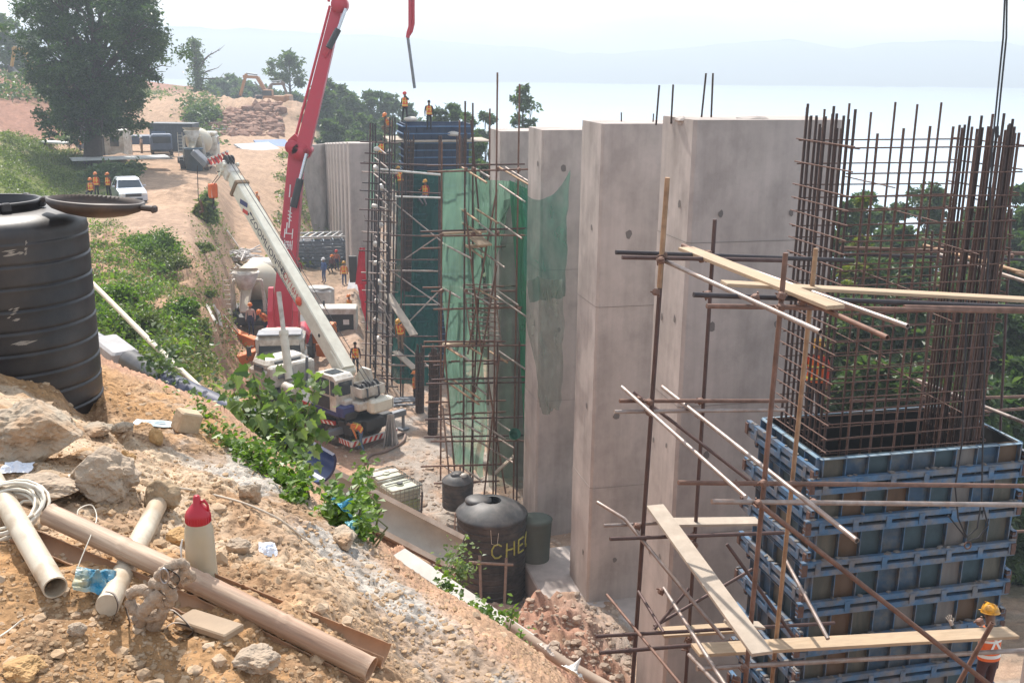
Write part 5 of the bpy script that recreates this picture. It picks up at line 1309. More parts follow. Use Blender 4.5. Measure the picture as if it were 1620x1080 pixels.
# ---- at the near form
person(P(1552, 1122, 14.15) , PI * -.03 + .35, "worker in yellow helmet and orange harness vest reaching up to the blue steel form", fingers=True, shirt=(.045, .055, .06), pants=(.07, .03, .03), back_x=True, helmet=HELY, lean=.12,
       arms={'l': [(-.42, .05, 1.22), (-.48, .25, 1.38), (-.50, .28, 1.47)], 'r': [(.28, .1, 1.12), (.26, .33, 1.2), (.25, .40, 1.22)]})
person(P(1283, 672, C0.y + 3.4), PI * .85, "yellow helmeted worker half hidden behind the left bars of the rebar cage", shirt=(.5, .06, .04), pants=BLK, helmet=HELY, arms={'r': A_FWD(1)})

# ================================================================== WRITING
def text(body, size, M4, m_, parent, name="lettering", extrude=.002, sx=1.0):
    cu = bpy.data.curves.new(name, 'FONT'); cu.body = body; cu.size = size; cu.extrude = extrude; cu.align_x = 'LEFT'; cu.align_y = 'CENTER'; cu.space_character = 1.05
    cu.materials.append(m_); t_ = bpy.data.objects.new('t', cu); COL.objects.link(t_); dg = bpy.context.evaluated_depsgraph_get(); dg.update(); me = bpy.data.meshes.new_from_object(t_.evaluated_get(dg)); bpy.data.objects.remove(t_); me.name = name; bpy.data.curves.remove(cu); o = bpy.data.objects.new(name, me); link(o, parent); o.matrix_local = M4 @ Matrix.Diagonal((sx, 1, 1, 1)); return o

# ================================================================== VEHICLES
WHITE = mat("vehicle_white", (.66, .63, .57), .45, var=.15, vscale=3, stain=(.38, .31, .24), stain_scale=2.2, stain_amt=.75)
CREAM = mat("boom_cream", (.74, .71, .60), .4, var=.08, vscale=2, stain=(.5, .44, .34), stain_scale=2.2, stain_amt=.35)
REDP = mat("pump_red", (.52, .02, .045), .38, var=.12, vscale=2, stain=(.30, .03, .04), stain_scale=2)
ORNG = mat("outrigger_orange", (.70, .17, .02), .45, var=.15, vscale=3, stain=(.35, .15, .08), stain_scale=3)
DARKM = mat("dark_chassis", (.035, .035, .038), .6, var=.25); TYRE = mat("tyre_rubber", (.035, .033, .032), .85, var=.25, vscale=6, stain=(.18, .13, .09), stain_scale=4, stain_amt=.6)
GLASS = mat("dark_glass", (.03, .045, .06), .08, var=0, spec=.8); CHROME = mat("cylinder_rod", (.6, .6, .62), .2, .9, var=.05); NAVYP = mat("navy_paint", (.03, .04, .16), .4)
REDS = mat("stripe_red", (.55, .04, .03), .45); WHS = mat("stripe_white", (.75, .73, .70), .45); OSTR = mat("hook_orange", (.75, .16, .05), .45)
DGREY = mat("grey_metal", (.20, .21, .23), .5, .3, var=.25)
def wheel(parent, c, r, w, axis=(0, 1, 0), rimm=None):
    c = Vector(c); b = MB(); b.lathe(c, [(r * .55, -w / 2), (r * .93, -w / 2), (r, -w * .36), (r, w * .36), (r * .93, w / 2), (r * .55, w / 2)], 28, axis)
    z = Vector(axis).normalized(); x = z.orthogonal().normalized(); y = z.cross(x)
    for k in range(28):
        a = 2 * PI * k / 28; d = x * math.cos(a) + y * math.sin(a); b.box(c + d * r, (r * .06, w * .8, r * .05), Matrix((x * -math.sin(a) + y * math.cos(a), z, d)).transposed())
    t = b.build("wheel", TYRE, parent)
    b = MB(); b.lathe(c, [(0, -w * .3), (r * .2, -w * .32), (r * .3, -w * .22), (r * .5, -w * .3), (r * .57, -w * .47), (r * .57, w * .47), (r * .5, w * .3), (r * .3, w * .22), (r * .2, w * .32), (0, w * .3)], 24, axis)
    b.build("rim", rimm or DGREY, t); return t
def stripes(b, o, dx, dy, n, w, slant=.5, mi=1):
    """diagonal bars across a rectangle with corner o, sides dx, dy"""
    o, dx, dy = Vector(o), Vector(dx), Vector(dy)
    for k in range(n):
        a = (k + .15) / n; c = a + w / n
        s = slant / n
        b.add([o + dx * a, o + dx * c, o + dx * min(c + s, 1) + dy, o + dx * min(a + s, 1) + dy], [(0, 1, 2, 3)], False, mi)

# ---------------- mobile crane
def mobile_crane():
    h = Vector((-.72, .694, 0)).normalized(); lf = Vector((-h.y, h.x, 0)); org = Vector((-7.6, 43.6, FLOORZ - .15))
    rz = math.atan2(h.y, h.x); e = empty("mobile_crane", tuple(org), rz, "white telescopic mobile crane with boom raised over the lower dirt track", "mobile crane")
    Wl = Matrix.Translation(org) @ Matrix.Rotation(rz, 4, 'Z'); Li = Wl.inverted()
    # chassis
    b = MB(); b.box((1.2, 0, 1.05), (7.6, 1.0, .45), None, .03); b.box((.9, 0, 1.38), (5.2, 2.45, .1), None, .02)
    for x in (-.2, 2.2): b.box((x, 0, .8), (.5, 2.2, .3), None, .03)
    b.box((-1.9, 0, 1.0), (.9, 2.3, .55), None, .04); b.build("chassis", DARKM, e)
    for x in (-1.05, .3, 3.7):
        for s in (-1, 1): wheel(e, (x, s * 1.02, .52), .54, .32)
    b = MB(); b.box((-2.45, 0, .42), (.12, 2.5, .22)); b.box((-2.05, 1.22, .42), (.8, .06, .22))
    o = MB(); stripes(o, (-2.517, 1.25, .31), (0, -2.5, 0), (0, 0, .22), 9, .5); stripes(o, (-2.45, 1.255, .31), (.8, 0, 0), (0, 0, .22), 4, .5)
    bp_ = b.build("rear_bumper", WHS, e); o.build("hazard_stripes", [WHS, REDS], bp_)
    b = MB(); b.box((-.6, 1.18, .98), (1.5, .08, .16), Euler((0, .12, 0))); o = MB(); stripes(o, (-1.35, 1.225, .98), (1.5, 0, -.18), (0, 0, .15), 5, .5)
    q = b.build("side_guard", REDS, e); o.build("guard_stripes", [WHS, WHS], q)
    # fender boxes and mid deck
    for c_, s_ in (((2.9, .85, 1.15), (1.6, .7, .5)), ((2.9, -.85, 1.15), (1.6, .7, .5)), ((-1.6, .95, 1.55), (1.2, .6, .3))): b = MB(); b.box(c_, s_, None, .04); b.build("deck_box", DARKM, e)
    b = MB(); b.cyl((1.7, 1.0, 1.75), (2.6, 1.0, 1.75), .24, 16); b.build("air_cleaner", WHITE, e)
    # carrier cab
    b = MB(); b.box((4.5, 0, 1.6), (1.5, 2.45, 1.3), None, .12); b.box((4.45, 0, 2.4), (1.3, 2.3, .5), None, .16); b.box((3.55, 0, 2.0), (.4, 2.4, 1.0), None, .08)
    cb = b.build("carrier_cab", WHITE, e)
    b = MB(); b.box((4.4, 1.19, 2.15), (.7, .06, .5), None, .02); b.box((4.4, -1.19, 2.15), (.7, .06, .5), None, .02); b.box((3.8, 0, 2.45), (.06, 1.4, .3)); b.box((5.2, 0, 2.15), (.08, 2.0, .5)); b.build("cab_glass", GLASS, cb)
    b = MB(); b.box((3.2, .4, 2.15), (.12, .5, .5), None, .03); b.cyl((3.25, -.2, 2.0), (3.25, .9, 2.0), .05, 8); b.tube([(3.2, -.6, 1.5), (3.15, -.6, 2.6), (3.1, -.6, 2.75)], .07, 8); b.build("cab_roof_gear", DGREY, cb)
    # outriggers under deck
    for x in (-1.7, 2.6):
        for s in (-1, 1):
            b = MB(); b.box((x, s * 1.7, .85), (.28, 1.3, .26), None, .02); b.cyl((x, s * 2.25, .95), (x, s * 2.25, .12), .07, 10); b.box((x, s * 2.25, .08), (.42, .42, .08), None, .02); b.build("outrigger", DGREY, e)
    # superstructure
    b = MB(); b.cyl((0.1, 0, 1.4), (0.1, 0, 1.72), .75, 24); b.box((-.6, 0, 1.9), (3.6, 1.5, .38), None, .05)
    b.prism([(-1.9, -.62, 2.05), (-.2, -.62, 2.05), (-1.0, -.62, 3.15), (-1.6, -.62, 3.15)], (0, .12, 0)); b.prism([(-1.9, .5, 2.05), (-.2, .5, 2.05), (-1.0, .5, 3.15), (-1.6, .5, 3.15)], (0, .12, 0))
    ss_ = b.build("turntable", WHITE, e)
    # winch deck and counterweight
    b = MB(); b.box((-1.85, -.1, 2.3), (1.0, 1.3, .12), None, .03); b.box((-1.85, -.72, 2.5), (1.0, .06, .35), None, .02); b.box((-1.85, .52, 2.5), (1.0, .06, .35), None, .02); b.box((-1.38, -.1, 2.5), (.06, 1.2, .35), None, .02); b.box((-2.32, -.1, 2.5), (.06, 1.2, .35), None, .02)
    b.build("winch_deck", WHITE, e)
    b = MB()
    for y in (-.66, -.06): b.cyl((-1.85, y, 2.52), (-1.85, y + .5, 2.52), .16, 18); b.cyl((-1.85, y, 2.52), (-1.85, y + .04, 2.52), .25, 18); b.cyl((-1.85, y + .46, 2.52), (-1.85, y + .5, 2.52), .25, 18)
    b.build("winch_drums", DARKM, e)
    b = MB(); b.box((-2.5, -.3, 1.85), (.5, 1.15, .6), None, .1); cw = b.build("counterweight", CREAM, e)
    b = MB(); b.box((-2.5, -.89, 1.85), (.42, .04, .5), None, .01); stripes(b, (-2.7, -.915, 1.62), (.4, 0, 0), (0, 0, .46), 3, .5); b.build("hazard_plate", [WHS, REDS], cw)
    for yy in (-.9, .3):
        b = MB(); b.tube([(-1.9, yy * .5, 2.7), (-2.4, yy * .5 + .1, 2.6), (-2.55, yy * .5 + .2, 2.3), (-2.4, yy * .5 + .3, 2.15)], .045, 8); b.build("hydraulic_hose", DARKM, e)
    # operator cab on the left side
    n0 = set(bpy.data.objects); b = MB(); prof = [(-.95, 1.55), (.75, 1.55), (.95, 1.95), (.72, 2.75), (.45, 3.15), (-.75, 3.2), (-.95, 3.05)]
    b.prism([Vector((x, .66, z)) for x, z in prof], (0, .95, 0)); oc = b.build("operator_cab", WHITE, e)
    b = MB(); b.prism([Vector((x, 1.612, z)) for x, z in [(-.5, 2.35), (.55, 2.35), (.42, 2.85), (.2, 3.02), (-.5, 3.02)]], (0, .012, 0)); b.prism([Vector((x, 1.612, z)) for x, z in [(-.86, 2.35), (-.58, 2.35), (-.58, 3.0), (-.86, 2.98)]], (0, .012, 0))
    b.add([Vector((.955, .74, 2.0)), Vector((.955, 1.53, 2.0)), Vector((.74, 1.53, 2.72)), Vector((.74, .74, 2.72))], [(0, 1, 2, 3)]); b.box((-.2, 1.13, 3.2), (.6, .6, .03))
    b.box((-.96, 1.13, 2.65), (.02, .7, .6)); b.build("cab_glass", GLASS, oc)
    b = MB(); b.prism([Vector((x, 1.615, z)) for x, z in [(-.5, 1.72), (.58, 1.72), (.62, 2.25), (-.5, 2.25)]], (0, .03, 0)); b.build("cab_door", DARKM, oc)
    b = MB(); b.box((-.15, 1.62, 1.6), (2.0, .05, .16)); b.box((-1.15, 1.3, 1.75), (.5, .65, .45), None, .04); b.build("navy_trim", NAVYP, oc)
    oc.location = (-.75, -.25, 0)
    b = MB(); b.box((.9, 1.25, 1.5), (1.3, .05, .14)); b.build("red_trim", REDS, e)
    b = MB(); b.box((-1.75, .85, 1.95), (.4, .5, .45), None, .06); b.build("engine_box", WHITE, e)
    # boom
    foot = Li @ P(541, 578, 43.4); tip = Li @ P(362, 268, 50.5)
    d = (tip - foot); Lb = d.length; x = d.normalized(); side = Vector((0, 1, 0)); side = (side - x * side.dot(x)).normalized(); up = x.cross(side) * -1
    up = side.cross(x) * -1 if (side.cross(x)).z < 0 else side.cross(x)
    def BP(t, s=0, u=0): return foot + d * t + side * s + up * u
    def boxsec(nm, t0, t1, w, hh, m_, ch=.12):
        b = MB(); pr = [(-w / 2, -hh / 2 + ch), (-w / 2 + ch * .8, -hh / 2), (w / 2 - ch * .8, -hh / 2), (w / 2, -hh / 2 + ch), (w / 2, hh / 2 - ch * .4), (w / 2 - ch * .4, hh / 2), (-w / 2 + ch * .4, hh / 2), (-w / 2, hh / 2 - ch * .4)]
        b.prism([BP(t0, s, u) for s, u in pr], d * (t1 - t0)); return b.build(nm, m_, e)
    base = boxsec("boom_base", -.03, .90, .62, .82, CREAM); s2 = boxsec("boom_second_stage", .88, .935, .54, .72, CREAM); s3 = boxsec("boom_third_stage", .93, .965, .47, .62, CREAM)
    b = MB(); b.bar(BP(.885), BP(.905), .72, .92, up=up, bev=.04); b.build("boom_collar", mat("brass_brown", (.20, .13, .07), .6, .3), base)
    b = MB(); b.bar(BP(-.05), BP(.06), .7, .6, up=up, bev=.06); b.cyl(BP(-.02, -.5), BP(-.02, .5), .14, 14); b.build("boom_foot", CREAM, base)
    # head with sheaves
    b = MB(); hd = BP(.99); b.bar(BP(.955), BP(1.03), .62, .7, up=up, bev=.08); b.bar(BP(1.0, .2, .25), BP(1.05, .2, -.5), .1, .3, up=up); b.bar(BP(1.0, -.2, .25), BP(1.05, -.2, -.5), .1, .3, up=up); hdn = b.build("boom_head", WHITE, e)
    for s in (-.15, .0, .15):
        b = MB(); b.cyl(BP(1.02, s - .03, .35), BP(1.02, s + .03, .35), .26, 18); b.cyl(BP(1.04, s - .03, -.42), BP(1.04, s + .03, -.42), .24, 18); b.build("sheave", DARKM, hdn)
    for s in (-1, 1):
        for u_ in (.30, -.05, -.3):
            b = MB(); b.cyl(BP(1.0, s * .3, u_), BP(1.0, s * .42, u_), .1, 10); b.build("sheave_pin", CREAM, hdn)
    # holes and rivets on the left face
    for t in (.30, .46, .14): 
        b = MB(); b.cyl(BP(t, .311, .06), BP(t, .318, .06), .085, 14); b.build("boom_hole", DARKM, base)
    b = MB(); b.lathe(BP(.305, .34, .05), [(0, .1), (.16, .08), (.22, 0), (.18, -.04)], 20, axis=side); b.build("round_lamp", mat("red_lamp_cover", (.75, .09, .03), .3), base)
    # lettering on the left face: reads down the boom (top of boom = first letter)
    INK = mat("navy_lettering", (.03, .035, .07), .5); REDI = mat("red_lettering", (.5, .03, .03), .5)
    dn = -x
    def bt(s, size, t, u_, m_, ex=.003, sx=1.0):
        q = Li.inverted(); zc = side
        xx = dn; yy = zc.cross(xx)
        M4 = Matrix((xx, yy, zc)).transposed().to_4x4(); M4.translation = BP(t, .3145, u_); text(s, size, M4, m_, base, "boom_lettering", ex, sx)
    bt("ZOOMLION", .46, .735, .02, INK, sx=1.12); bt("中联", .42, .50, .08, INK); bt("QY16H", .44, .44, .08, REDI); bt("VISION CREATES THE FUTURE", .17, .50, -.24, INK)
    b = MB(); b.bar(BP(.83, .32, -.05), BP(.78, .32, .25), .012, .22, up=up); b.build("navy_logo_bar", NAVYP, base)
    b = MB(); b.bar(BP(.795, .32, -.22), BP(.76, .32, -.02), .012, .18, up=up); b.build("red_logo_bar", REDS, base)
    b = MB(); b.cyl(BP(.755, .312, .0), BP(.755, .32, .0), .06, 12); b.cyl(BP(.515, .312, .08), BP(.515, .32, .08), .05, 12); b.bar(BP(.75, .316, .17), BP(.735, .316, .17), .01, .1, up=up); b.build("logo_dots", INK, base)
    # lift cylinder
    a = Li @ P(458, 600, 45.2); tt = Li @ P(441, 462, 47.0); mid_ = a.lerp(tt, .45)
    b = MB(); b.cyl(a, a.lerp(tt, .52), .19, 16); b.cyl(a.lerp(tt, .50), a.lerp(tt, .55), .22, 16); lc = b.build("lift_cylinder", CREAM, e)
    b = MB(); b.cyl(a.lerp(tt, .5), tt, .11, 14); b.build("cylinder_rod", WHITE, lc)
    # fly jib folded at head, striped
    j0 = BP(1.02, -.1, .3); j1 = Li @ P(330, 262, 50.9); j2 = Li @ P(307, 240, 51.2)
    b = MB()
    for a_, b2 in ((j0, j1),):
        dd = b2 - a_; u2 = Vector((0, 0, 1)); up2 = (u2 - dd.normalized() * u2.dot(dd.normalized())).normalized()
        for uu in (.0, .48):
            b.bar(a_ + up2 * uu, b2 + up2 * uu * .6, .09, .09)
        for k in range(6):
            t = k / 6; p0 = a_ + dd * t; p1 = a_ + dd * (t + .10) + up2 * .48 * (1 - .4 * t); b.bar(p0, p1, .16, .05, mi=1)
    b.bar(j1, j2, .42, .30, bev=.03, mi=2); b.build("fly_jib", [WHS, REDS, DGREY], e)
    # hoist ropes and hook
    hk = Li @ P(337, 305, 50.8)
    b = MB(); b.bar(hk + Vector((0, 0, .45)), hk + Vector((0, 0, -.25)), .3, .42, up=(0, 1, 0), bev=.05)
    stripes(b, hk + Vector((-.22, .165, -.2)), (.44, 0, 0), (0, 0, .6), 3, .5); stripes(b, hk + Vector((-.22, -.165, -.2)), (.44, 0, 0), (0, 0, .6), 3, .5)
    hb_ = b.build("hook_block", [OSTR, WHS], e)
    b = MB(); b.tube([hk + Vector((0, 0, -.25)), hk + Vector((0, 0, -.5)), hk + Vector((.14, 0, -.65)), hk + Vector((0, 0, -.8)), hk + Vector((-.14, 0, -.68))], .05, 8); b.build("hook", DARKM, hb_)
    for s in (-.1, .1):
        b = MB(); b.cyl(BP(1.03, s, -.4), hk + Vector((s, 0, .4)), .018, 5); b.build("hoist_rope", DARKM, e)
    b = MB(); b.tube([Li @ P(312, 262, 51.2), Li @ P(314, 318, 51.2)], .02, 5); b.build("hoist_rope", DARKM, e)
    b = MB(); b.tube([Li @ P(316, 316, 51.2), Li @ P(319, 326, 51.2), Li @ P(321, 334, 51.2), Li @ P(316, 336, 51.2)], .07, 8); b.build("small_hook", mat("old_hook_brown", (.12, .06, .04), .6), e)
    for (s, u_) in ((.2, .5), (.0, .55)):
        b = MB(); b.tube([BP(1.02, s, .6), BP(.5, s, .9), Vector((-2.5, s, 2.7))], .016, 5); b.build("hoist_rope", DARKM, e)
mobile_crane()

# ---------------- concrete pump truck
def pump_truck():
    org = P(452, 600, 50.4); org.z = gz(org.x, org.y) ; h = Vector((.13, -.99, 0)).normalized(); rz = math.atan2(h.y, h.x)
    e = empty("concrete_pump_truck", tuple(org), rz, "white truck with tall red folding boom and orange outriggers spread wide", "pump truck")
    Wl = Matrix.Translation(org) @ Matrix.Rotation(rz, 4, 'Z'); Li = Wl.inverted()
    b = MB(); b.box((-3.0, 0, .95), (10, 1.0, .4), None, .03); b.box((-3.8, 0, 1.4), (7.5, 2.4, .5), None, .05); b.build("chassis", DARKM, e)
    for x in (1.2, -4.2, -5.5):
        for s in (-1, 1): wheel(e, (x, s * 1.05, .52), .52, .34)
    b = MB(); b.box((1.6, 0, 1.35), (2.1, 2.45, 1.3), None, .1); b.box((1.45, 0, 2.45), (1.8, 2.3, 1.1), None, .22); cb = b.build("cab", WHITE, e)
    b = MB(); b.add([Vector((2.44, -1.0, 2.05)), Vector((2.44, 1.0, 2.05)), Vector((2.30, .95, 2.75)), Vector((2.30, -.95, 2.75))], [(0, 1, 2, 3)]); b.box((1.5, 1.16, 2.4), (1.0, .03, .55)); b.box((1.5, -1.16, 2.4), (1.0, .03, .55)); b.build("windshield", GLASS, cb)
    b = MB(); b.box((1.9, 0, 3.02), (1.0, 2.1, .08), None, .03); b.build("roof_visor", DGREY, cb)
    for s in (-1, 1):
        b = MB(); b.box((2.75, s * .85, 1.1), (.05, .4, .22), None, .01); b.build("headlight", mat("lamp_glass", (.7, .7, .68), .1), cb)
        b = MB(); b.box((2.55, s * 1.42, 2.3), (.06, .22, .45), None, .02); b.bar((2.3, s * 1.2, 2.5), (2.55, s * 1.4, 2.5), .04, .04); b.build("wing_mirror", DARKM, cb)
    # outriggers
    def outr(pts, ftpx, nm="outrigger"):
        ps = [Li @ P(*p) for p in pts]; b = MB()
        for a, c in zip(ps[:-1], ps[1:]): b.bar(a, c, .46, .62, bev=.03)
        ft = Li @ P(*ftpx); b.bar(ps[-1], ft, .34, .34, up=(1, 0, 0)); o = b.build(nm, ORNG, e)
        b = MB(); b.box(ft, (.7, .7, .1), None, .03); b.build("foot_pad", DGREY, o)
    outr([(408, 545, 53.5), (364, 527, 55.5)], (364, 573, 55.5)); outr([(410, 560, 51.5), (374, 572, 50.2)], (376, 612, 50.2))
    outr([(500, 535, 53.5), (527, 517, 55.5)], (527, 556, 55.5)); outr([(505, 553, 51.0), (537, 556, 50.0)], (537, 592, 50.0))
    # water tank, hopper, pedestal
    b = MB(); b.cyl((-1.0, .8, 1.95), (-3.2, .8, 1.95), .38, 16); b.cyl((-1.0, -.8, 1.95), (-3.2, -.8, 1.95), .38, 16); b.build("side_tanks", REDP, e)
    b = MB(); b.cyl((-.6, 0, 1.5), (-.6, 0, 2.1), .85, 24); b.prism([(-1.3, -.75, 2.1), (.1, -.75, 2.1), (-.1, -.75, 3.6), (-1.0, -.75, 4.6), (-1.35, -.75, 4.6)], (0, .25, 0)); b.prism([(-1.3, .5, 2.1), (.1, .5, 2.1), (-.1, .5, 3.6), (-1.0, .5, 4.6), (-1.35, .5, 4.6)], (0, .25, 0)); b.box((-.6, 0, 2.3), (1.3, 1.3, .5), None, .05)
    b.build("slewing_pedestal", REDP, e)
    # arms
    def arm(nm, a, c, w0, w1, t0, t1, m_=REDP):
        a, c = Li @ P(*a), Li @ P(*c); d = c - a; x = d.normalized(); vdir = (Li.to_3x3() @ Vector((0, -1, 0))); sd = x.cross(vdir).normalized(); up = sd.cross(x).normalized()
        b = MB(); r0 = [a + sd * s * w0 / 2 + up * u * t0 / 2 for s, u in ((-1, -1), (1, -1), (1, 1), (-1, 1))]; r1 = [c + sd * s * w1 / 2 + up * u * t1 / 2 for s, u in ((-1, -1), (1, -1), (1, 1), (-1, 1))]
        b.add(r0 + r1, [(3, 2, 1, 0), (4, 5, 6, 7)] + [(i, (i + 1) % 4, 4 + (i + 1) % 4, 4 + i) for i in range(4)])
        o = b.build(nm, m_, e); return o, a, c, x, sd, up
    A1 = arm("lower_boom_arm", (447, 520, 53.0), (471, 238, 55.5), 1.0, .72, .7, .6)
    A2 = arm("upper_boom_arm", (478, 243, 55.0), (534, 12, 57.0), .74, .55, .5, .45)
    A3 = arm("third_boom_arm", (536, 6, 56.8), (590, -260, 58.5), .55, .45, .42, .38)
    A4 = arm("fourth_boom_arm", (592, -262, 58.6), (649, -40, 60.5), .40, .32, .34, .3)
    b = MB(); q = Li @ P(471, 237, 55.3)
    for k, (px, py, rr_) in enumerate(((464, 232, .35), (478, 240, .45), (488, 238, .2))):
        p = Li @ P(px, py, 55.2); b.lathe(p, [(0, -.45), (rr_, -.45), (rr_, .45), (0, .45)], 20, axis=(Li.to_3x3() @ Vector((0, 1, 0))))
    pp = [Li @ P(x_, y_, 54.95) for x_, y_ in ((455, 222), (466, 212), (491, 236), (478, 250), (462, 252))]; b.prism(pp, Li.to_3x3() @ Vector((0, .8, 0))); b.build("knuckle_joint", REDP, e)
    b = MB(); p = Li @ P(538, 8, 56.8); b.lathe(p, [(0, -.4), (.42, -.4), (.42, .4), (0, .4)], 18, axis=(Li.to_3x3() @ Vector((0, 1, 0)))); b.build("knuckle_joint", REDP, e)
    def cyl2(a, m0, c, r):
        a, m0, c = (Li @ P(*a)), (Li @ P(*m0)), (Li @ P(*c)); b = MB(); b.cyl(a, m0, r, 14); o = b.build("boom_cylinder", DARKM, e); b = MB(); b.cyl(m0, c, r * .5, 12); b.build("cylinder_rod", CHROME, o)
    cyl2((464, 328, 54.2), (475, 283, 54.4), (485, 243, 54.6), .19); cyl2((520, 76, 55.8), (535, 47, 56.1), (547, 14, 56.3), .17)
    b = MB(); p = [Li @ P(x_, y_, 54.6) for x_, y_ in ((462, 320), (472, 322), (461, 352), (455, 340))]; b.prism(p, Li.to_3x3() @ Vector((0, .5, 0))); b.build("cylinder_lug", REDP, e); b = MB(); p = [Li @ P(x_, y_, 56.0) for x_, y_ in ((519, 66), (524, 76), (515, 92), (509, 85))]; b.prism(p, Li.to_3x3() @ Vector((0, .5, 0))); b.build("cylinder_lug", REDP, e)
    # delivery pipe along the arms and lettering
    for (o, a, c, x, sd, up), r in ((A1, .07), (A2, .07), (A3, .07)):
        s_ = sd * (-.5) ; b = MB(); b.tube([a - up * .1 + sd * -.62 * .9, c - up * .1 + sd * -.42], r, 8); b.build("delivery_pipe", REDP, o)
    o, a, c, x, sd, up = A1; front = Li.to_3x3() @ Vector((0, -1, 0)); f_ = up if up.dot(front) > 0 else -up
    WL = mat("white_lettering", (.8, .78, .76), .5)
    yv = f_.cross(x); M4 = Matrix((x, yv, f_)).transposed().to_4x4(); M4.translation = a + (c - a) * .305 + f_ * .352; text("三一重工", .62, M4, WL, o, "boom_lettering", .004, .95)
    b = MB(); 
    for t0, t1, off_ in ((.56, .73, .05), (.53, .59, .16), (.73, .80, .16)): b.bar(a + (c - a) * t0 + f_ * .345 + yv * off_, a + (c - a) * t1 + f_ * .345 + yv * off_, .06, .01, up=f_)
    for k in range(3): b.bar(a + (c - a) * (.60 + k * .02) + f_ * .345 + yv * -.05, a + (c - a) * (.615 + k * .02) + f_ * .345 + yv * .16, .05, .01, up=f_)
    b.build("white_stripes", WL, o)
    # hose hanging by the tower
    b = MB(); Q = lambda x_, y_: Li @ P(x_, y_, 61)
    b.tube([Q(649, -60), Q(649, 20), Q(649, 42), Q(646, 52), Q(645, 60)], .11, 10); b.tube([Q(654, -60), Q(654, 38), Q(651, 50), Q(647, 56)], .08, 10); b.build("end_pipe", REDP, e)
    b = MB(); b.tube([Q(645, 58), Q(650, 95), Q(656, 140)], .085, 10); b.build("rubber_hose", DGREY, e)
pump_truck()

# ---------------- other vehicles and plant
def mixer(px, py, D, rz, label, drum_dirty=True, scale=1.0, seen_rear=True):
    g = P(px, py, D); g.z = gz(g.x, g.y); e = empty("concrete_mixer_truck", tuple(g), rz, label, "concrete mixer"); e.scale = (scale,) * 3
    DR = mat("drum_cream", (.62, .57, .46), .6, var=.2, vscale=2, stain=(.35, .28, .2), stain_scale=2)
    b = MB(); b.box((0, 0, .95), (8.2, 1.0, .35), None, .03); b.box((-3.9, 0, .75), (.15, 2.3, .25)); b.build("chassis", DARKM, e)
    for x in (2.9, -1.6, -2.9):
        for s in (-1, 1): wheel(e, (x, s * 1.02, .52), .52, .4)
    b = MB(); b.box((3.3, 0, 1.75), (1.9, 2.4, 1.9), None, .12); b.box((3.2, 0, 2.85), (1.7, 2.2, .4), None, .12); cb = b.build("cab", WHITE, e)
    b = MB(); b.box((4.27, 0, 2.2), (.04, 2.0, .8)); b.box((3.5, 1.21, 2.2), (.9, .03, .7)); b.box((3.5, -1.21, 2.2), (.9, .03, .7)); b.box((2.33, 0, 2.4), (.03, 1.6, .5)); b.build("cab_glass", GLASS, cb)
    ax = Vector((-.97, 0, .24)).normalized(); b = MB(); b.lathe((1.9, 0, 1.9), [(0, 0), (.55, .02), (.85, .4), (1.12, 1.4), (1.15, 2.5), (.95, 3.6), (.62, 4.6), (.52, 4.7), (.48, 4.6), (0, 4.4)], 32, axis=ax)
    b.build("drum", DR, e)
    b = MB(); b.prism([(-3.0, -.55, 3.5), (-3.0, .55, 3.5), (-3.7, .75, 3.75), (-3.7, -.75, 3.75)], (-.1, 0, .1)); b.lathe((-3.35, 0, 3.2), [(.28, -.6), (.34, -.5), (.72, .35), (.76, .35), (.38, -.5), (.3, -.62)], 20); b.build("hopper", WHITE, e)
    b = MB(); b.prism([(-3.2, -.25, 2.6), (-3.2, .25, 2.6), (-4.5, .2, 1.5), (-4.5, -.2, 1.5)], (0, 0, .07)); b.bar((-3.2, -.28, 2.75), (-4.5, -.22, 1.65), .04, .25); b.bar((-3.2, .28, 2.75), (-4.5, .22, 1.65), .04, .25); b.build("chute", DR, e)
    b = MB()
    for s in (-1, 1): b.bar((-3.0, s * .9, 1.1), (-3.0, s * .8, 3.0), .14, .14); b.bar((-2.2, s * .9, 1.1), (-3.0, s * .8, 2.8), .1, .1)
    b.bar((-3.0, -.8, 3.0), (-3.0, .8, 3.0), .14, .14); b.build("drum_frame", WHITE, e)
    b = MB()
    for s in (-.2, .2): b.cyl((-3.8, 1.0 + s, .9), (-3.75, 1.0 + s, 3.4), .03, 6)
    for k in range(9): b.cyl((-3.8, .8, 1.0 + k * .27), (-3.8, 1.2, 1.0 + k * .27), .022, 6)
    b.build("ladder", WHITE, e)
    for s in (-1, 1): b = MB(); b.box((-2.3, s * 1.08, 1.18), (2.8, .55, .07), None, .03); b.box((-3.7, s * 1.08, .95), (.06, .55, .5)); b.build("mudguard", DARKM, e)
    return e
mixer(411, 512, 60.5, PI / 2 + .06, "dusty concrete mixer backed up behind the red boom, hopper and ladder towards the viewer")
mixer(318, 268, 98, PI / 2 + .12, "cream drummed concrete mixer driving away up the dirt road", scale=1.0)
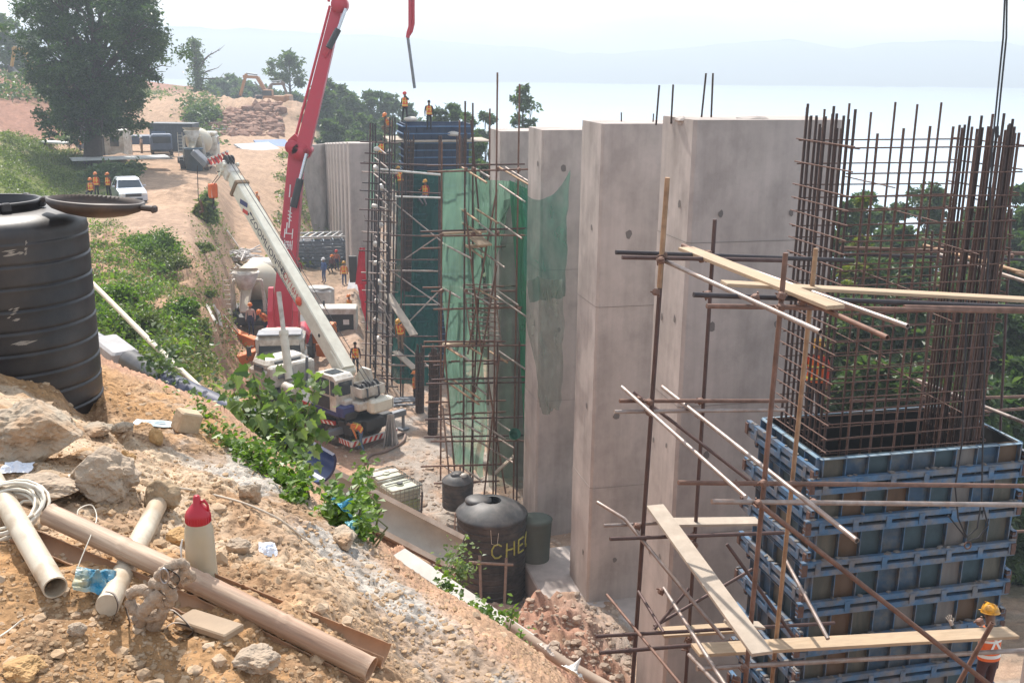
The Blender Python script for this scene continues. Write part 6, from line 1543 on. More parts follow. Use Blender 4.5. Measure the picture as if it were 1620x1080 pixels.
def pickup():
    a = P(203, 317, 71); a.z = gz(a.x, a.y) + .02; rz = math.radians(-62)
    e = empty("pickup_truck", tuple(a), rz, "silver double cab pickup parked on the dirt road below the dark bank", "pickup")
    S = mat("silver_paint", (.52, .56, .62), .3, .5, var=.08, coat=.3)
    prof = [(-2.55, .55), (-2.6, .95), (-2.55, 1.12), (-.95, 1.16), (-.80, 1.68), (-.55, 1.76), (.55, 1.74), (.75, 1.66), (1.35, 1.14), (2.35, 1.02), (2.58, .85), (2.62, .45), (2.2, .38), (2.0, .75), (1.75, .86), (1.45, .84), (1.15, .66), (1.05, .38), (-1.15, .38), (-1.25, .68), (-1.5, .86), (-1.85, .86), (-2.1, .7), (-2.2, .42)]
    b = MB(); n = len(prof); W = .88
    def wz(z): return W if z < 1.15 else W - .22 * (z - 1.15) / .6
    vs = [Vector((x, -wz(z), z)) for x, z in prof] + [Vector((x, wz(z), z)) for x, z in prof]
    b.add(vs, [tuple(range(n)), tuple(range(2 * n - 1, n - 1, -1))] + [(i, n + i, n + (i + 1) % n, (i + 1) % n) for i in range(n)])
    b.box((-1.75, 0, .8), (1.5, 1.5, .6)); bd = b.build("body", S, e)
    b = MB(); b.box((-1.75, 0, 1.135), (1.5, 1.5, .06)); b.build("cargo_bed", DARKM, bd)
    b = MB()
    for s in (-1, 1):
        f = lambda x, z: Vector((x, s * (wz(z) + .006), z))
        for q in ([(.05, 1.17), (1.08, 1.17), (.68, 1.58), (.05, 1.62)], [(-.72, 1.19), (-.05, 1.17), (-.05, 1.62), (-.6, 1.6)]): b.add([f(*p) for p in q], [(0, 1, 2, 3)])
    b.add([Vector((1.31, -.76, 1.18)), Vector((1.31, .76, 1.18)), Vector((.80, .66, 1.64)), Vector((.80, -.66, 1.64))], [(0, 1, 2, 3)]); b.add([Vector((-.965, -.7, 1.22)), Vector((-.965, .7, 1.22)), Vector((-.83, .66, 1.6)), Vector((-.83, -.66, 1.6))], [(0, 1, 2, 3)])
    b.build("window_glass", GLASS, bd)
    b = MB(); b.box((2.61, 0, .82), (.05, 1.0, .20)); b.box((2.63, 0, .52), (.05, 1.1, .16)); b.build("grille", DARKM, bd)
    b = MB(); b.box((2.64, 0, .60), (.02, .42, .12)); b.build("number_plate", mat("plate_white", (.7, .7, .68), .5), bd)
    for s in (-1, 1):
        b = MB(); b.box((2.5, s * .68, .86), (.2, .36, .18), None, .04); b.build("headlight", mat("lamp_glass", (.7, .7, .68), .1), bd)
        b = MB(); b.box((.85, s * 1.0, 1.22), (.12, .2, .16), None, .04); b.build("wing_mirror", S, bd)
        for x in (1.62, -1.68): wheel(e, (x, s * .80, .38), .38, .26)
pickup()
def excavator(px, py, D, rz, label, m_, bend=(1.0, 1.0), s=1.0):
    g = P(px, py, D); g.z = gz(g.x, g.y); e = empty("excavator", tuple(g), rz, label, "excavator"); e.scale = (s,) * 3
    for q in (-1, 1):
        b = MB(); n = 18; prof = [(2.0 * math.copysign(1, math.cos(t)) * 1 + .45 * math.cos(t), .45 + .45 * math.sin(t)) for t in [2 * PI * k / n + .01 for k in range(n)]]
        b.prism([Vector((x, q * 1.2 - .3, z)) for x, z in prof], (0, .6, 0)); b.build("track", DARKM, e)
    b = MB(); b.cyl((0, 0, .7), (0, 0, 1.1), .8, 18); b.box((-.6, 0, 1.6), (3.4, 2.6, 1.0), None, .12); b.box((-2.1, 0, 1.7), (.9, 2.6, 1.2), None, .2); b.build("upper_body", m_, e)
    b = MB(); b.box((.9, .85, 2.1), (1.5, .95, 1.9), None, .12); cb = b.build("cab", m_, e); b = MB(); b.box((1.0, .85, 2.5), (1.56, .99, .8)); b.build("cab_glass", GLASS, cb)
    p0 = Vector((1.0, -.1, 1.7)); p1 = Vector((2.9, -.1, 4.9)); p2 = Vector((5.2, -.1, 5.0)); p3 = Vector((5.9, -.1, 2.0))
    b = MB(); b.bar(p0, p1, .5, .65, up=(0, 1, 0)); b.bar(p1, p2, .45, .6, up=(0, 1, 0)); b.build("boom", m_, e)
    b = MB(); b.bar(p2 + Vector((-.5, 0, .4)), p3, .38, .45, up=(0, 1, 0)); b.build("stick", m_, e)
    b = MB(); b.prism([p3 + Vector(v) for v in ((.2, -.6, .2), (.4, -.6, -.9), (-.3, -.6, -1.4), (-1.0, -.6, -1.0), (-.5, -.6, -.6))], (0, 1.2, 0)); b.build("bucket", DARKM, e)
    b = MB(); b.cyl((1.5, -.1, 1.9), (3.4, -.1, 4.2), .12, 8); b.cyl((2.9, -.1, 5.3), (4.7, -.1, 5.5), .11, 8); b.build("rams", DGREY, e)
YEL = mat("excavator_yellow", (.45, .26, .05), .5, var=.15, stain=(.25, .16, .09), stain_scale=2); ORX = mat("excavator_orange", (.36, .17, .07), .5, var=.15)
excavator(437, 172, 172, PI * .97, "orange excavator with curved arm working on the rubble at the road top", ORX, s=1.0)
excavator(405, 180, 176, PI * .06 + .2, "faded excavator with arm reaching left of the orange one", mat("excavator_faded", (.22, .15, .11), .6, var=.2), s=.95)
excavator(62, 116, 150, PI * .9, "yellow excavator parked on top of the red hillside behind the tree", YEL, s=.8)
def simple_boxhouse(name, px, py, D, w, d, h, m_, label, cat, rz=0.0, door=True, win=True, roofm=None):
    g = P(px, py, D); g.z = gz(g.x, g.y) - .05; e = empty(name, tuple(g), rz, label, cat)
    b = MB(); b.box((0, 0, h / 2), (w, d, h), None, .03)
    for k in range(int(w / .35)): b.box((-w / 2 + .2 + k * .35, -d / 2 - .012, h / 2), (.05, .03, h * .92))
    b.build("wall", m_, e); b = MB(); b.box((0, 0, h + .04), (w + .15, d + .15, .09), None, .02); b.build("roof", roofm or m_, e)
    if door: b = MB(); b.box((-w * .22, -d / 2 - .04, h * .42), (w * .26, .05, h * .8)); b.build("door", GLASS, e)
    if win:
        b = MB(); b.box((w * .22, -d / 2 - .04, h * .62), (w * .26, .05, h * .35)); b.build("window", GLASS, e)
simple_boxhouse("site_cabin", 178, 243, 103, 3.2, 2.2, 2.6, WHITE, "small white site cabin with dark door standing right of the big tree trunk", "cabin")
simple_boxhouse("site_shed", 163, 240, 112, 4.5, 3, 3.4, DGREY, "grey metal shed behind the white cabin", "shed", door=False, win=False)
simple_boxhouse("container", 278, 233, 114, 4.6, 2.4, 2.9, mat("container_blue", (.06, .075, .095), .6, var=.2), "dark blue container on the roadside behind the parked truck", "container", door=False, win=False)
def small_truck(px, py, D, rz, label):
    g = P(px, py, D); g.z = gz(g.x, g.y); e = empty("parked_truck", tuple(g), rz, label, "truck"); BL = mat("truck_blue", (.07, .10, .16), .5, var=.2)
    b = MB(); b.box((1.9, 0, 1.35), (1.5, 2.0, 1.6), None, .12); cb = b.build("cab", BL, e); b = MB(); b.box((2.66, 0, 1.6), (.03, 1.7, .6)); b.box((2, 1.01, 1.6), (.8, .03, .6)); b.box((2, -1.01, 1.6), (.8, .03, .6)); b.build("cab_glass", GLASS, cb)
    b = MB(); b.box((-.9, 0, 1.25), (3.8, 2.1, .9), None, .04); b.build("cargo_bed", BL, e)
    for x in (1.8, -1.8):
        for s in (-1, 1): wheel(e, (x, s * .9, .42), .42, .28)
small_truck(256, 243, 108, -PI / 2 + .35, "small blue truck parked in front of the dark container by the road")
small_truck(225, 238, 113, .2, "blue truck half hidden by the drooping leaves of the big tree")
def water_barrel(px, py, D): pass
def generator():
    g = P(535, 527, 60); g.z = P(535, 527, 60).z; e = empty("generator", tuple(g), .08, "white generator cabinet with dark louvred front on rubble by the boom", "generator")
    b = MB(); b.box((0, 0, .85), (2.3, 1.3, 1.6), None, .05); b.build("cabinet", WHITE, e)
    b = MB(); b.box((.1, -.67, .72), (1.75, .05, 1.15)); 
    for k in range(9): b.box((.1, -.70, .25 + k * .115), (1.7, .03, .03))
    b.build("louvre_panel", DARKM, e); b = MB(); b.box((.55, -.72, .85), (.35, .02, .3)); b.build("paper_sign", WHS, e)
    b = MB(); b.box((0, 0, .04), (2.6, 1.5, .12)); b.build("skid", DARKM, e); b = MB(); b.cyl((-.8, .2, 1.6), (-.8, .2, 1.95), .06, 8); b.build("exhaust", DARKM, e)
generator()
# ================================================================== NETS AND MID SCAFFOLDS
def netmat(name, col, alpha, tr=.5):
    if name in MATS: return MATS[name]
    m_ = bpy.data.materials.new(name); m_.use_nodes = True; t = m_.node_tree; N = t.nodes; K = t.links.new
    N.remove(N["Principled BSDF"]); out = N["Material Output"]
    d = N.new("ShaderNodeBsdfDiffuse"); d.inputs[0].default_value = (*col, 1); tl = N.new("ShaderNodeBsdfTranslucent"); tl.inputs[0].default_value = (*[min(1, c * 1.1) for c in col], 1)
    ms = N.new("ShaderNodeMixShader"); ms.inputs[0].default_value = tr; K(d.outputs[0], ms.inputs[1]); K(tl.outputs[0], ms.inputs[2])
    tp = N.new("ShaderNodeBsdfTransparent"); m2 = N.new("ShaderNodeMixShader")
    tc = N.new("ShaderNodeTexCoord"); nz_ = N.new("ShaderNodeTexNoise"); nz_.inputs['Scale'].default_value = 1.1; nz_.inputs['Detail'].default_value = 5; K(tc.outputs['Object'], nz_.inputs['Vector'])
    mr = N.new("ShaderNodeMapRange"); mr.inputs[1].default_value = .3; mr.inputs[2].default_value = .7; mr.inputs[3].default_value = alpha - .13; mr.inputs[4].default_value = min(1, alpha + .13); K(nz_.outputs[0], mr.inputs[0])
    K(mr.outputs[0], m2.inputs[0]); K(tp.outputs[0], m2.inputs[1]); K(ms.outputs[0], m2.inputs[2]); K(m2.outputs[0], out.inputs[0]); MATS[name] = m_; return m_
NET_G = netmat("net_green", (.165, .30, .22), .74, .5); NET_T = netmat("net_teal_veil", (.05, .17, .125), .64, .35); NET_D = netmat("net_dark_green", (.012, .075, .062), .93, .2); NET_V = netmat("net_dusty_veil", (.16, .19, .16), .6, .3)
def net(corners, label, m_, seed=0, fold=.25, nu=60, nv=90, name="safety_net", sag=0.0, rag=.0, nfold=3.0, parent=None):
    """corners: TL, TR, BR, BL as (px,py,D)"""
    tl, tr, br, bl = [np.array(P(*c)) for c in corners]
    u = np.linspace(0, 1, nu); v = np.linspace(0, 1, nv); U, V = np.meshgrid(u, v)
    Pt = (tl * (1 - U[..., None]) + tr * U[..., None]) * (1 - V[..., None]) + (bl * (1 - U[..., None]) + br * U[..., None]) * V[..., None]
    f = fbm(U * nfold + V * .6 + seed * 3.3, V * .9 + seed, 4, seed % 7, .55)
    Pt[..., 1] += f * fold * 2.2; Pt[..., 0] += fbm(V * 3 + seed, U * 1.5, 3, 3) * fold * .9 * ((U > .02) | True)
    Pt[..., 2] -= sag * 4 * U * (1 - U) * (1 - V) ** 1.5
    if rag: Pt[..., 2] += rag * np.abs(vnoise(U * 4 + seed, U * 0 + 2)) * ss(.85, 1, V)
    ii_ = (np.arange(nv - 1)[:, None] * nu + np.arange(nu - 1)[None, :]).ravel(); fs = np.stack([ii_, ii_ + 1, ii_ + nu + 1, ii_ + nu], -1)
    o = npmesh(name, Pt.reshape(-1, 3), fs, m_, parent, smooth=True)
    if label: tag(o, label, "safety net")
    return o
net([(700, 268, 37.2), (757, 266, 37.6), (764, 480, 37.8), (699, 480, 37.2)], "bright green sunlit net, upper left sheet hanging on the rusty scaffold", NET_G, 1, .16)
net([(699, 470, 37.3), (764, 470, 37.8), (770, 760, 38.2), (716, 742, 37.5)], "bright green net, lower left sheet torn at its foot on the rusty scaffold", NET_G, 2, .28, rag=.5)
net([(757, 284, 37.9), (815, 288, 38.2), (800, 372, 38.3), (768, 470, 38.0)], "green net wedge slung from the upper tubes between two standards", NET_G, 3, .2)
net([(815, 286, 38.3), (846, 287, 37.0), (832, 365, 37.2), (824, 352, 38.2)], "small light green triangle of net at the top right of the rusty scaffold", NET_G, 4, .12)
net([(822, 290, 33.6), (907, 268, 29.6), (893, 470, 30.0), (832, 480, 33.4)], "sheer teal net stretched from the scaffold to the tall pier corner, top edge sagging", NET_T, 5, .22, sag=.7)
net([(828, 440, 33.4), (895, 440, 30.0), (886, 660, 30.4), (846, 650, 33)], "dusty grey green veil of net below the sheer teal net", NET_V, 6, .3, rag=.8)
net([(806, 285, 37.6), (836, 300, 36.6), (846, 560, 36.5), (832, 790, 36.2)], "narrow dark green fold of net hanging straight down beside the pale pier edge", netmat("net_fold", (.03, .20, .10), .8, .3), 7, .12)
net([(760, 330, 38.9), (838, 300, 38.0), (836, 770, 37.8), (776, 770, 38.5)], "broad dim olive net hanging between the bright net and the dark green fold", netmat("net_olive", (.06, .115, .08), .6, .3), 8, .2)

def scaffold_mid():
    c = pier_corner(4); e = empty("tube_scaffold", (c.x, c.y, -17), 0, "rusty tube scaffold tower hung with bright green nets", "scaffold"); org = e.location.copy()
    rs = random.Random(21)
    def S(u, v, z): return c + AX * u + BX * v + Vector((0, 0, z)) - org
    n = 0
    def pl(a, b_, m_, r=.035):
        b = MB(); b.cyl(a, b_, r, 6); b.build("pole", m_, e)
    def pxp(a, b_, m_, r=.035): pl(P(*a) - org, P(*b_) - org, m_, r)
    for a, b_, m_ in (((787, 115, 36.0), (780, 785, 36.4), TUBE_R), ((822, 133, 36.6), (812, 800, 36.8), TUBE_R), ((736, 160, 36.4), (733, 760, 36.6), TUBE_D), ((748, 163, 37.4), (748, 770, 37.4), TUBE_D), ((775, 172, 38.2), (772, 640, 38.3), TUBE_R), ((727, 190, 38.4), (728, 770, 38.4), TUBE_R),
                      ((699, 225, 37.0), (697, 760, 37.2), TUBE_R), ((757, 470, 36.6), (742, 790, 36.8), TUBE_D), ((787, 540, 36.2), (784, 800, 36.2), TUBE_D), ((822, 540, 36.2), (817, 810, 36.4), TUBE_D), ((736, 330, 36.0), (762, 560, 36.2), TUBE_R), ((786, 300, 36.1), (740, 560, 36.5), TUBE_R), ((786, 420, 36.3), (752, 620, 36.5), TUBE_R), ((712, 460, 36.2), (700, 600, 36.4), TUBE_R), ((790, 560, 36.0), (765, 790, 36.3), TUBE_R), ((704, 560, 36.2), (722, 780, 36.6), TUBE_R), ((772, 600, 36.3), (800, 780, 36.2), TUBE_R),
                      ((700, 640, 36.4), (714, 790, 36.3), TUBE_G), ((745, 190, 37.0), (757, 330, 37.1), TUBE_D)):
        pxp(a, b_, m_, .036)
    levels = [(262, 830), (271, 838), (366, 835), (374, 833), (392, 800), (456, 828), (462, 822), (482, 832), (489, 826), (541, 800), (549, 835), (571, 835), (578, 790), (600, 850), (607, 842), (636, 800), (655, 800), (664, 830), (692, 880), (698, 842), (737, 800), (765, 790)]
    for k, (y, x1) in enumerate(levels):
        x0 = 690 - rs.uniform(-10, 26) if y > 300 else 676; m_ = rs.choice([TUBE_R, TUBE_D, TUBE_Y, TUBE_R, TUBE_G]) if y < 400 else rs.choice([TUBE_R, TUBE_D, TUBE_R])
        D_ = rs.choice([36.1, 36.4, 37.6, 38.0]); pxp((x0, y + rs.uniform(-1, 1), D_), (x1, y - 3 + rs.uniform(-2, 2), D_ + .4), m_, .036)
    rows = {265: [731, 748, 790, 800], 292: [790], 330: [728, 752], 352: [730, 756, 790], 385: [733, 700, 745], 455: [700, 728, 750, 780], 468: [785], 545: [705, 735, 700], 556: [775, 790], 600: [702, 738, 716], 665: [700, 726, 752, 783], 690: [783, 745], 735: [700, 726]}
    for y, xs in rows.items():
        for x in xs:
            L_ = rs.uniform(26, 42) * (1.6 if rs.random() < .2 else 1); pxp((x, y, 37.8), (x + L_, y + L_ * rs.uniform(.5, .75), 35.2), TUBE_G if rs.random() < .7 else TUBE_Y, .036)
    for k, (x, y) in enumerate(((737, 268), (749, 268), (787, 268), (821, 268), (787, 368), (749, 370), (699, 372), (787, 486), (821, 490), (737, 460), (699, 460), (786, 575), (749, 577), (785, 695), (818, 695), (749, 660))):
        b = MB(); p = P(x, y, 36.2) - org; b.box(p, (.13, .12, .14), Euler((.3 * k, .2 * k, k)), .02); b.build("coupler", TUBE_R, e)
scaffold_mid()
plank((P(742, 366, 37.2), P(768, 388, 35.8)), .5, .06, WOOD, "pale short board sticking out high on the rusty net scaffold")
plank((P(700, 369, 36.9), P(770, 366, 37.1)), .3, .06, WOOD, "thin board lying level high on the rusty net scaffold")
plank((P(700, 545, 36.9), P(768, 540, 37.1)), .32, .07, WOOD, "sunlit board lying level halfway up the rusty net scaffold")
plank((P(738, 390, 36.9), P(768, 388, 37.1)), .4, .07, WOOD, "small pale board just below the sticking out board on the net scaffold")
plank((P(783, 748, 36.0), P(812, 722, 36.0)), .3, .05, WOODG, "grey board leaning inside the foot of the net scaffold")

# bright mesh ladder panel in the scaffold
def ladder_mesh():
    e = MB(); a, b_ = P(757, 450, 37.0), P(770, 545, 37.0); w = .55
    for s in (-w, w): e.cyl(a + Vector((s, 0, 0)), b_ + Vector((s, 0, 0)), .03, 5)
    for k in range(14): t = k / 13; p = a.lerp(b_, t); e.cyl(p + Vector((-w, 0, 0)), p + Vector((w, 0, 0)), .022, 5)
    for k in range(8): t = k / 8; p = a.lerp(b_, t); q = a.lerp(b_, t + .12); e.cyl(p + Vector((-w, 0, 0)), q + Vector((w, 0, 0)), .018, 5)
    o = e.build("ladder", TUBE_G); tag(o, "pale steel ladder frame behind the net scaffold standards", "ladder")
ladder_mesh()
# ---- blue tower (ninth place)
def blue_tower():
    c = pier_corner(8); zt = P(660, 196, c.y).z; zm = P(660, 268, c.y).z; zq = P(660, 330, c.y).z; zb = gz(c.x + 1, c.y) - .3
    e = empty("tower_formwork", (c.x, c.y, zb), math.atan2(AX.y, AX.x), "tall dark blue steel form tower with workers on top, wrapped in dark net below", "formwork"); o = lambda z: z - zb
    BT = mat("tower_blue", (.017, .04, .10), .55, .2, var=.3, vscale=1.5, stain=(.05, .06, .08), stain_scale=1.2); BTL = mat("tower_blue_edge", (.08, .17, .32), .5, .2, var=.2)
    W0, W1, V0, V1 = -.25, PW + .25, -.25, PD + .25
    def section(nm, z0, z1, grow=0.0, ribs=9):
        b = MB(); w0, w1, v0, v1 = W0 - grow, W1 + grow, V0 - grow, V1 + grow
        for (cx, cy, sx, sy) in (((w0 + w1) / 2, v0, w1 - w0, .06), ((w0 + w1) / 2, v1, w1 - w0, .06), (w0, (v0 + v1) / 2, .06, v1 - v0 - .07), (w1, (v0 + v1) / 2, .06, v1 - v0 - .07)): b.box((cx, cy, (o(z0) + o(z1)) / 2), (sx, sy, z1 - z0))
        p = b.build(nm, BT, e); b = MB()
        for k in range(ribs): x = w0 + (w1 - w0) * (k + .5) / ribs; b.box((x, v0 - .08, (o(z0) + o(z1)) / 2), (.03, .08, z1 - z0 - .05))
        for k in range(5): y = v0 + (v1 - v0) * (k + .5) / 5; b.box((w0 - .08, y, (o(z0) + o(z1)) / 2), (.08, .03, z1 - z0 - .05))
        z = z0 + .3
        while z < z1: b.box(((w0 + w1) / 2, v0 - .16, o(z)), (w1 - w0 + .4, .07, .06), mi=1); b.box((w0 - .16, (v0 + v1) / 2, o(z)), (.07, v1 - v0 + .4, .06), mi=1); z += .42
        b.build("form_ribs", [BT, BTL], p)
    section("top_form", zt - .85, zt, .12); section("upper_form", zm, zt - .95); section("middle_form", zq - .6, zm - .02, .02); section("core_form", zb, zq - .65, -.15)
    b = MB(); b.box(((W0 + W1) / 2, V0 - .55, o(zt - .95)), (W1 - W0 + 2.4, .9, .07)); b.box((W0 - .6, 1, o(zt - .95)), (.9, V1 - V0 + 2, .07)); b.box((W1 + .7, .6, o(zt - .95)), (1.0, 2.2, .07)); b.build("work_platform", WOODG, e)
    # cement bags
    for k, (x, y) in enumerate(((.2, -.2), (.6, -.1), (.4, .0))): pass
blue_tower()
def tarp_bags():
    for k, (x, lab) in enumerate(((650, "pale cement sack lying beside the standing worker on the tower top"), (717, "pale sack at the right end of the tower platform"))):
        b = MB(); rock_into(b, (0, 0, 0), (.42, .25, .16), 60 + k, 2, smooth=True, rough=.15); o = b.build("sack", mat("sack_pale", (.6, .56, .5), .9)); o.location = P(x, 190 if k == 0 else 213, D8 + .2) + Vector((0, 0, .05)); tag(o, lab, "sack")
tarp_bags()
def tower_scaffold():
    e = empty("tube_scaffold", tuple(P(600, 640, 55)), 0, "dense dark tube scaffold round the blue tower, crowded with tubes on its left", "scaffold"); org = e.location.copy(); rs = random.Random(8)
    def pl(a, b_, m_, r=.04):
        b = MB(); b.cyl(P(*a) - org, P(*b_) - org, r, 6); b.build("pole", m_, e)
    # left cluster of standards
    xs = [583, 587, 591, 594, 598, 602, 606, 610, 614, 618, 622, 627, 633, 640]
    for k, x in enumerate(xs):
        D_ = 52 + (k % 4) * 2.2; y0 = rs.choice([186, 195, 210, 240, 275, 300]); pl((x + 3, y0, D_), (x - 6 + rs.uniform(-4, 8), 615 + rs.uniform(0, 25), D_ - 1), TUBE_B if k % 3 else TUBE_D, .045)
    for x in (697, 694, 722, 728): pl((x + 1, 215, 55), (x, 640, 55), TUBE_D, .05)
    y = 224
    while y < 625:
        m_ = rs.choice([TUBE_D, TUBE_B, TUBE_G]); D_ = rs.uniform(51.5, 56); x0 = rs.uniform(566, 584)
        pl((x0, y, D_), (rs.uniform(612, 632), y + 3, D_), m_, .038)
        if rs.random() < .8: pl((rs.uniform(588, 600), y + rs.uniform(2, 10), 56.5), (rs.uniform(606, 622), y + rs.uniform(14, 30), 51.5), TUBE_G, .038)
        y += rs.uniform(12, 19)
    for (a, b_, m_, r) in (((590, 267, 53), (700, 277, 53.6), WHITE_T, .06), ((625, 311, 53), (697, 313, 53.4), WHITE_T, .05), ((610, 303, 54), (697, 306, 54.4), TUBE_D, .04), ((606, 372, 53), (695, 374, 53), TUBE_D, .04), ((612, 411, 52.5), (693, 411, 53), TUBE_D, .04), ((618, 428, 52.5), (693, 429, 53), TUBE_G, .05), ((640, 468, 52), (692, 470, 52.5), TUBE_D, .035), ((625, 482, 52), (693, 482, 52.5), TUBE_G, .045), ((600, 532, 51), (692, 532, 51), TUBE_D, .04), ((620, 562, 50), (690, 564, 50), TUBE_G, .04), ((616, 577, 50), (680, 579, 50), TUBE_G, .05), ((600, 598, 50), (670, 600, 50), TUBE_D, .04), ((570, 258, 53.5), (700, 262, 54), TUBE_D, .045)):
        pl(a, b_, m_, r)
    for (a, b_) in (((604, 305, 53), (702, 385, 52)), ((606, 420, 53), (700, 485, 52)), ((628, 528, 51), (700, 455, 52)), ((640, 410, 53), (706, 365, 53)), ((612, 520, 52), (690, 590, 50)), ((576, 340, 53), (612, 420, 52)), ((580, 430, 52), (622, 520, 51))): pl(a, b_, TUBE_G, .035)
    k = 0
    while k < 12:
        x = rs.uniform(592, 604); y = 236 + k * 30; b = MB(); b.box(P(x, y, 52) - org, (.28, .28, .22), Euler((k, k, k)), .06); b.build("bright_clamp", mat("clamp_pale", (.62, .57, .52), .5, .3), e); k += 1
WHITE_T = mat("tube_white", (.62, .60, .56), .45, .3, var=.2)
tower_scaffold()

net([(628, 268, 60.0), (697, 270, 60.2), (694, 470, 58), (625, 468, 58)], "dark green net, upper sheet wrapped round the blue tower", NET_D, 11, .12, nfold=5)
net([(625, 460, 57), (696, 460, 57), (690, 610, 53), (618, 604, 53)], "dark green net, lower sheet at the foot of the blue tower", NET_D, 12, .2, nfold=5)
net([(588, 226, 58), (598, 226, 60), (590, 330, 60), (583, 330, 58)], "pale green net strip at the upper left side of the tower scaffold", NET_G, 13, .05)
plank((P(613, 465, 52), P(655, 530, 50)), .45, .06, WOODG, "long slanting pale board inside the tower scaffold by the low worker's helmet")
plank((P(625, 555, 50.5), P(656, 583, 49.5)), .4, .06, WOODG, "short slanting board low inside the tower scaffold")
def bar_bundle(x0, y0, x1, y1, D, w, label, n=16):
    e = empty("rebar_column", tuple(P(x1, y1, D)), 0, label, "rebar column"); org = e.location.copy(); rs = random.Random(int(x0))
    b = MB()
    for k in range(n):
        a = 2 * PI * k / n; o = Vector((math.cos(a) * w, math.sin(a) * w, 0)); b.tube([P(x1, y1, D) + o - org, P(x0, y0, D) + o + Vector((rs.uniform(-.06, .06), 0, rs.uniform(-.4, .5))) - org], .035, 5)
    b.build("bar_bundle", RUSTD, e)
    L_ = (P(x0, y0, D) - org).length; k = 0
    while k < L_ / .3 and k < 60:
        t = k * .3 / L_; c = (P(x0, y0, D) - org) * t; b = MB(); b.tube([c + Vector((math.cos(a) * w * 1.15, math.sin(a) * w * 1.15, 0)) for a in [2 * PI * i / 10 for i in range(10)]], .02, 4, closed=True); b.build("tie_ring", RUST, e); k += 1
bar_bundle(648, 222, 642, 520, 57.5, .22, "very tall dark reinforcing column standing before the blue form")
bar_bundle(664, 555, 664, 668, 46.5, .17, "dark reinforcing column stub standing left of the brown one on rubble")
bar_bundle(686, 560, 684, 695, 43.5, .19, "brown reinforcing column stub standing beside the bright green net")
bar_bundle(731, 225, 731, 258, 56, .2, "short dark reinforcing column head between the tower and the net scaffold")

# ---- red banner
net([(568, 392, 57), (577, 392, 57.2), (580, 450, 57), (562, 450, 56.6)], None, mat("banner_red", (.62, .03, .05), .8, var=.15), 21, .05, 12, 24, name="red_banner_tmp")
o_ = bpy.data.objects["red_banner_tmp"]; o_.name = "banner"; tag(o_, "upper red cloth banner hanging on the left edge of the tower scaffold", "banner")
net([(564, 447, 57), (578, 447, 57), (583, 522, 56), (576, 505, 56)], None, mat("banner_red", (.62, .03, .05), .8), 22, .08, 12, 30, name="banner")
tag(bpy.data.objects["banner.001"], "lower tail of red cloth tapering beside the tower scaffold", "banner")
# ---- concrete slab leaning by far piers + posts
def leaning_slab():
    a = [P(553, 440, 68), P(568, 440, 68), P(566, 505, 63), P(536, 515, 62)]; b = MB(); b.prism(a, (0, .25, .1)); o = b.build("leaning_panel", mat("slab_grey", (.42, .40, .40), .9, var=.2)); tag(o, "pale grey panel leaning at the foot of the far piers", "panel")
    b = MB(); b.bar(P(558, 405, 66), P(560, 446, 66), .5, .3); o = b.build("form_post", DARKM); tag(o, "dark upright form post between the far piers and the red banner", "post")
leaning_slab()
# ---- stacked form panels
def stack():
    e = empty("stacked_forms", tuple(P(512, 425, 79)), .25, "stack of grey steel form frames lying on the dirt below the far piers", "form stack"); e.location.z = P(512, 425, 79).z
    M_ = mat("form_grey", (.13, .16, .20), .5, .4, var=.3); M2 = mat("form_bright", (.50, .50, .50), .4, .5, var=.2); rs = random.Random(2)
    for k in range(9):
        z = .18 + k * .26; b = MB(); dx = rs.uniform(-.12, .12)
        for y in (-1.2, 1.2): b.box((dx, y, z), (4.6, .08, .2))
        for j in range(7): b.box((dx - 2.2 + j * .73, 0, z), (.07, 2.32, .18))
        b.build("form_frame", M_, e)
    b = MB()
    for j in range(6): b.bar((-1.6 + j * .55, -1.0, 2.62), (-.9 + j * .55, 1.0, 2.62), .09, .1)
    b.bar((-2.3, -1.1, 2.62), (2.3, -1.0, 2.62), .1, .12); b.bar((-2.3, 1.1, 2.62), (2.3, 1.2, 2.62), .1, .12); b.build("bright_frame", M2, e)
    g = P(470, 425, 80); b = MB(); b.box((0, 0, 1.1), (1.9, 2.2, 2.2)); b.box((.1, 0, 2.25), (2.1, 2.4, .1)); o = b.build("form_crate", mat("crate_grey", (.28, .26, .26), .8, var=.2)); o.location = g; o.rotation_euler.z = .2; tag(o, "square grey crate left of the stacked steel forms", "crate")
    g = P(541, 425, 80); b = MB(); b.lathe((0, 0, .9), [(0, -1.4), (.75, -1.4), (.9, -1.2), (.9, 1.2), (.75, 1.4), (0, 1.4)], 20, axis=(1, .3, 0)); o = b.build("dark_drum", DARKM); o.location = g; tag(o, "dark round drum lying right of the stacked steel forms", "drum")
stack()
b = MB(); rock_into(b, (0, 0, 0), (.55, .45, .55), 77, 3, smooth=True, rough=.2); o = b.build("green_sack", mat("sack_green", (.04, .26, .17), .8)); o.location = P(464, 438, 70); tag(o, "dark green sack on the dirt beside the worker in red", "sack")
b = MB(); b.box((0, 0, .6), (1.5, 1.2, 1.2), None, .1); rock_into(b, (0, 0, 1.2), (.8, .65, .2), 5, 2); o = b.build("broken_block", mat("block_pale", (.50, .48, .45), .9, var=.2)); o.location = P(508, 484, 62) + Vector((0, 0, -.1)); tag(o, "pale broken concrete block with rubble on top beyond the generator", "concrete block")
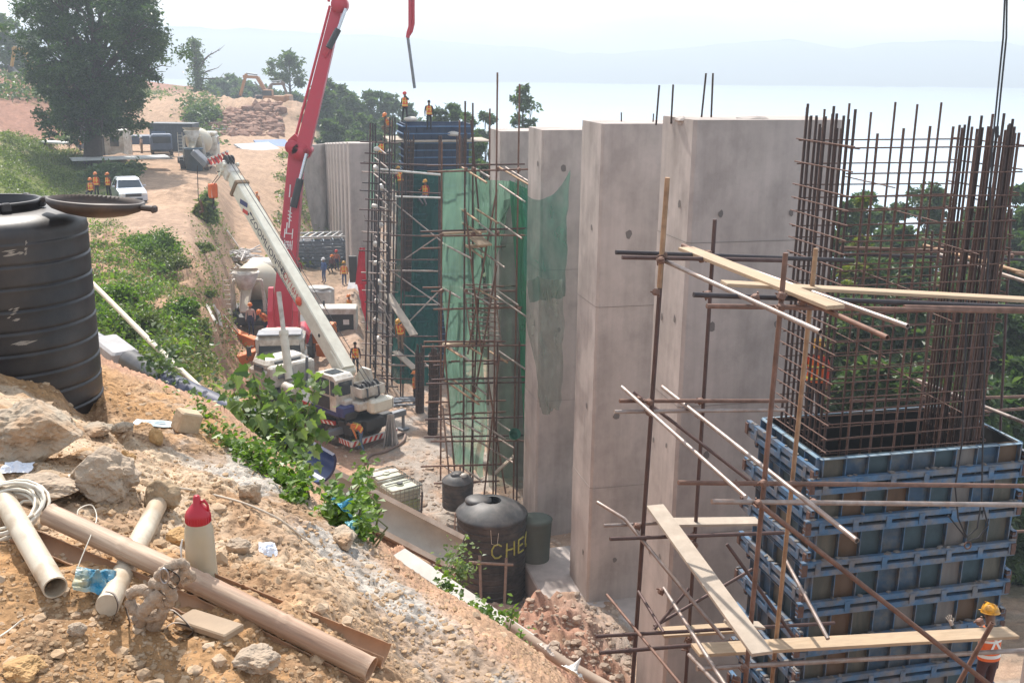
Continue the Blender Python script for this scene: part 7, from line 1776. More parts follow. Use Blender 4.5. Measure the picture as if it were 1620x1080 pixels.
# piles of pale poles on the left bank toe
def rods(px, py, D, w, n, label, name="pole_pile", m_=None, seed=1, L_=2.2, flat=False, arc=PI):
    g = hit(px, py) if D is None else P(px, py, D); rs = random.Random(seed); b = MB()
    for k in range(n):
        a = rs.uniform(0, arc); c = g + Vector((rs.uniform(-w, w), rs.uniform(-w, w), rs.uniform(.05, .6 if not flat else .15))); d = Vector((math.cos(a), math.sin(a), rs.uniform(-.25, .35) * (0 if flat else 1))) * L_ / 2 * rs.uniform(.5, 1.1)
        b.cyl(c - d, c + d, rs.uniform(.03, .06), 5)
    o = b.build(name, m_ or mat("pole_pale", (.55, .52, .50), .6, .2, var=.3)); tag(o, label, "pole pile")
rods(372, 412, None, 1.0, 60, "tangled pile of thin pale poles at the foot of the bank", seed=1)
rods(374, 442, None, .9, 34, "whitish heap of boards and poles just left of the mixer truck", seed=2, m_=mat("board_white", (.62, .58, .54), .8, var=.2))
rods(612, 640, None, .5, 16, "sheaf of grey steel tubes lying on the ground right of the crane's weights", seed=5, m_=DGREY, L_=3.0, flat=True, arc=.5)
def hanging_rods():
    b = MB(); rs = random.Random(3); Dh = hit(620, 706).y
    for k in range(26): x = 618 + rs.uniform(-7, 8); b.cyl(P(x * .6 + 618 * .4, 655, Dh), P(x + (x - 618) * .7, 705 + rs.uniform(-5, 6), Dh + rs.uniform(-.2, .4)), .03, 5)
    o = b.build("tube_sheaf", mat("rod_silver", (.42, .43, .45), .45, .5, var=.3)); tag(o, "sheaf of silvery tubes standing on end beside the crane counterweight", "tube bundle")
hanging_rods()
for k, (a, b_, w, lab) in enumerate((((356, 365), (375, 392), .35, "white board lying on the bank beside the lower track"), ((325, 486), (338, 512), .22, "left white board of three on the bank above the orange outrigger"), ((334, 484), (346, 508), .2, "middle white board of three on the bank above the orange outrigger"), ((341, 492), (346, 517), .3, "right white board of three on the bank above the orange outrigger"), ((350, 500), (375, 530), .12, "thin brown pole lying on the bank below the three white boards"), ((372, 502), (390, 506), .9, "grey blue sheet lying left of the mixer truck"))):
    A = hit(*a); B = hit(*b_); nn = gnormal((A.x + B.x) / 2, (A.y + B.y) / 2); plank((A + nn * .12, B + nn * .12), w, .08, mat("board_white", (.62, .58, .54), .8) if 'white' in lab else (DGREY if 'sheet' in lab else WOODG), lab, name="loose_board", up=nn, cat="board")
rods(322, 205, None, 1.2, 9, "dark pipes stacked along the upper roadside below the red rubble", seed=9, m_=DGREY, L_=9, flat=True, arc=.5)
rods(232, 252, None, 1.6, 14, "dark pipes lying on the ground between the cabin and the road", seed=10, m_=DARKM, L_=5, flat=True, arc=.6)
def slabs(px, py, D, w, d, rot, m_, label, tilt=.0, name="sheet_panel"):
    g = hit(px, py) if D is None else P(px, py, D); b = MB(); b.box((0, 0, 0), (w, d, .15), None, .02); o = b.build(name, m_); o.location = g + Vector((0, 0, .12)); o.rotation_euler = (tilt, 0, rot); tag(o, label, "sheet")
slabs(190, 252, None, 8, 2.2, .5, mat("sheet_pale", (.62, .62, .60), .7, var=.15), "long pale sheets laid on the ground beside the white cabin")
slabs(70, 226, None, 7, 1.2, -.5, mat("sheet_pale", (.62, .62, .60), .7), "long white sheet lying at the foot of the red hillside")
slabs(410, 236, None, 5, 3, .9, mat("sheet_grey", (.42, .44, .46), .7, var=.2), "grey sheets leaning on the road shoulder", .3)
slabs(432, 230, None, 4, 2.5, .6, mat("sheet_blue", (.10, .18, .34), .6, var=.2), "blue sheet lying beside the grey sheets on the road shoulder", .35)
def crumple_far(px, py, w, m_, label, cat="cloth", name="cloth_heap"):
    crumple(px, py, w, w * .7, w * .8, int(px), m_, label, name, cat, lift=.02)
crumple_far(212, 267, .9, mat("cloth_yellow", (.62, .58, .08), .7), "bright yellow cloth lying near the dark pipes by the road")
# hanging dark bin at jib
def bin_():
    b = MB(); b.lathe((0, 0, 0), [(0, 0), (.55, 0), (.62, 1.5), (.66, 1.5), (.66, 1.6), (0, 1.6)], 24); o = b.build("steel_bin", mat("bin_blue_grey", (.09, .13, .17), .6, .2, var=.2)); o.location = P(308, 270, 60.5); 
    o.location = hit(308, 270); o.scale = (1.3, 1.3, 1.25); tag(o, "dark blue grey barrel on the road behind the mixer truck's chute", "barrel")
bin_()

# ================================================================== TANKS, IBC, CHUTES
def check_tank():
    Dc = 30.2; c = P(777, 900, Dc); R = 1.09; zt = P(777, 838, Dc - R).z; zb = P(777, 958, Dc - R).z - .2
    e = empty("water_tank", (c.x, c.y, zb), 0, "dusty black water tank with hand painted yellow letters at the foot of the slope", "water tank"); H = zt - zb
    M_ = mat("old_black_plastic", (.035, .035, .037), .55, var=.35, vscale=2, stain=(.15, .13, .12), stain_scale=1.6, stain_amt=.5, bump=.05)
    pr = [(R - .05, 0)] + ribprof(R, .02, H, 13, .035) + [(R + .03, H + .02), (R + .05, H + .07), (R + .02, H + .12), (R - .03, H + .16)]
    for k in range(1, 9): t = k / 8; pr.append((R * (1 - t) + .30 * t, H + .16 + .34 * math.sin(t * PI / 2)))
    b = MB(); b.lathe((0, 0, 0), pr, 72); b.build("body", M_, e)
    b = MB(); cx, cy = -.42, .15; b.lathe((cx, cy, H + .36), [(.36, -.22), (.36, .02), (.42, .04), (.42, .10), (.3, .16), (.1, .19), (0, .19)], 32); b.build("lid", M_, e)
    b = MB(); b.lathe((.35, .25, H + .4), [(.14, -.1), (.14, .06), (0, .08)], 16); b.bar((.02, -.75, H + .12), (.02, -.62, H + .36), .14, .12, bev=.04)
    for k in range(4): a = -PI / 2 + (k - 1.5) * 1.3; b.bar((math.cos(a) * .95, math.sin(a) * .95, H + .22), (math.cos(a) * .35, math.sin(a) * .35, H + .46), .09, .06, bev=.02)
    b.build("dome_ribs", M_, e)
    # painted letters CHEC, bent round the wall as brush strokes
    PY = mat("yellow_paint", (.42, .42, .10), .8, var=.3, vscale=8); strokes = {
        'C': [[(.9, .85), (.6, 1.0), (.25, .92), (.02, .6), (.05, .25), (.3, .02), (.65, .02), (.92, .18)]],
        'H': [[(.05, 1), (.02, 0)], [(.85, 1.02), (.88, 0)], [(.03, .5), (.86, .52)]],
        'E': [[(.85, 1), (.05, .98), (.03, .02), (.88, .03)], [(.05, .52), (.7, .53)]]}
    b = MB(); s0 = 0.0
    for ch in "CHEC":
        for st in strokes[ch]:
            dense = []
            for p, q in zip(st[:-1], st[1:]):
                for j in range(5): t = j / 5; dense.append((p[0] + (q[0] - p[0]) * t, p[1] + (q[1] - p[1]) * t))
            dense.append(st[-1]); pts = []
            for (u, v) in dense:
                arc = s0 + u * .33; a = -PI / 2 + .03 + arc / R; zz = H * .66 + v * .46 - arc * .02; pts.append(Vector((math.cos(a) * (R + .012), math.sin(a) * (R + .012), zz)))
            b.tube(pts, .028, 5)
        s0 += .46
    b.build("painted_letters", PY, e)
    b = MB(); b.tube([(0, -R - .02, H), (.03, -R - .03, H - .45), (.2, -R - .02, H - .5), (.24, -R, H - .1)], .008, 5); b.build("loose_wire", WCORD, e)
    b = MB(); b.tube([(-R - .02, -.3, H + .2), (-R - .05, -.35, H - .3), (-R - .04, -.3, .2)], .025, 6); b.build("side_hose", mat("hose_pinkish", (.35, .25, .2), .7), e)
    # ladder-like wooden frame
    f = empty("wooden_frame", tuple(P(777, 958, 28.6)), 0, "rough H shaped pole frame standing against the lettered tank", "frame"); o = f.location.copy(); PM = mat("old_pole", (.26, .19, .15), .85, var=.25, vscale=8)
    for a, b_ in (((759, 878, 28.75), (761, 950, 28.3)), ((801, 882, 28.75), (798, 958, 28.3)), ((742, 889, 28.6), (812, 893, 28.7))): b = MB(); b.tube([P(*a) - o, P(*b_) - o], .045, 8); b.build("pole", PM, f)
check_tank()
def small_tank():
    c = P(724, 800, 34.5); e = empty("water_tank", tuple(c), 0, "smaller black tank half hidden behind the lettered tank", "water tank"); b = MB(); b.lathe((0, 0, 0), ribprof(.55, 0, 1.0, 6, .02) + [(.5, 1.06), (.3, 1.2), (.2, 1.22), (.2, 1.27), (0, 1.27)], 36); b.build("body", PLB2, e)
    for k in range(2): b = MB(); b.lathe((-.1 + .3 * k, -.1, 1.18), [(.14, 0), (.14, .08), (0, .1)], 16); b.build("cap", WHITE if k else PLB2, e)
small_tank()
def ibc(px, py, D, rz, label, lidded):
    g = hit(px, py); e = empty("ibc_container", tuple(g), rz, label, "liquid container")
    PL = mat("ibc_plastic", (.62, .64, .50), .4, var=.1, vscale=2, trans=.25); LQ = mat("ibc_green_liquid", (.36, .40, .20), .4, var=.1); ALG = GLASS
    b = MB(); b.box((0, 0, .36), (1.1, .94, .46), None, .06); b.build("filled_part", LQ, e); b = MB(); b.box((0, 0, .82), (1.1, .94, .46), None, .07); b.cyl((0, 0, 1.04), (0, 0, 1.1), .14, 16); bt = b.build("bladder", PL, e)
    b = MB(); b.box((0, 0, .07), (1.2, 1.0, .12), None, .02); b.build("pallet", DGREY, e); b = MB()
    for k in range(8): z = .14 + k * .13; b.tube([(-.59, -.49, z), (.59, -.49, z), (.59, .49, z), (-.59, .49, z)], .011, 5, closed=True)
    for k in range(8):
        x = -.59 + k * 1.18 / 7; b.cyl((x, -.5, .12), (x, -.5, 1.08), .012, 5); b.cyl((x, .5, .12), (x, .5, 1.08), .012, 5)
    for k in range(7):
        y = -.5 + k / 6; b.cyl((-.6, y, .12), (-.6, y, 1.08), .012, 5); b.cyl((.6, y, .12), (.6, y, 1.08), .012, 5)
    b.tube([(-.6, -.5, 1.09), (.6, -.5, 1.09), (.6, .5, 1.09), (-.6, .5, 1.09)], .02, 6, closed=True); b.build("wire_cage", mat("cage_steel", (.42, .45, .42), .4, .7, var=.2), e)
    if lidded: b = MB(); b.cyl((0, 0, 1.09), (0, 0, 1.14), .11, 16); b.bar((-.5, .1, 1.11), (.5, .1, 1.11), .06, .02); b.build("lid", DARKM, e)
    else: b = MB(); b.box((0, .1, 1.075), (1.1, .3, .02)); b.cyl((.1, .1, 1.08), (.1, .1, 1.13), .1, 14); b.build("lid", WHITE, e)
ibc(611, 790, 37.3, .62, "caged white liquid container, the farther of the two on the rubble", False)
ibc(633, 811, 35.6, .62, "caged white liquid container, the nearer one with a dark lid", True)
def net_drum():
    g = hit(846, 930); b = MB(); b.lathe((0, 0, 0), [(0, 0), (.40, 0), (.42, .3), (.46, 1.5), (.50, 2.35), (.53, 2.42), (.4, 2.48), (0, 2.45)], 28); o = b.build("wrapped_drum", netmat("net_wrap", (.13, .15, .13), .85, .2)); o.location = g; tag(o, "tall drum wrapped in dusty green net at the pier foot", "drum")
net_drum()
def bucket():
    b = MB(); b.lathe((0, 0, 0), [(0, 0), (.14, 0), (.20, .34), (.21, .34), (.15, -.01), (.18, .33), (.13, .02), (0, .02)], 20); o = b.build("bucket", mat("bucket_green", (.02, .16, .10), .4)); o.location = P(812, 690, 34.9); o.rotation_euler = (.9, .3, 0); tag(o, "dark green bucket hung on a tube end of the net scaffold", "bucket")
bucket()
# chutes down the slope
CHC = mat("chute_concrete", (.40, .355, .30), .9, var=.2, vscale=2, stain=(.30, .25, .20), stain_scale=1.5, bump=.15, bscale=30); CHR = mat("chute_rust", (.30, .22, .165), .85, var=.3, vscale=4, stain=(.38, .32, .27), stain_scale=3)
BLP = mat("blue_halfpipe", (.02, .028, .075), .4, var=.25, vscale=3, stain=(.10, .09, .10), stain_scale=2.5, stain_amt=.5)
def gutter(a, b_, R, m_, label, th=.05, name="half_pipe", cat="half pipe", tilt=0.0, a0=180, a1=360):
    a, b_ = P(*a), P(*b_); d = (b_ - a).normalized(); sx = d.cross(Vector((0, 0, 1))).normalized(); up = sx.cross(d)
    n = 16; b = MB(); prof = []
    for k in range(n + 1): t = math.radians(a0 + (a1 - a0) * k / n + tilt); prof.append((math.cos(t), math.sin(t)))
    N = 24; vo, vi = [], []
    for i in range(N + 1):
        q = a.lerp(b_, i / N)
        for (x, z) in prof: vo.append(q + (sx * x + up * z) * R); vi.append(q + (sx * x + up * z) * (R - th))
    W_ = n + 1; f = [(i * W_ + k, (i + 1) * W_ + k, (i + 1) * W_ + k + 1, i * W_ + k + 1) for i in range(N) for k in range(n)]
    b.add(vo, f, True, 0); b.add(vi, [tuple(reversed(q)) for q in f], True, 1)
    for k in (0, n): b.add([vo[i * W_ + k] for i in range(N + 1)] + [vi[i * W_ + k] for i in range(N + 1)], [(i, i + 1, N + 2 + i, N + 1 + i) for i in range(N)])
    for r in (0, N): b.add([vo[r * W_ + k] for k in range(W_)] + [vi[r * W_ + k] for k in range(W_)], [(k, k + 1, W_ + k + 1, W_ + k) for k in range(n)])
    o = b.build(name, m_); return tag(o, label, cat)
gutter((205, 571, 21.5), (275, 612, 19.6), .24, [PLB, PLB], "black pipe length highest in the chain of chutes down the slope", a0=0, a1=360)
gutter((262, 606, 19.5), (392, 668, 17.4), .25, [BLP, BLP], "dark blue half pipe in the middle of the chain behind the leafy shrub", a0=20, a1=330)
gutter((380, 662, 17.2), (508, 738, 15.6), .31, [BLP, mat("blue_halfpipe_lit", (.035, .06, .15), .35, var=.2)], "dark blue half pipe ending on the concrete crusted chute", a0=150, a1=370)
gutter((490, 752, 17.4), (722, 872, 16.8), .37, [CHR, CHC], "concrete crusted chute sloping down to the lettered tank", th=.1, name="concrete_chute", cat="chute", a0=150, a1=330)
gutter((143, 528, 24), (188, 554, 22.5), .13, [DGREY, DGREY], "thin grey pipe end beside the big black tank", a0=0, a1=360)
def grey_box():
    a, b_ = P(165, 543, 23), P(200, 570, 22); b = MB(); b.bar(a, b_, .6, .4, bev=.05); o = b.build("grey_channel", mat("channel_grey", (.36, .35, .35), .8, var=.2)); tag(o, "stubby grey channel piece joining the thin pipe to the black pipe", "channel")
grey_box()
def pole_px(a, b_, r, m_, label, name="pole", cat="pole", n=10):
    b = MB(); a, b_ = P(*a), P(*b_); b.tube([a, a.lerp(b_, .5) + Vector((0, 0, -.05)), b_], r, n); o = b.build(name, m_); tag(o, label, cat)
pole_px((144, 446, 26), (360, 655, 19), .062, mat("pole_ivory", (.62, .54, .42), .6, var=.15), "long ivory pole leaning down across the green slope")
# flat board trough at lower middle
A, B = P(630, 874, 12.6), P(836, 1012, 11.4); plank((A, B), .26, .03, mat("board_limewashed", (.50, .47, .42), .85, var=.2, vscale=3), "long whitish board lying down the slope above the black gap", name="loose_board", up=(.35, -.3, 1), cat="board")
gutter((652, 905, 12.4), (800, 1015, 11.5), .13, [PLB, PLB], "black half pipe under the whitish board", a0=170, a1=370)
pole_px((800, 985, 11.6), (985, 1100, 10.6), .07, mat("pole_brown", (.33, .25, .19), .8, var=.25), "brown pole continuing down the slope to the bottom edge")
pole_px((668, 778, 18), (663, 868, 17.3), .02, RUSTD, "thin steel pin driven in beside the concrete chute", "steel_pin", "pin", 6)
crumple(862, 1030, .11, .08, .12, 31, mat("torn_cement_bag", (.45, .38, .33), .9, var=.3, vscale=10), "torn cement bag at the lower end of the whitish board", "cement_bag", "bag", D=9.5)
crumple(905, 1066, .10, .09, .13, 33, mat("white_rag", (.62, .60, .56), .9), "whitish crumpled sack near the bottom edge beside the brown pole", "cement_bag", "bag", D=8.6)
cord([(588, 708, .05), (600, 700, .05), (622, 694, .08), (640, 688, .08), (636, 702, .08), (610, 716, .06), (586, 722, .05), (578, 735, .04)], .06, "brown hose curled on the pale rubble behind the containers", name="hose", m_=mat("hose_brown", (.22, .15, .12), .7), cat="hose")
crumple(600, 760, .0 + .3, .2, .2, 12, mat("white_rag", (.62, .60, .56), .9), "white rag on rubble left of the containers", "rag", "cloth")

# ================================================================== FOREGROUND AND SLOPE PLANTS
def vine(pxpath, n, spread, size, seed, leafm, label, lift=.06, hgt=.22, name="climbing_plant", cat="plant", tall=None):
    r = np.random.default_rng(seed); pts = []; base = [P(*p) for p in pxpath]
    e = empty(name, tuple(base[len(base) // 2]), 0, label, cat); org = np.array(e.location); sb = MB()
    segs = len(base) - 1; C_ = []
    for k in range(max(10, n // 60)):
        t = r.uniform(0, segs); i = min(int(t), segs - 1); q = np.array(base[i].lerp(base[i + 1], t - i)); q = q + r.normal(size=3) * spread * np.array([1, 1, .3]); C_.append(q)
        sb.tube([tuple(q - org + np.array([0, 0, -.12])), tuple(q - org + r.normal(size=3) * .05 + np.array([0, 0, lift])), tuple(q - org + r.normal(size=3) * spread * .5 + np.array([0, 0, hgt * r.uniform(.4, 1.2)]))], [.006, .005, .003], 5)
    C_ = np.array(C_); w = r.integers(0, len(C_), n); p = C_[w] + r.normal(size=(n, 3)) * spread * np.array([.55, .55, .35]) + np.array([0, 0, 1]) * np.abs(r.normal(size=(n, 1))) * hgt
    sb.build("stem", STEM, e); leaves("foliage", p - org, size, leafm, e, seed, tint=np.clip(r.normal(.5, .25, n), 0, 1), aspect=.85, up=.8)
vine([(300, 672, 6.1), (350, 712, 5.6), (400, 735, 5.3), (450, 780, 4.9), (500, 815, 4.6), (545, 838, 4.3), (575, 850, 4.2)], 2300, .055, .038, 3, LEAF_IVY, "bright green creeper sprawling along the crest of the mound", hgt=.07)
vine([(262, 648, 6.6), (300, 655, 6.5), (345, 700, 6.0)], 420, .06, .042, 4, LEAF_IVY, "light green creeper at the top end of the crest by the squared block", hgt=.06)
vine([(705, 940, 10.6), (745, 968, 10.2), (790, 1002, 9.8)], 420, .10, .07, 5, LEAF_IVY, "small fresh green weeds beside the whitish board", hgt=.10)
vine([(815, 1020, 9.5), (822, 1024, 9.4)], 60, .05, .06, 6, LEAF_IVY, "tiny green sprig at the lower end of the whitish board", hgt=.07)
vine([(560, 765, 5.4), (575, 800, 4.7), (582, 835, 4.4)], 300, .035, .034, 7, LEAF_IVY, "upright leafy sprigs at the right end of the creeper by the blue bag", hgt=.10)
vine([(715, 905, 15), (730, 925, 14.6), (742, 945, 14.2)], 260, .14, .08, 8, LEAF_BIG, "pale leaved weed growing in front of the lettered tank", hgt=.3)
vine([(240, 610, 20), (262, 622, 19.5), (285, 632, 19)], 420, .3, .13, 9, LEAF_WOOD, "dull green bush tuft beside the black pipe length", hgt=.5)
def bigleaf():
    g = P(420, 700, 8.2); e = empty("broadleaf_shrub", tuple(g), 0, "broad leaved shrub standing up over the crest in front of the crane", "shrub"); r = np.random.default_rng(6); rs = random.Random(6); sb = MB(); cen = []
    targets = [(400, 590, 8.3), (370, 620, 8.2), (345, 650, 8.0), (430, 610, 8.3), (460, 640, 8.4), (500, 612, 8.6), (492, 640, 8.5), (410, 650, 8.0), (440, 680, 8.0), (380, 680, 7.8), (470, 620, 8.5), (350, 690, 7.7), (420, 720, 7.7), (330, 665, 7.8), (395, 610, 8.4), (440, 650, 8.1), (458, 700, 8.0), (470, 735, 7.7)]
    base = Vector((0, 0, -.5))
    for t in targets:
        q = P(*t) - g; m_ = base.lerp(q, .5) + Vector((rs.uniform(-.1, .1), 0, rs.uniform(-.05, .15))); sb.tube([base, m_, q], [.022, .013, .005], 6)
        for k in range(42): f = rs.uniform(.4, 1.08); c = base.lerp(q, f); cen.append((c.x + rs.gauss(0, .11), c.y + rs.gauss(0, .11), c.z + rs.gauss(0, .085)))
    sb.build("stem", STEM, e)
    # lobed leaves: five pointed, folded along the midrib
    cen = np.array(cen); V = []; F = []; T = []
    outl = [(0, 0), (.28, -.08), (.55, .10), (.42, .30), (.60, .55), (.34, .58), (.22, .80), (0, 1.05), (-.22, .80), (-.34, .58), (-.60, .55), (-.42, .30), (-.55, .10), (-.28, -.08)]
    for c in cen:
        s = .085 * rs.uniform(.5, 1.4); n_ = Vector((rs.gauss(0, .6), rs.gauss(-.25, .6), rs.uniform(.3, 1))).normalized(); t_ = Vector((rs.gauss(0, 1), rs.gauss(0, 1), -.5)); t_ = (t_ - n_ * t_.dot(n_)).normalized(); b_ = n_.cross(t_); off = len(V)
        V.append(tuple(Vector(c) + t_ * s * .5 - n_ * s * .06))
        for (x, y) in outl: V.append(tuple(Vector(c) + b_ * x * s + t_ * y * s + n_ * (abs(x) * .30 - y * y * .18) * s))
        k = len(outl); F += [(off, off + 1 + i, off + 1 + (i + 1) % k) for i in range(k)]; T += [rs.random()] * (k + 1)
    T = np.array(T); npmesh("foliage", np.array(V), np.array(F), LEAF_BIG, e, smooth=False, colors=np.stack([T, T, T], 1))
bigleaf()
crumple(538, 822, .05, .05, .08, 41, mat("blue_bag", (.05, .30, .50), .4, var=.2), "bright blue plastic bag caught in the creeper", "plastic_bag", "plastic bag", lift=.05, D=4.35)
crumple(556, 846, .04, .03, .05, 42, mat("blue_bag_pale", (.18, .45, .52), .4, var=.2), "torn pale blue scrap of bag below the bright blue bag", "plastic_bag", "plastic bag", lift=.03, D=4.25)
# grass and herbs on the slope: scattered leaf tufts as ground cover
def cover(name, n, area, size, leafm, seed, dmin, dmax, test=None, h=.25, per=9, spread=.25):
    r = np.random.default_rng(seed); pts = []; tries = 0
    while len(pts) < n and tries < n * 6:
        tries += 1; px = r.uniform(area[0], area[2]); py = r.uniform(area[1], area[3])
        if test and not test(px, py): continue
        g = hit(px, py)
        if not (dmin < g.y < dmax): continue
        if vnoise(np.array([g.x * .32]), np.array([g.y * .32]), 4)[0] + .5 * vnoise(np.array([g.x * 1.1]), np.array([g.y * 1.1]), 5)[0] < r.uniform(-.35, .1): continue
        pts.append(g)
    C_ = np.array([tuple(p) for p in pts]); k = len(C_); p = np.repeat(C_, per, 0) + r.normal(size=(k * per, 3)) * np.array([spread, spread, 0]) * 1.0; p[:, 2] += np.abs(r.normal(size=k * per)) * h
    t = np.clip(np.repeat(r.uniform(.1, .9, k), per) + r.normal(0, .15, k * per), 0, 1)
    o = leaves(name, p, size, leafm, None, seed, tint=t); o["kind"] = "stuff"; return o
edge = lambda px: 350 + (px - 150) * 0.28
cover("slope_grass", 1250, (140, 345, 335, 610), .13, LEAF_GRASS, 61, 20, 62, lambda x, y: y > 335 + (x - 145) * .45 and y < 560 + (x - 150) * .35 and x < 230 + (y - 340) * .55, h=.09, per=11, spread=.2)
cover("slope_herbs", 330, (140, 340, 300, 560), .17, LEAF_IVY, 62, 20, 62, lambda x, y: y > 345 + (x - 145) * .5 and x < 225 + (y - 340) * .45, h=.2, per=14, spread=.22)
cover("bank_grass", 1500, (0, 210, 210, 318), .2, LEAF_GRASS, 63, 55, 100, lambda x, y: x < 100 + (y - 215) * 1.1 or y > 268, h=.12, per=12, spread=.35)
cover("cut_bank_tufts", 330, (300, 330, 385, 590), .16, LEAF_GRASS, 67, 28, 75, lambda x, y: x > 250 + (y - 330) * .3, h=.08, per=9, spread=.25)
cover("bank_scrub", 700, (430, 235, 545, 420), .35, LEAF_GRASS, 66, 66, 125, lambda x, y: x > 448 - (y - 235) * .1, h=.15, per=9, spread=.5)
cover("hill_scrub", 420, (0, 120, 345, 235), .6, LEAF_WOOD, 64, 95, 190, lambda x, y: x > 285 or y < 160 or (90 < x < 110), h=.5, per=10, spread=.8)
def bpx(px, py, w, h, seed, leafm, label, D=None, n=1100, ls=.2, group=None, clumps=14):
    g = hit(px, py) if D is None else P(px, py, D); d = g.y; bush("bush", tuple(g), w / FPX * d / 2, h / FPX * d, seed, leafm, label, group, n, ls, clumps=clumps)
bpx(245, 398, 95, 40, 1, LEAF_IVY, "rounded green bush at the middle of the slope below the road edge", n=4200, ls=.16)
bpx(262, 425, 70, 24, 2, LEAF_GRASS, "darker bush joined below the rounded green bush", n=2600, ls=.15)
bpx(318, 395, 36, 12, 3, LEAF_GRASS, "small bush on the bank left of the lower track", n=1600, ls=.15)
bpx(330, 352, 40, 44, 4, LEAF_BIG, "tall dark weed clump at the brink under the crane's hook", n=1500, ls=.24)
bpx(318, 345, 16, 26, 14, LEAF_YEL, "yellow green banana like clump by the striped hook block", n=300, ls=.4)
bpx(220, 520, 70, 30, 5, LEAF_GRASS, "scrubby grass clump low on the slope beyond the ivory pole", n=2200, ls=.12)
bpx(290, 500, 60, 26, 6, LEAF_IVY, "green brush hanging on the reddish gully edge", n=2400, ls=.15)
bpx(327, 540, 26, 40, 7, LEAF_GRASS, "weeds trailing down the red bank near its toe", n=1000, ls=.14)
bpx(185, 470, 60, 24, 8, LEAF_IVY, "yellowish green herbs high on the slope by the tank", n=1500, ls=.13)
bpx(330, 470, 26, 12, 9, LEAF_GRASS, "small dark tuft on the bare bank above the white boards", n=900, ls=.14)
bpx(175, 285, 80, 26, 10, LEAF_WOOD, "dark shaded brush on the bank above the pickup", n=1100, ls=.35)
bpx(205, 272, 50, 18, 11, LEAF_WOOD, "low dark shrub on the bank right of the tree roots", n=700, ls=.35)
bpx(322, 190, 50, 30, 12, LEAF_WOOD, "dull green scrub on the slope below the red rubble heap", n=900, ls=.5)

# ================================================================== TREES
g = hit(147, 254); tree("broadleaf_tree", tuple(g), 17.0, 7.1, 3, LEAF_TREE, "big dark spreading tree standing on the bank above the pickup", nleaf=52000, lsize=.34, lobes=52, crown0=.17, trunk_r=.66, lean=.12, shape=lambda f: min(1, (.55 + 2.0 * f) if f < .22 else 1.02 - .5 * max(0, f - .6) ** 1.2 * 2.2))
GC = "leafy trees between the tower and the tall piers"
GF = "trees of the wooded valley side seen through the rebar cage"
def tpx(px, pytop, D, wpx, seed, label, leafm=LEAF_WOOD, group=None, zb=None, n=3600, ls=None, lobes=13, c0=.28, tr=.22, dens=1.0, name="broadleaf_tree"):
    top = P(px, pytop, D); b_ = gz(top.x, top.y) if zb is None else zb; h = top.z - b_
    return tree(name, (top.x, top.y, b_), h * 1.02, wpx / FPX * D / 2 * (2.3 if group == GF else 1.9 if group == GC else 1.25), seed, leafm, label, group, n, ls or max(.3, D * .0042), lobes, c0, tr, dens=dens)
GB = "trees on the valley side beyond the far piers"
k = 0
for (x, y, D_, w) in ((505, 135, 150, 46), (530, 128, 165, 50), (560, 150, 160, 48), (590, 143, 165, 52), (622, 150, 170, 50), (545, 175, 140, 44), (580, 180, 138, 46), (612, 185, 130, 46), (500, 178, 150, 40), (650, 165, 160, 44), (522, 190, 128, 40), (565, 205, 122, 40), (600, 205, 118, 42), (640, 190, 120, 40), (690, 178, 150, 40), (475, 185, 175, 34)):
    tpx(x, y, D_, w, 100 + k, "bluish hazy leafy tree in the mass behind the far piers", group=GB, n=2600); k += 1
GC = "leafy trees between the tower and the tall piers"
for (x, y, D_, w) in ((715, 153, 110, 44), (738, 168, 100, 34), (755, 200, 84, 36), (768, 172, 118, 30), (735, 225, 80, 36), (760, 235, 74, 34), (712, 205, 95, 36)):
    tpx(x, y, D_, w, 100 + k, "leafy tree seen in the gap between the tower and the tall piers", group=GC, n=8000, c0=.1, zb=-20, lobes=20); k += 1
tpx(828, 132, 105, 46, 301, "sparse feathery tree rising behind the net scaffold", n=2600, lobes=22, dens=.8, c0=.5, tr=.14, zb=-19)
tpx(456, 82, 190, 56, 302, "lone sparse tree on the skyline left of the red boom", n=1500, lobes=12, c0=.45, tr=.25, ls=.7, zb=-9)
tpx(8, 22, 170, 70, 303, "hazy tree at the top left corner behind the big dark tree", n=3600, zb=-5)
tpx(40, 60, 175, 60, 304, "hazy tree on the hilltop half behind the big dark tree", n=2600, zb=-5)
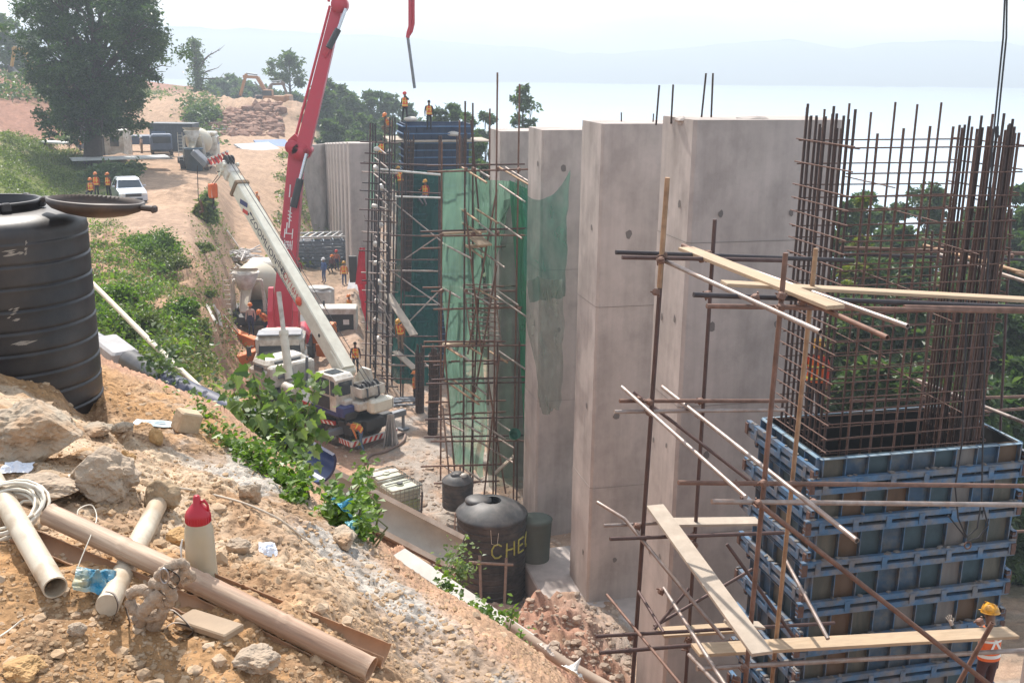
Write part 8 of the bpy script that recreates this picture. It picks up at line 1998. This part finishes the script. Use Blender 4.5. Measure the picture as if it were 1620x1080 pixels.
def snag():
    g = P(318, 168, 178); e = empty("dead_tree", tuple(g), 0, "bare limbed snag wrapped in creeper on the left skyline", "tree"); b = MB(); H = P(318, 62, 178).z - g.z
    b.tube([(0, 0, 0), (-.3, 0, H * .5), (-.5, 0, H)], [.7, .5, .15], 8); rs = random.Random(4)
    for (z0, dx, dz) in ((.45, 3.6, 1.4), (.6, 4.2, 2.8), (.5, 2.6, 3.2), (.4, 4.0, .3)):
        p = Vector((-.3, 0, H * z0)); q = p + Vector((dx * .5, 0, dz * .6)); r_ = p + Vector((dx, 0, dz)); b.tube([p, q, r_], [.16, .1, .03], 5)
        for k in range(4): t = rs.uniform(.4, 1); a = p.lerp(r_, t); b.tube([a, a + Vector((rs.uniform(.2, 1.0), 0, rs.uniform(-.3, 1)))], [.04, .015], 4)
    b.build("trunk", BARK, e); r = np.random.default_rng(4); t = r.uniform(0, 1, 1500); p = np.stack([-.5 * t + r.normal(size=1500) * (.75 - .2 * t), r.normal(size=1500) * .8, t * H], 1); leaves("creeper", p, .6, LEAF_WOOD, e, 4)
snag()
for j, (x, y, D_, w) in enumerate(((345, 125, 235, 40), (368, 122, 240, 40), (392, 132, 235, 36), (335, 140, 230, 36), (420, 140, 235, 34), (440, 148, 230, 30), (465, 150, 215, 30), (380, 145, 225, 34))):
    tpx(x, y, D_, w, 400 + j, "far pale tree on the skyline behind the excavators", group="far skyline trees behind the excavators", n=1500, zb=-10)
j = 0
for (x, y, D_, w) in ((1355, 285, 60, 66), (1478, 278, 66, 90), (1420, 345, 58, 74), (1545, 330, 60, 80), (1600, 290, 62, 70), (1660, 270, 60, 80), (1380, 380, 48, 70), (1450, 400, 50, 84), (1510, 420, 46, 84), (1575, 395, 48, 84), (1640, 370, 48, 84), (1360, 460, 40, 80), (1430, 480, 40, 86), (1500, 500, 38, 90), (1570, 480, 40, 90), (1640, 470, 40, 90), (1370, 560, 34, 90), (1450, 570, 33, 96), (1530, 580, 33, 96), (1610, 570, 34, 96), (1690, 560, 36, 96), (1410, 310, 72, 60), (1340, 350, 64, 60), (1500, 340, 68, 70), (1440, 350, 70, 70), (1620, 320, 66, 70), (1565, 290, 72, 60), (1470, 440, 52, 90), (1600, 440, 50, 90), (1400, 430, 54, 90)):
    tpx(x, y, D_, w, 500 + j, "dark leafy tree in the wooded valley behind the rebar cage", group=GF, n=12500, ls=.36, c0=.06, lobes=22); j += 1
tpx(1372, 300, 47, 60, 560, "yellow green tree just right of the dense side of the rebar cage", leafm=LEAF_YEL, n=5000, ls=.28, c0=.1)
tpx(1345, 420, 42, 60, 561, "yellowing bush like tree low beside the dense side of the rebar cage", leafm=LEAF_YEL, n=4000, ls=.26, c0=.1)
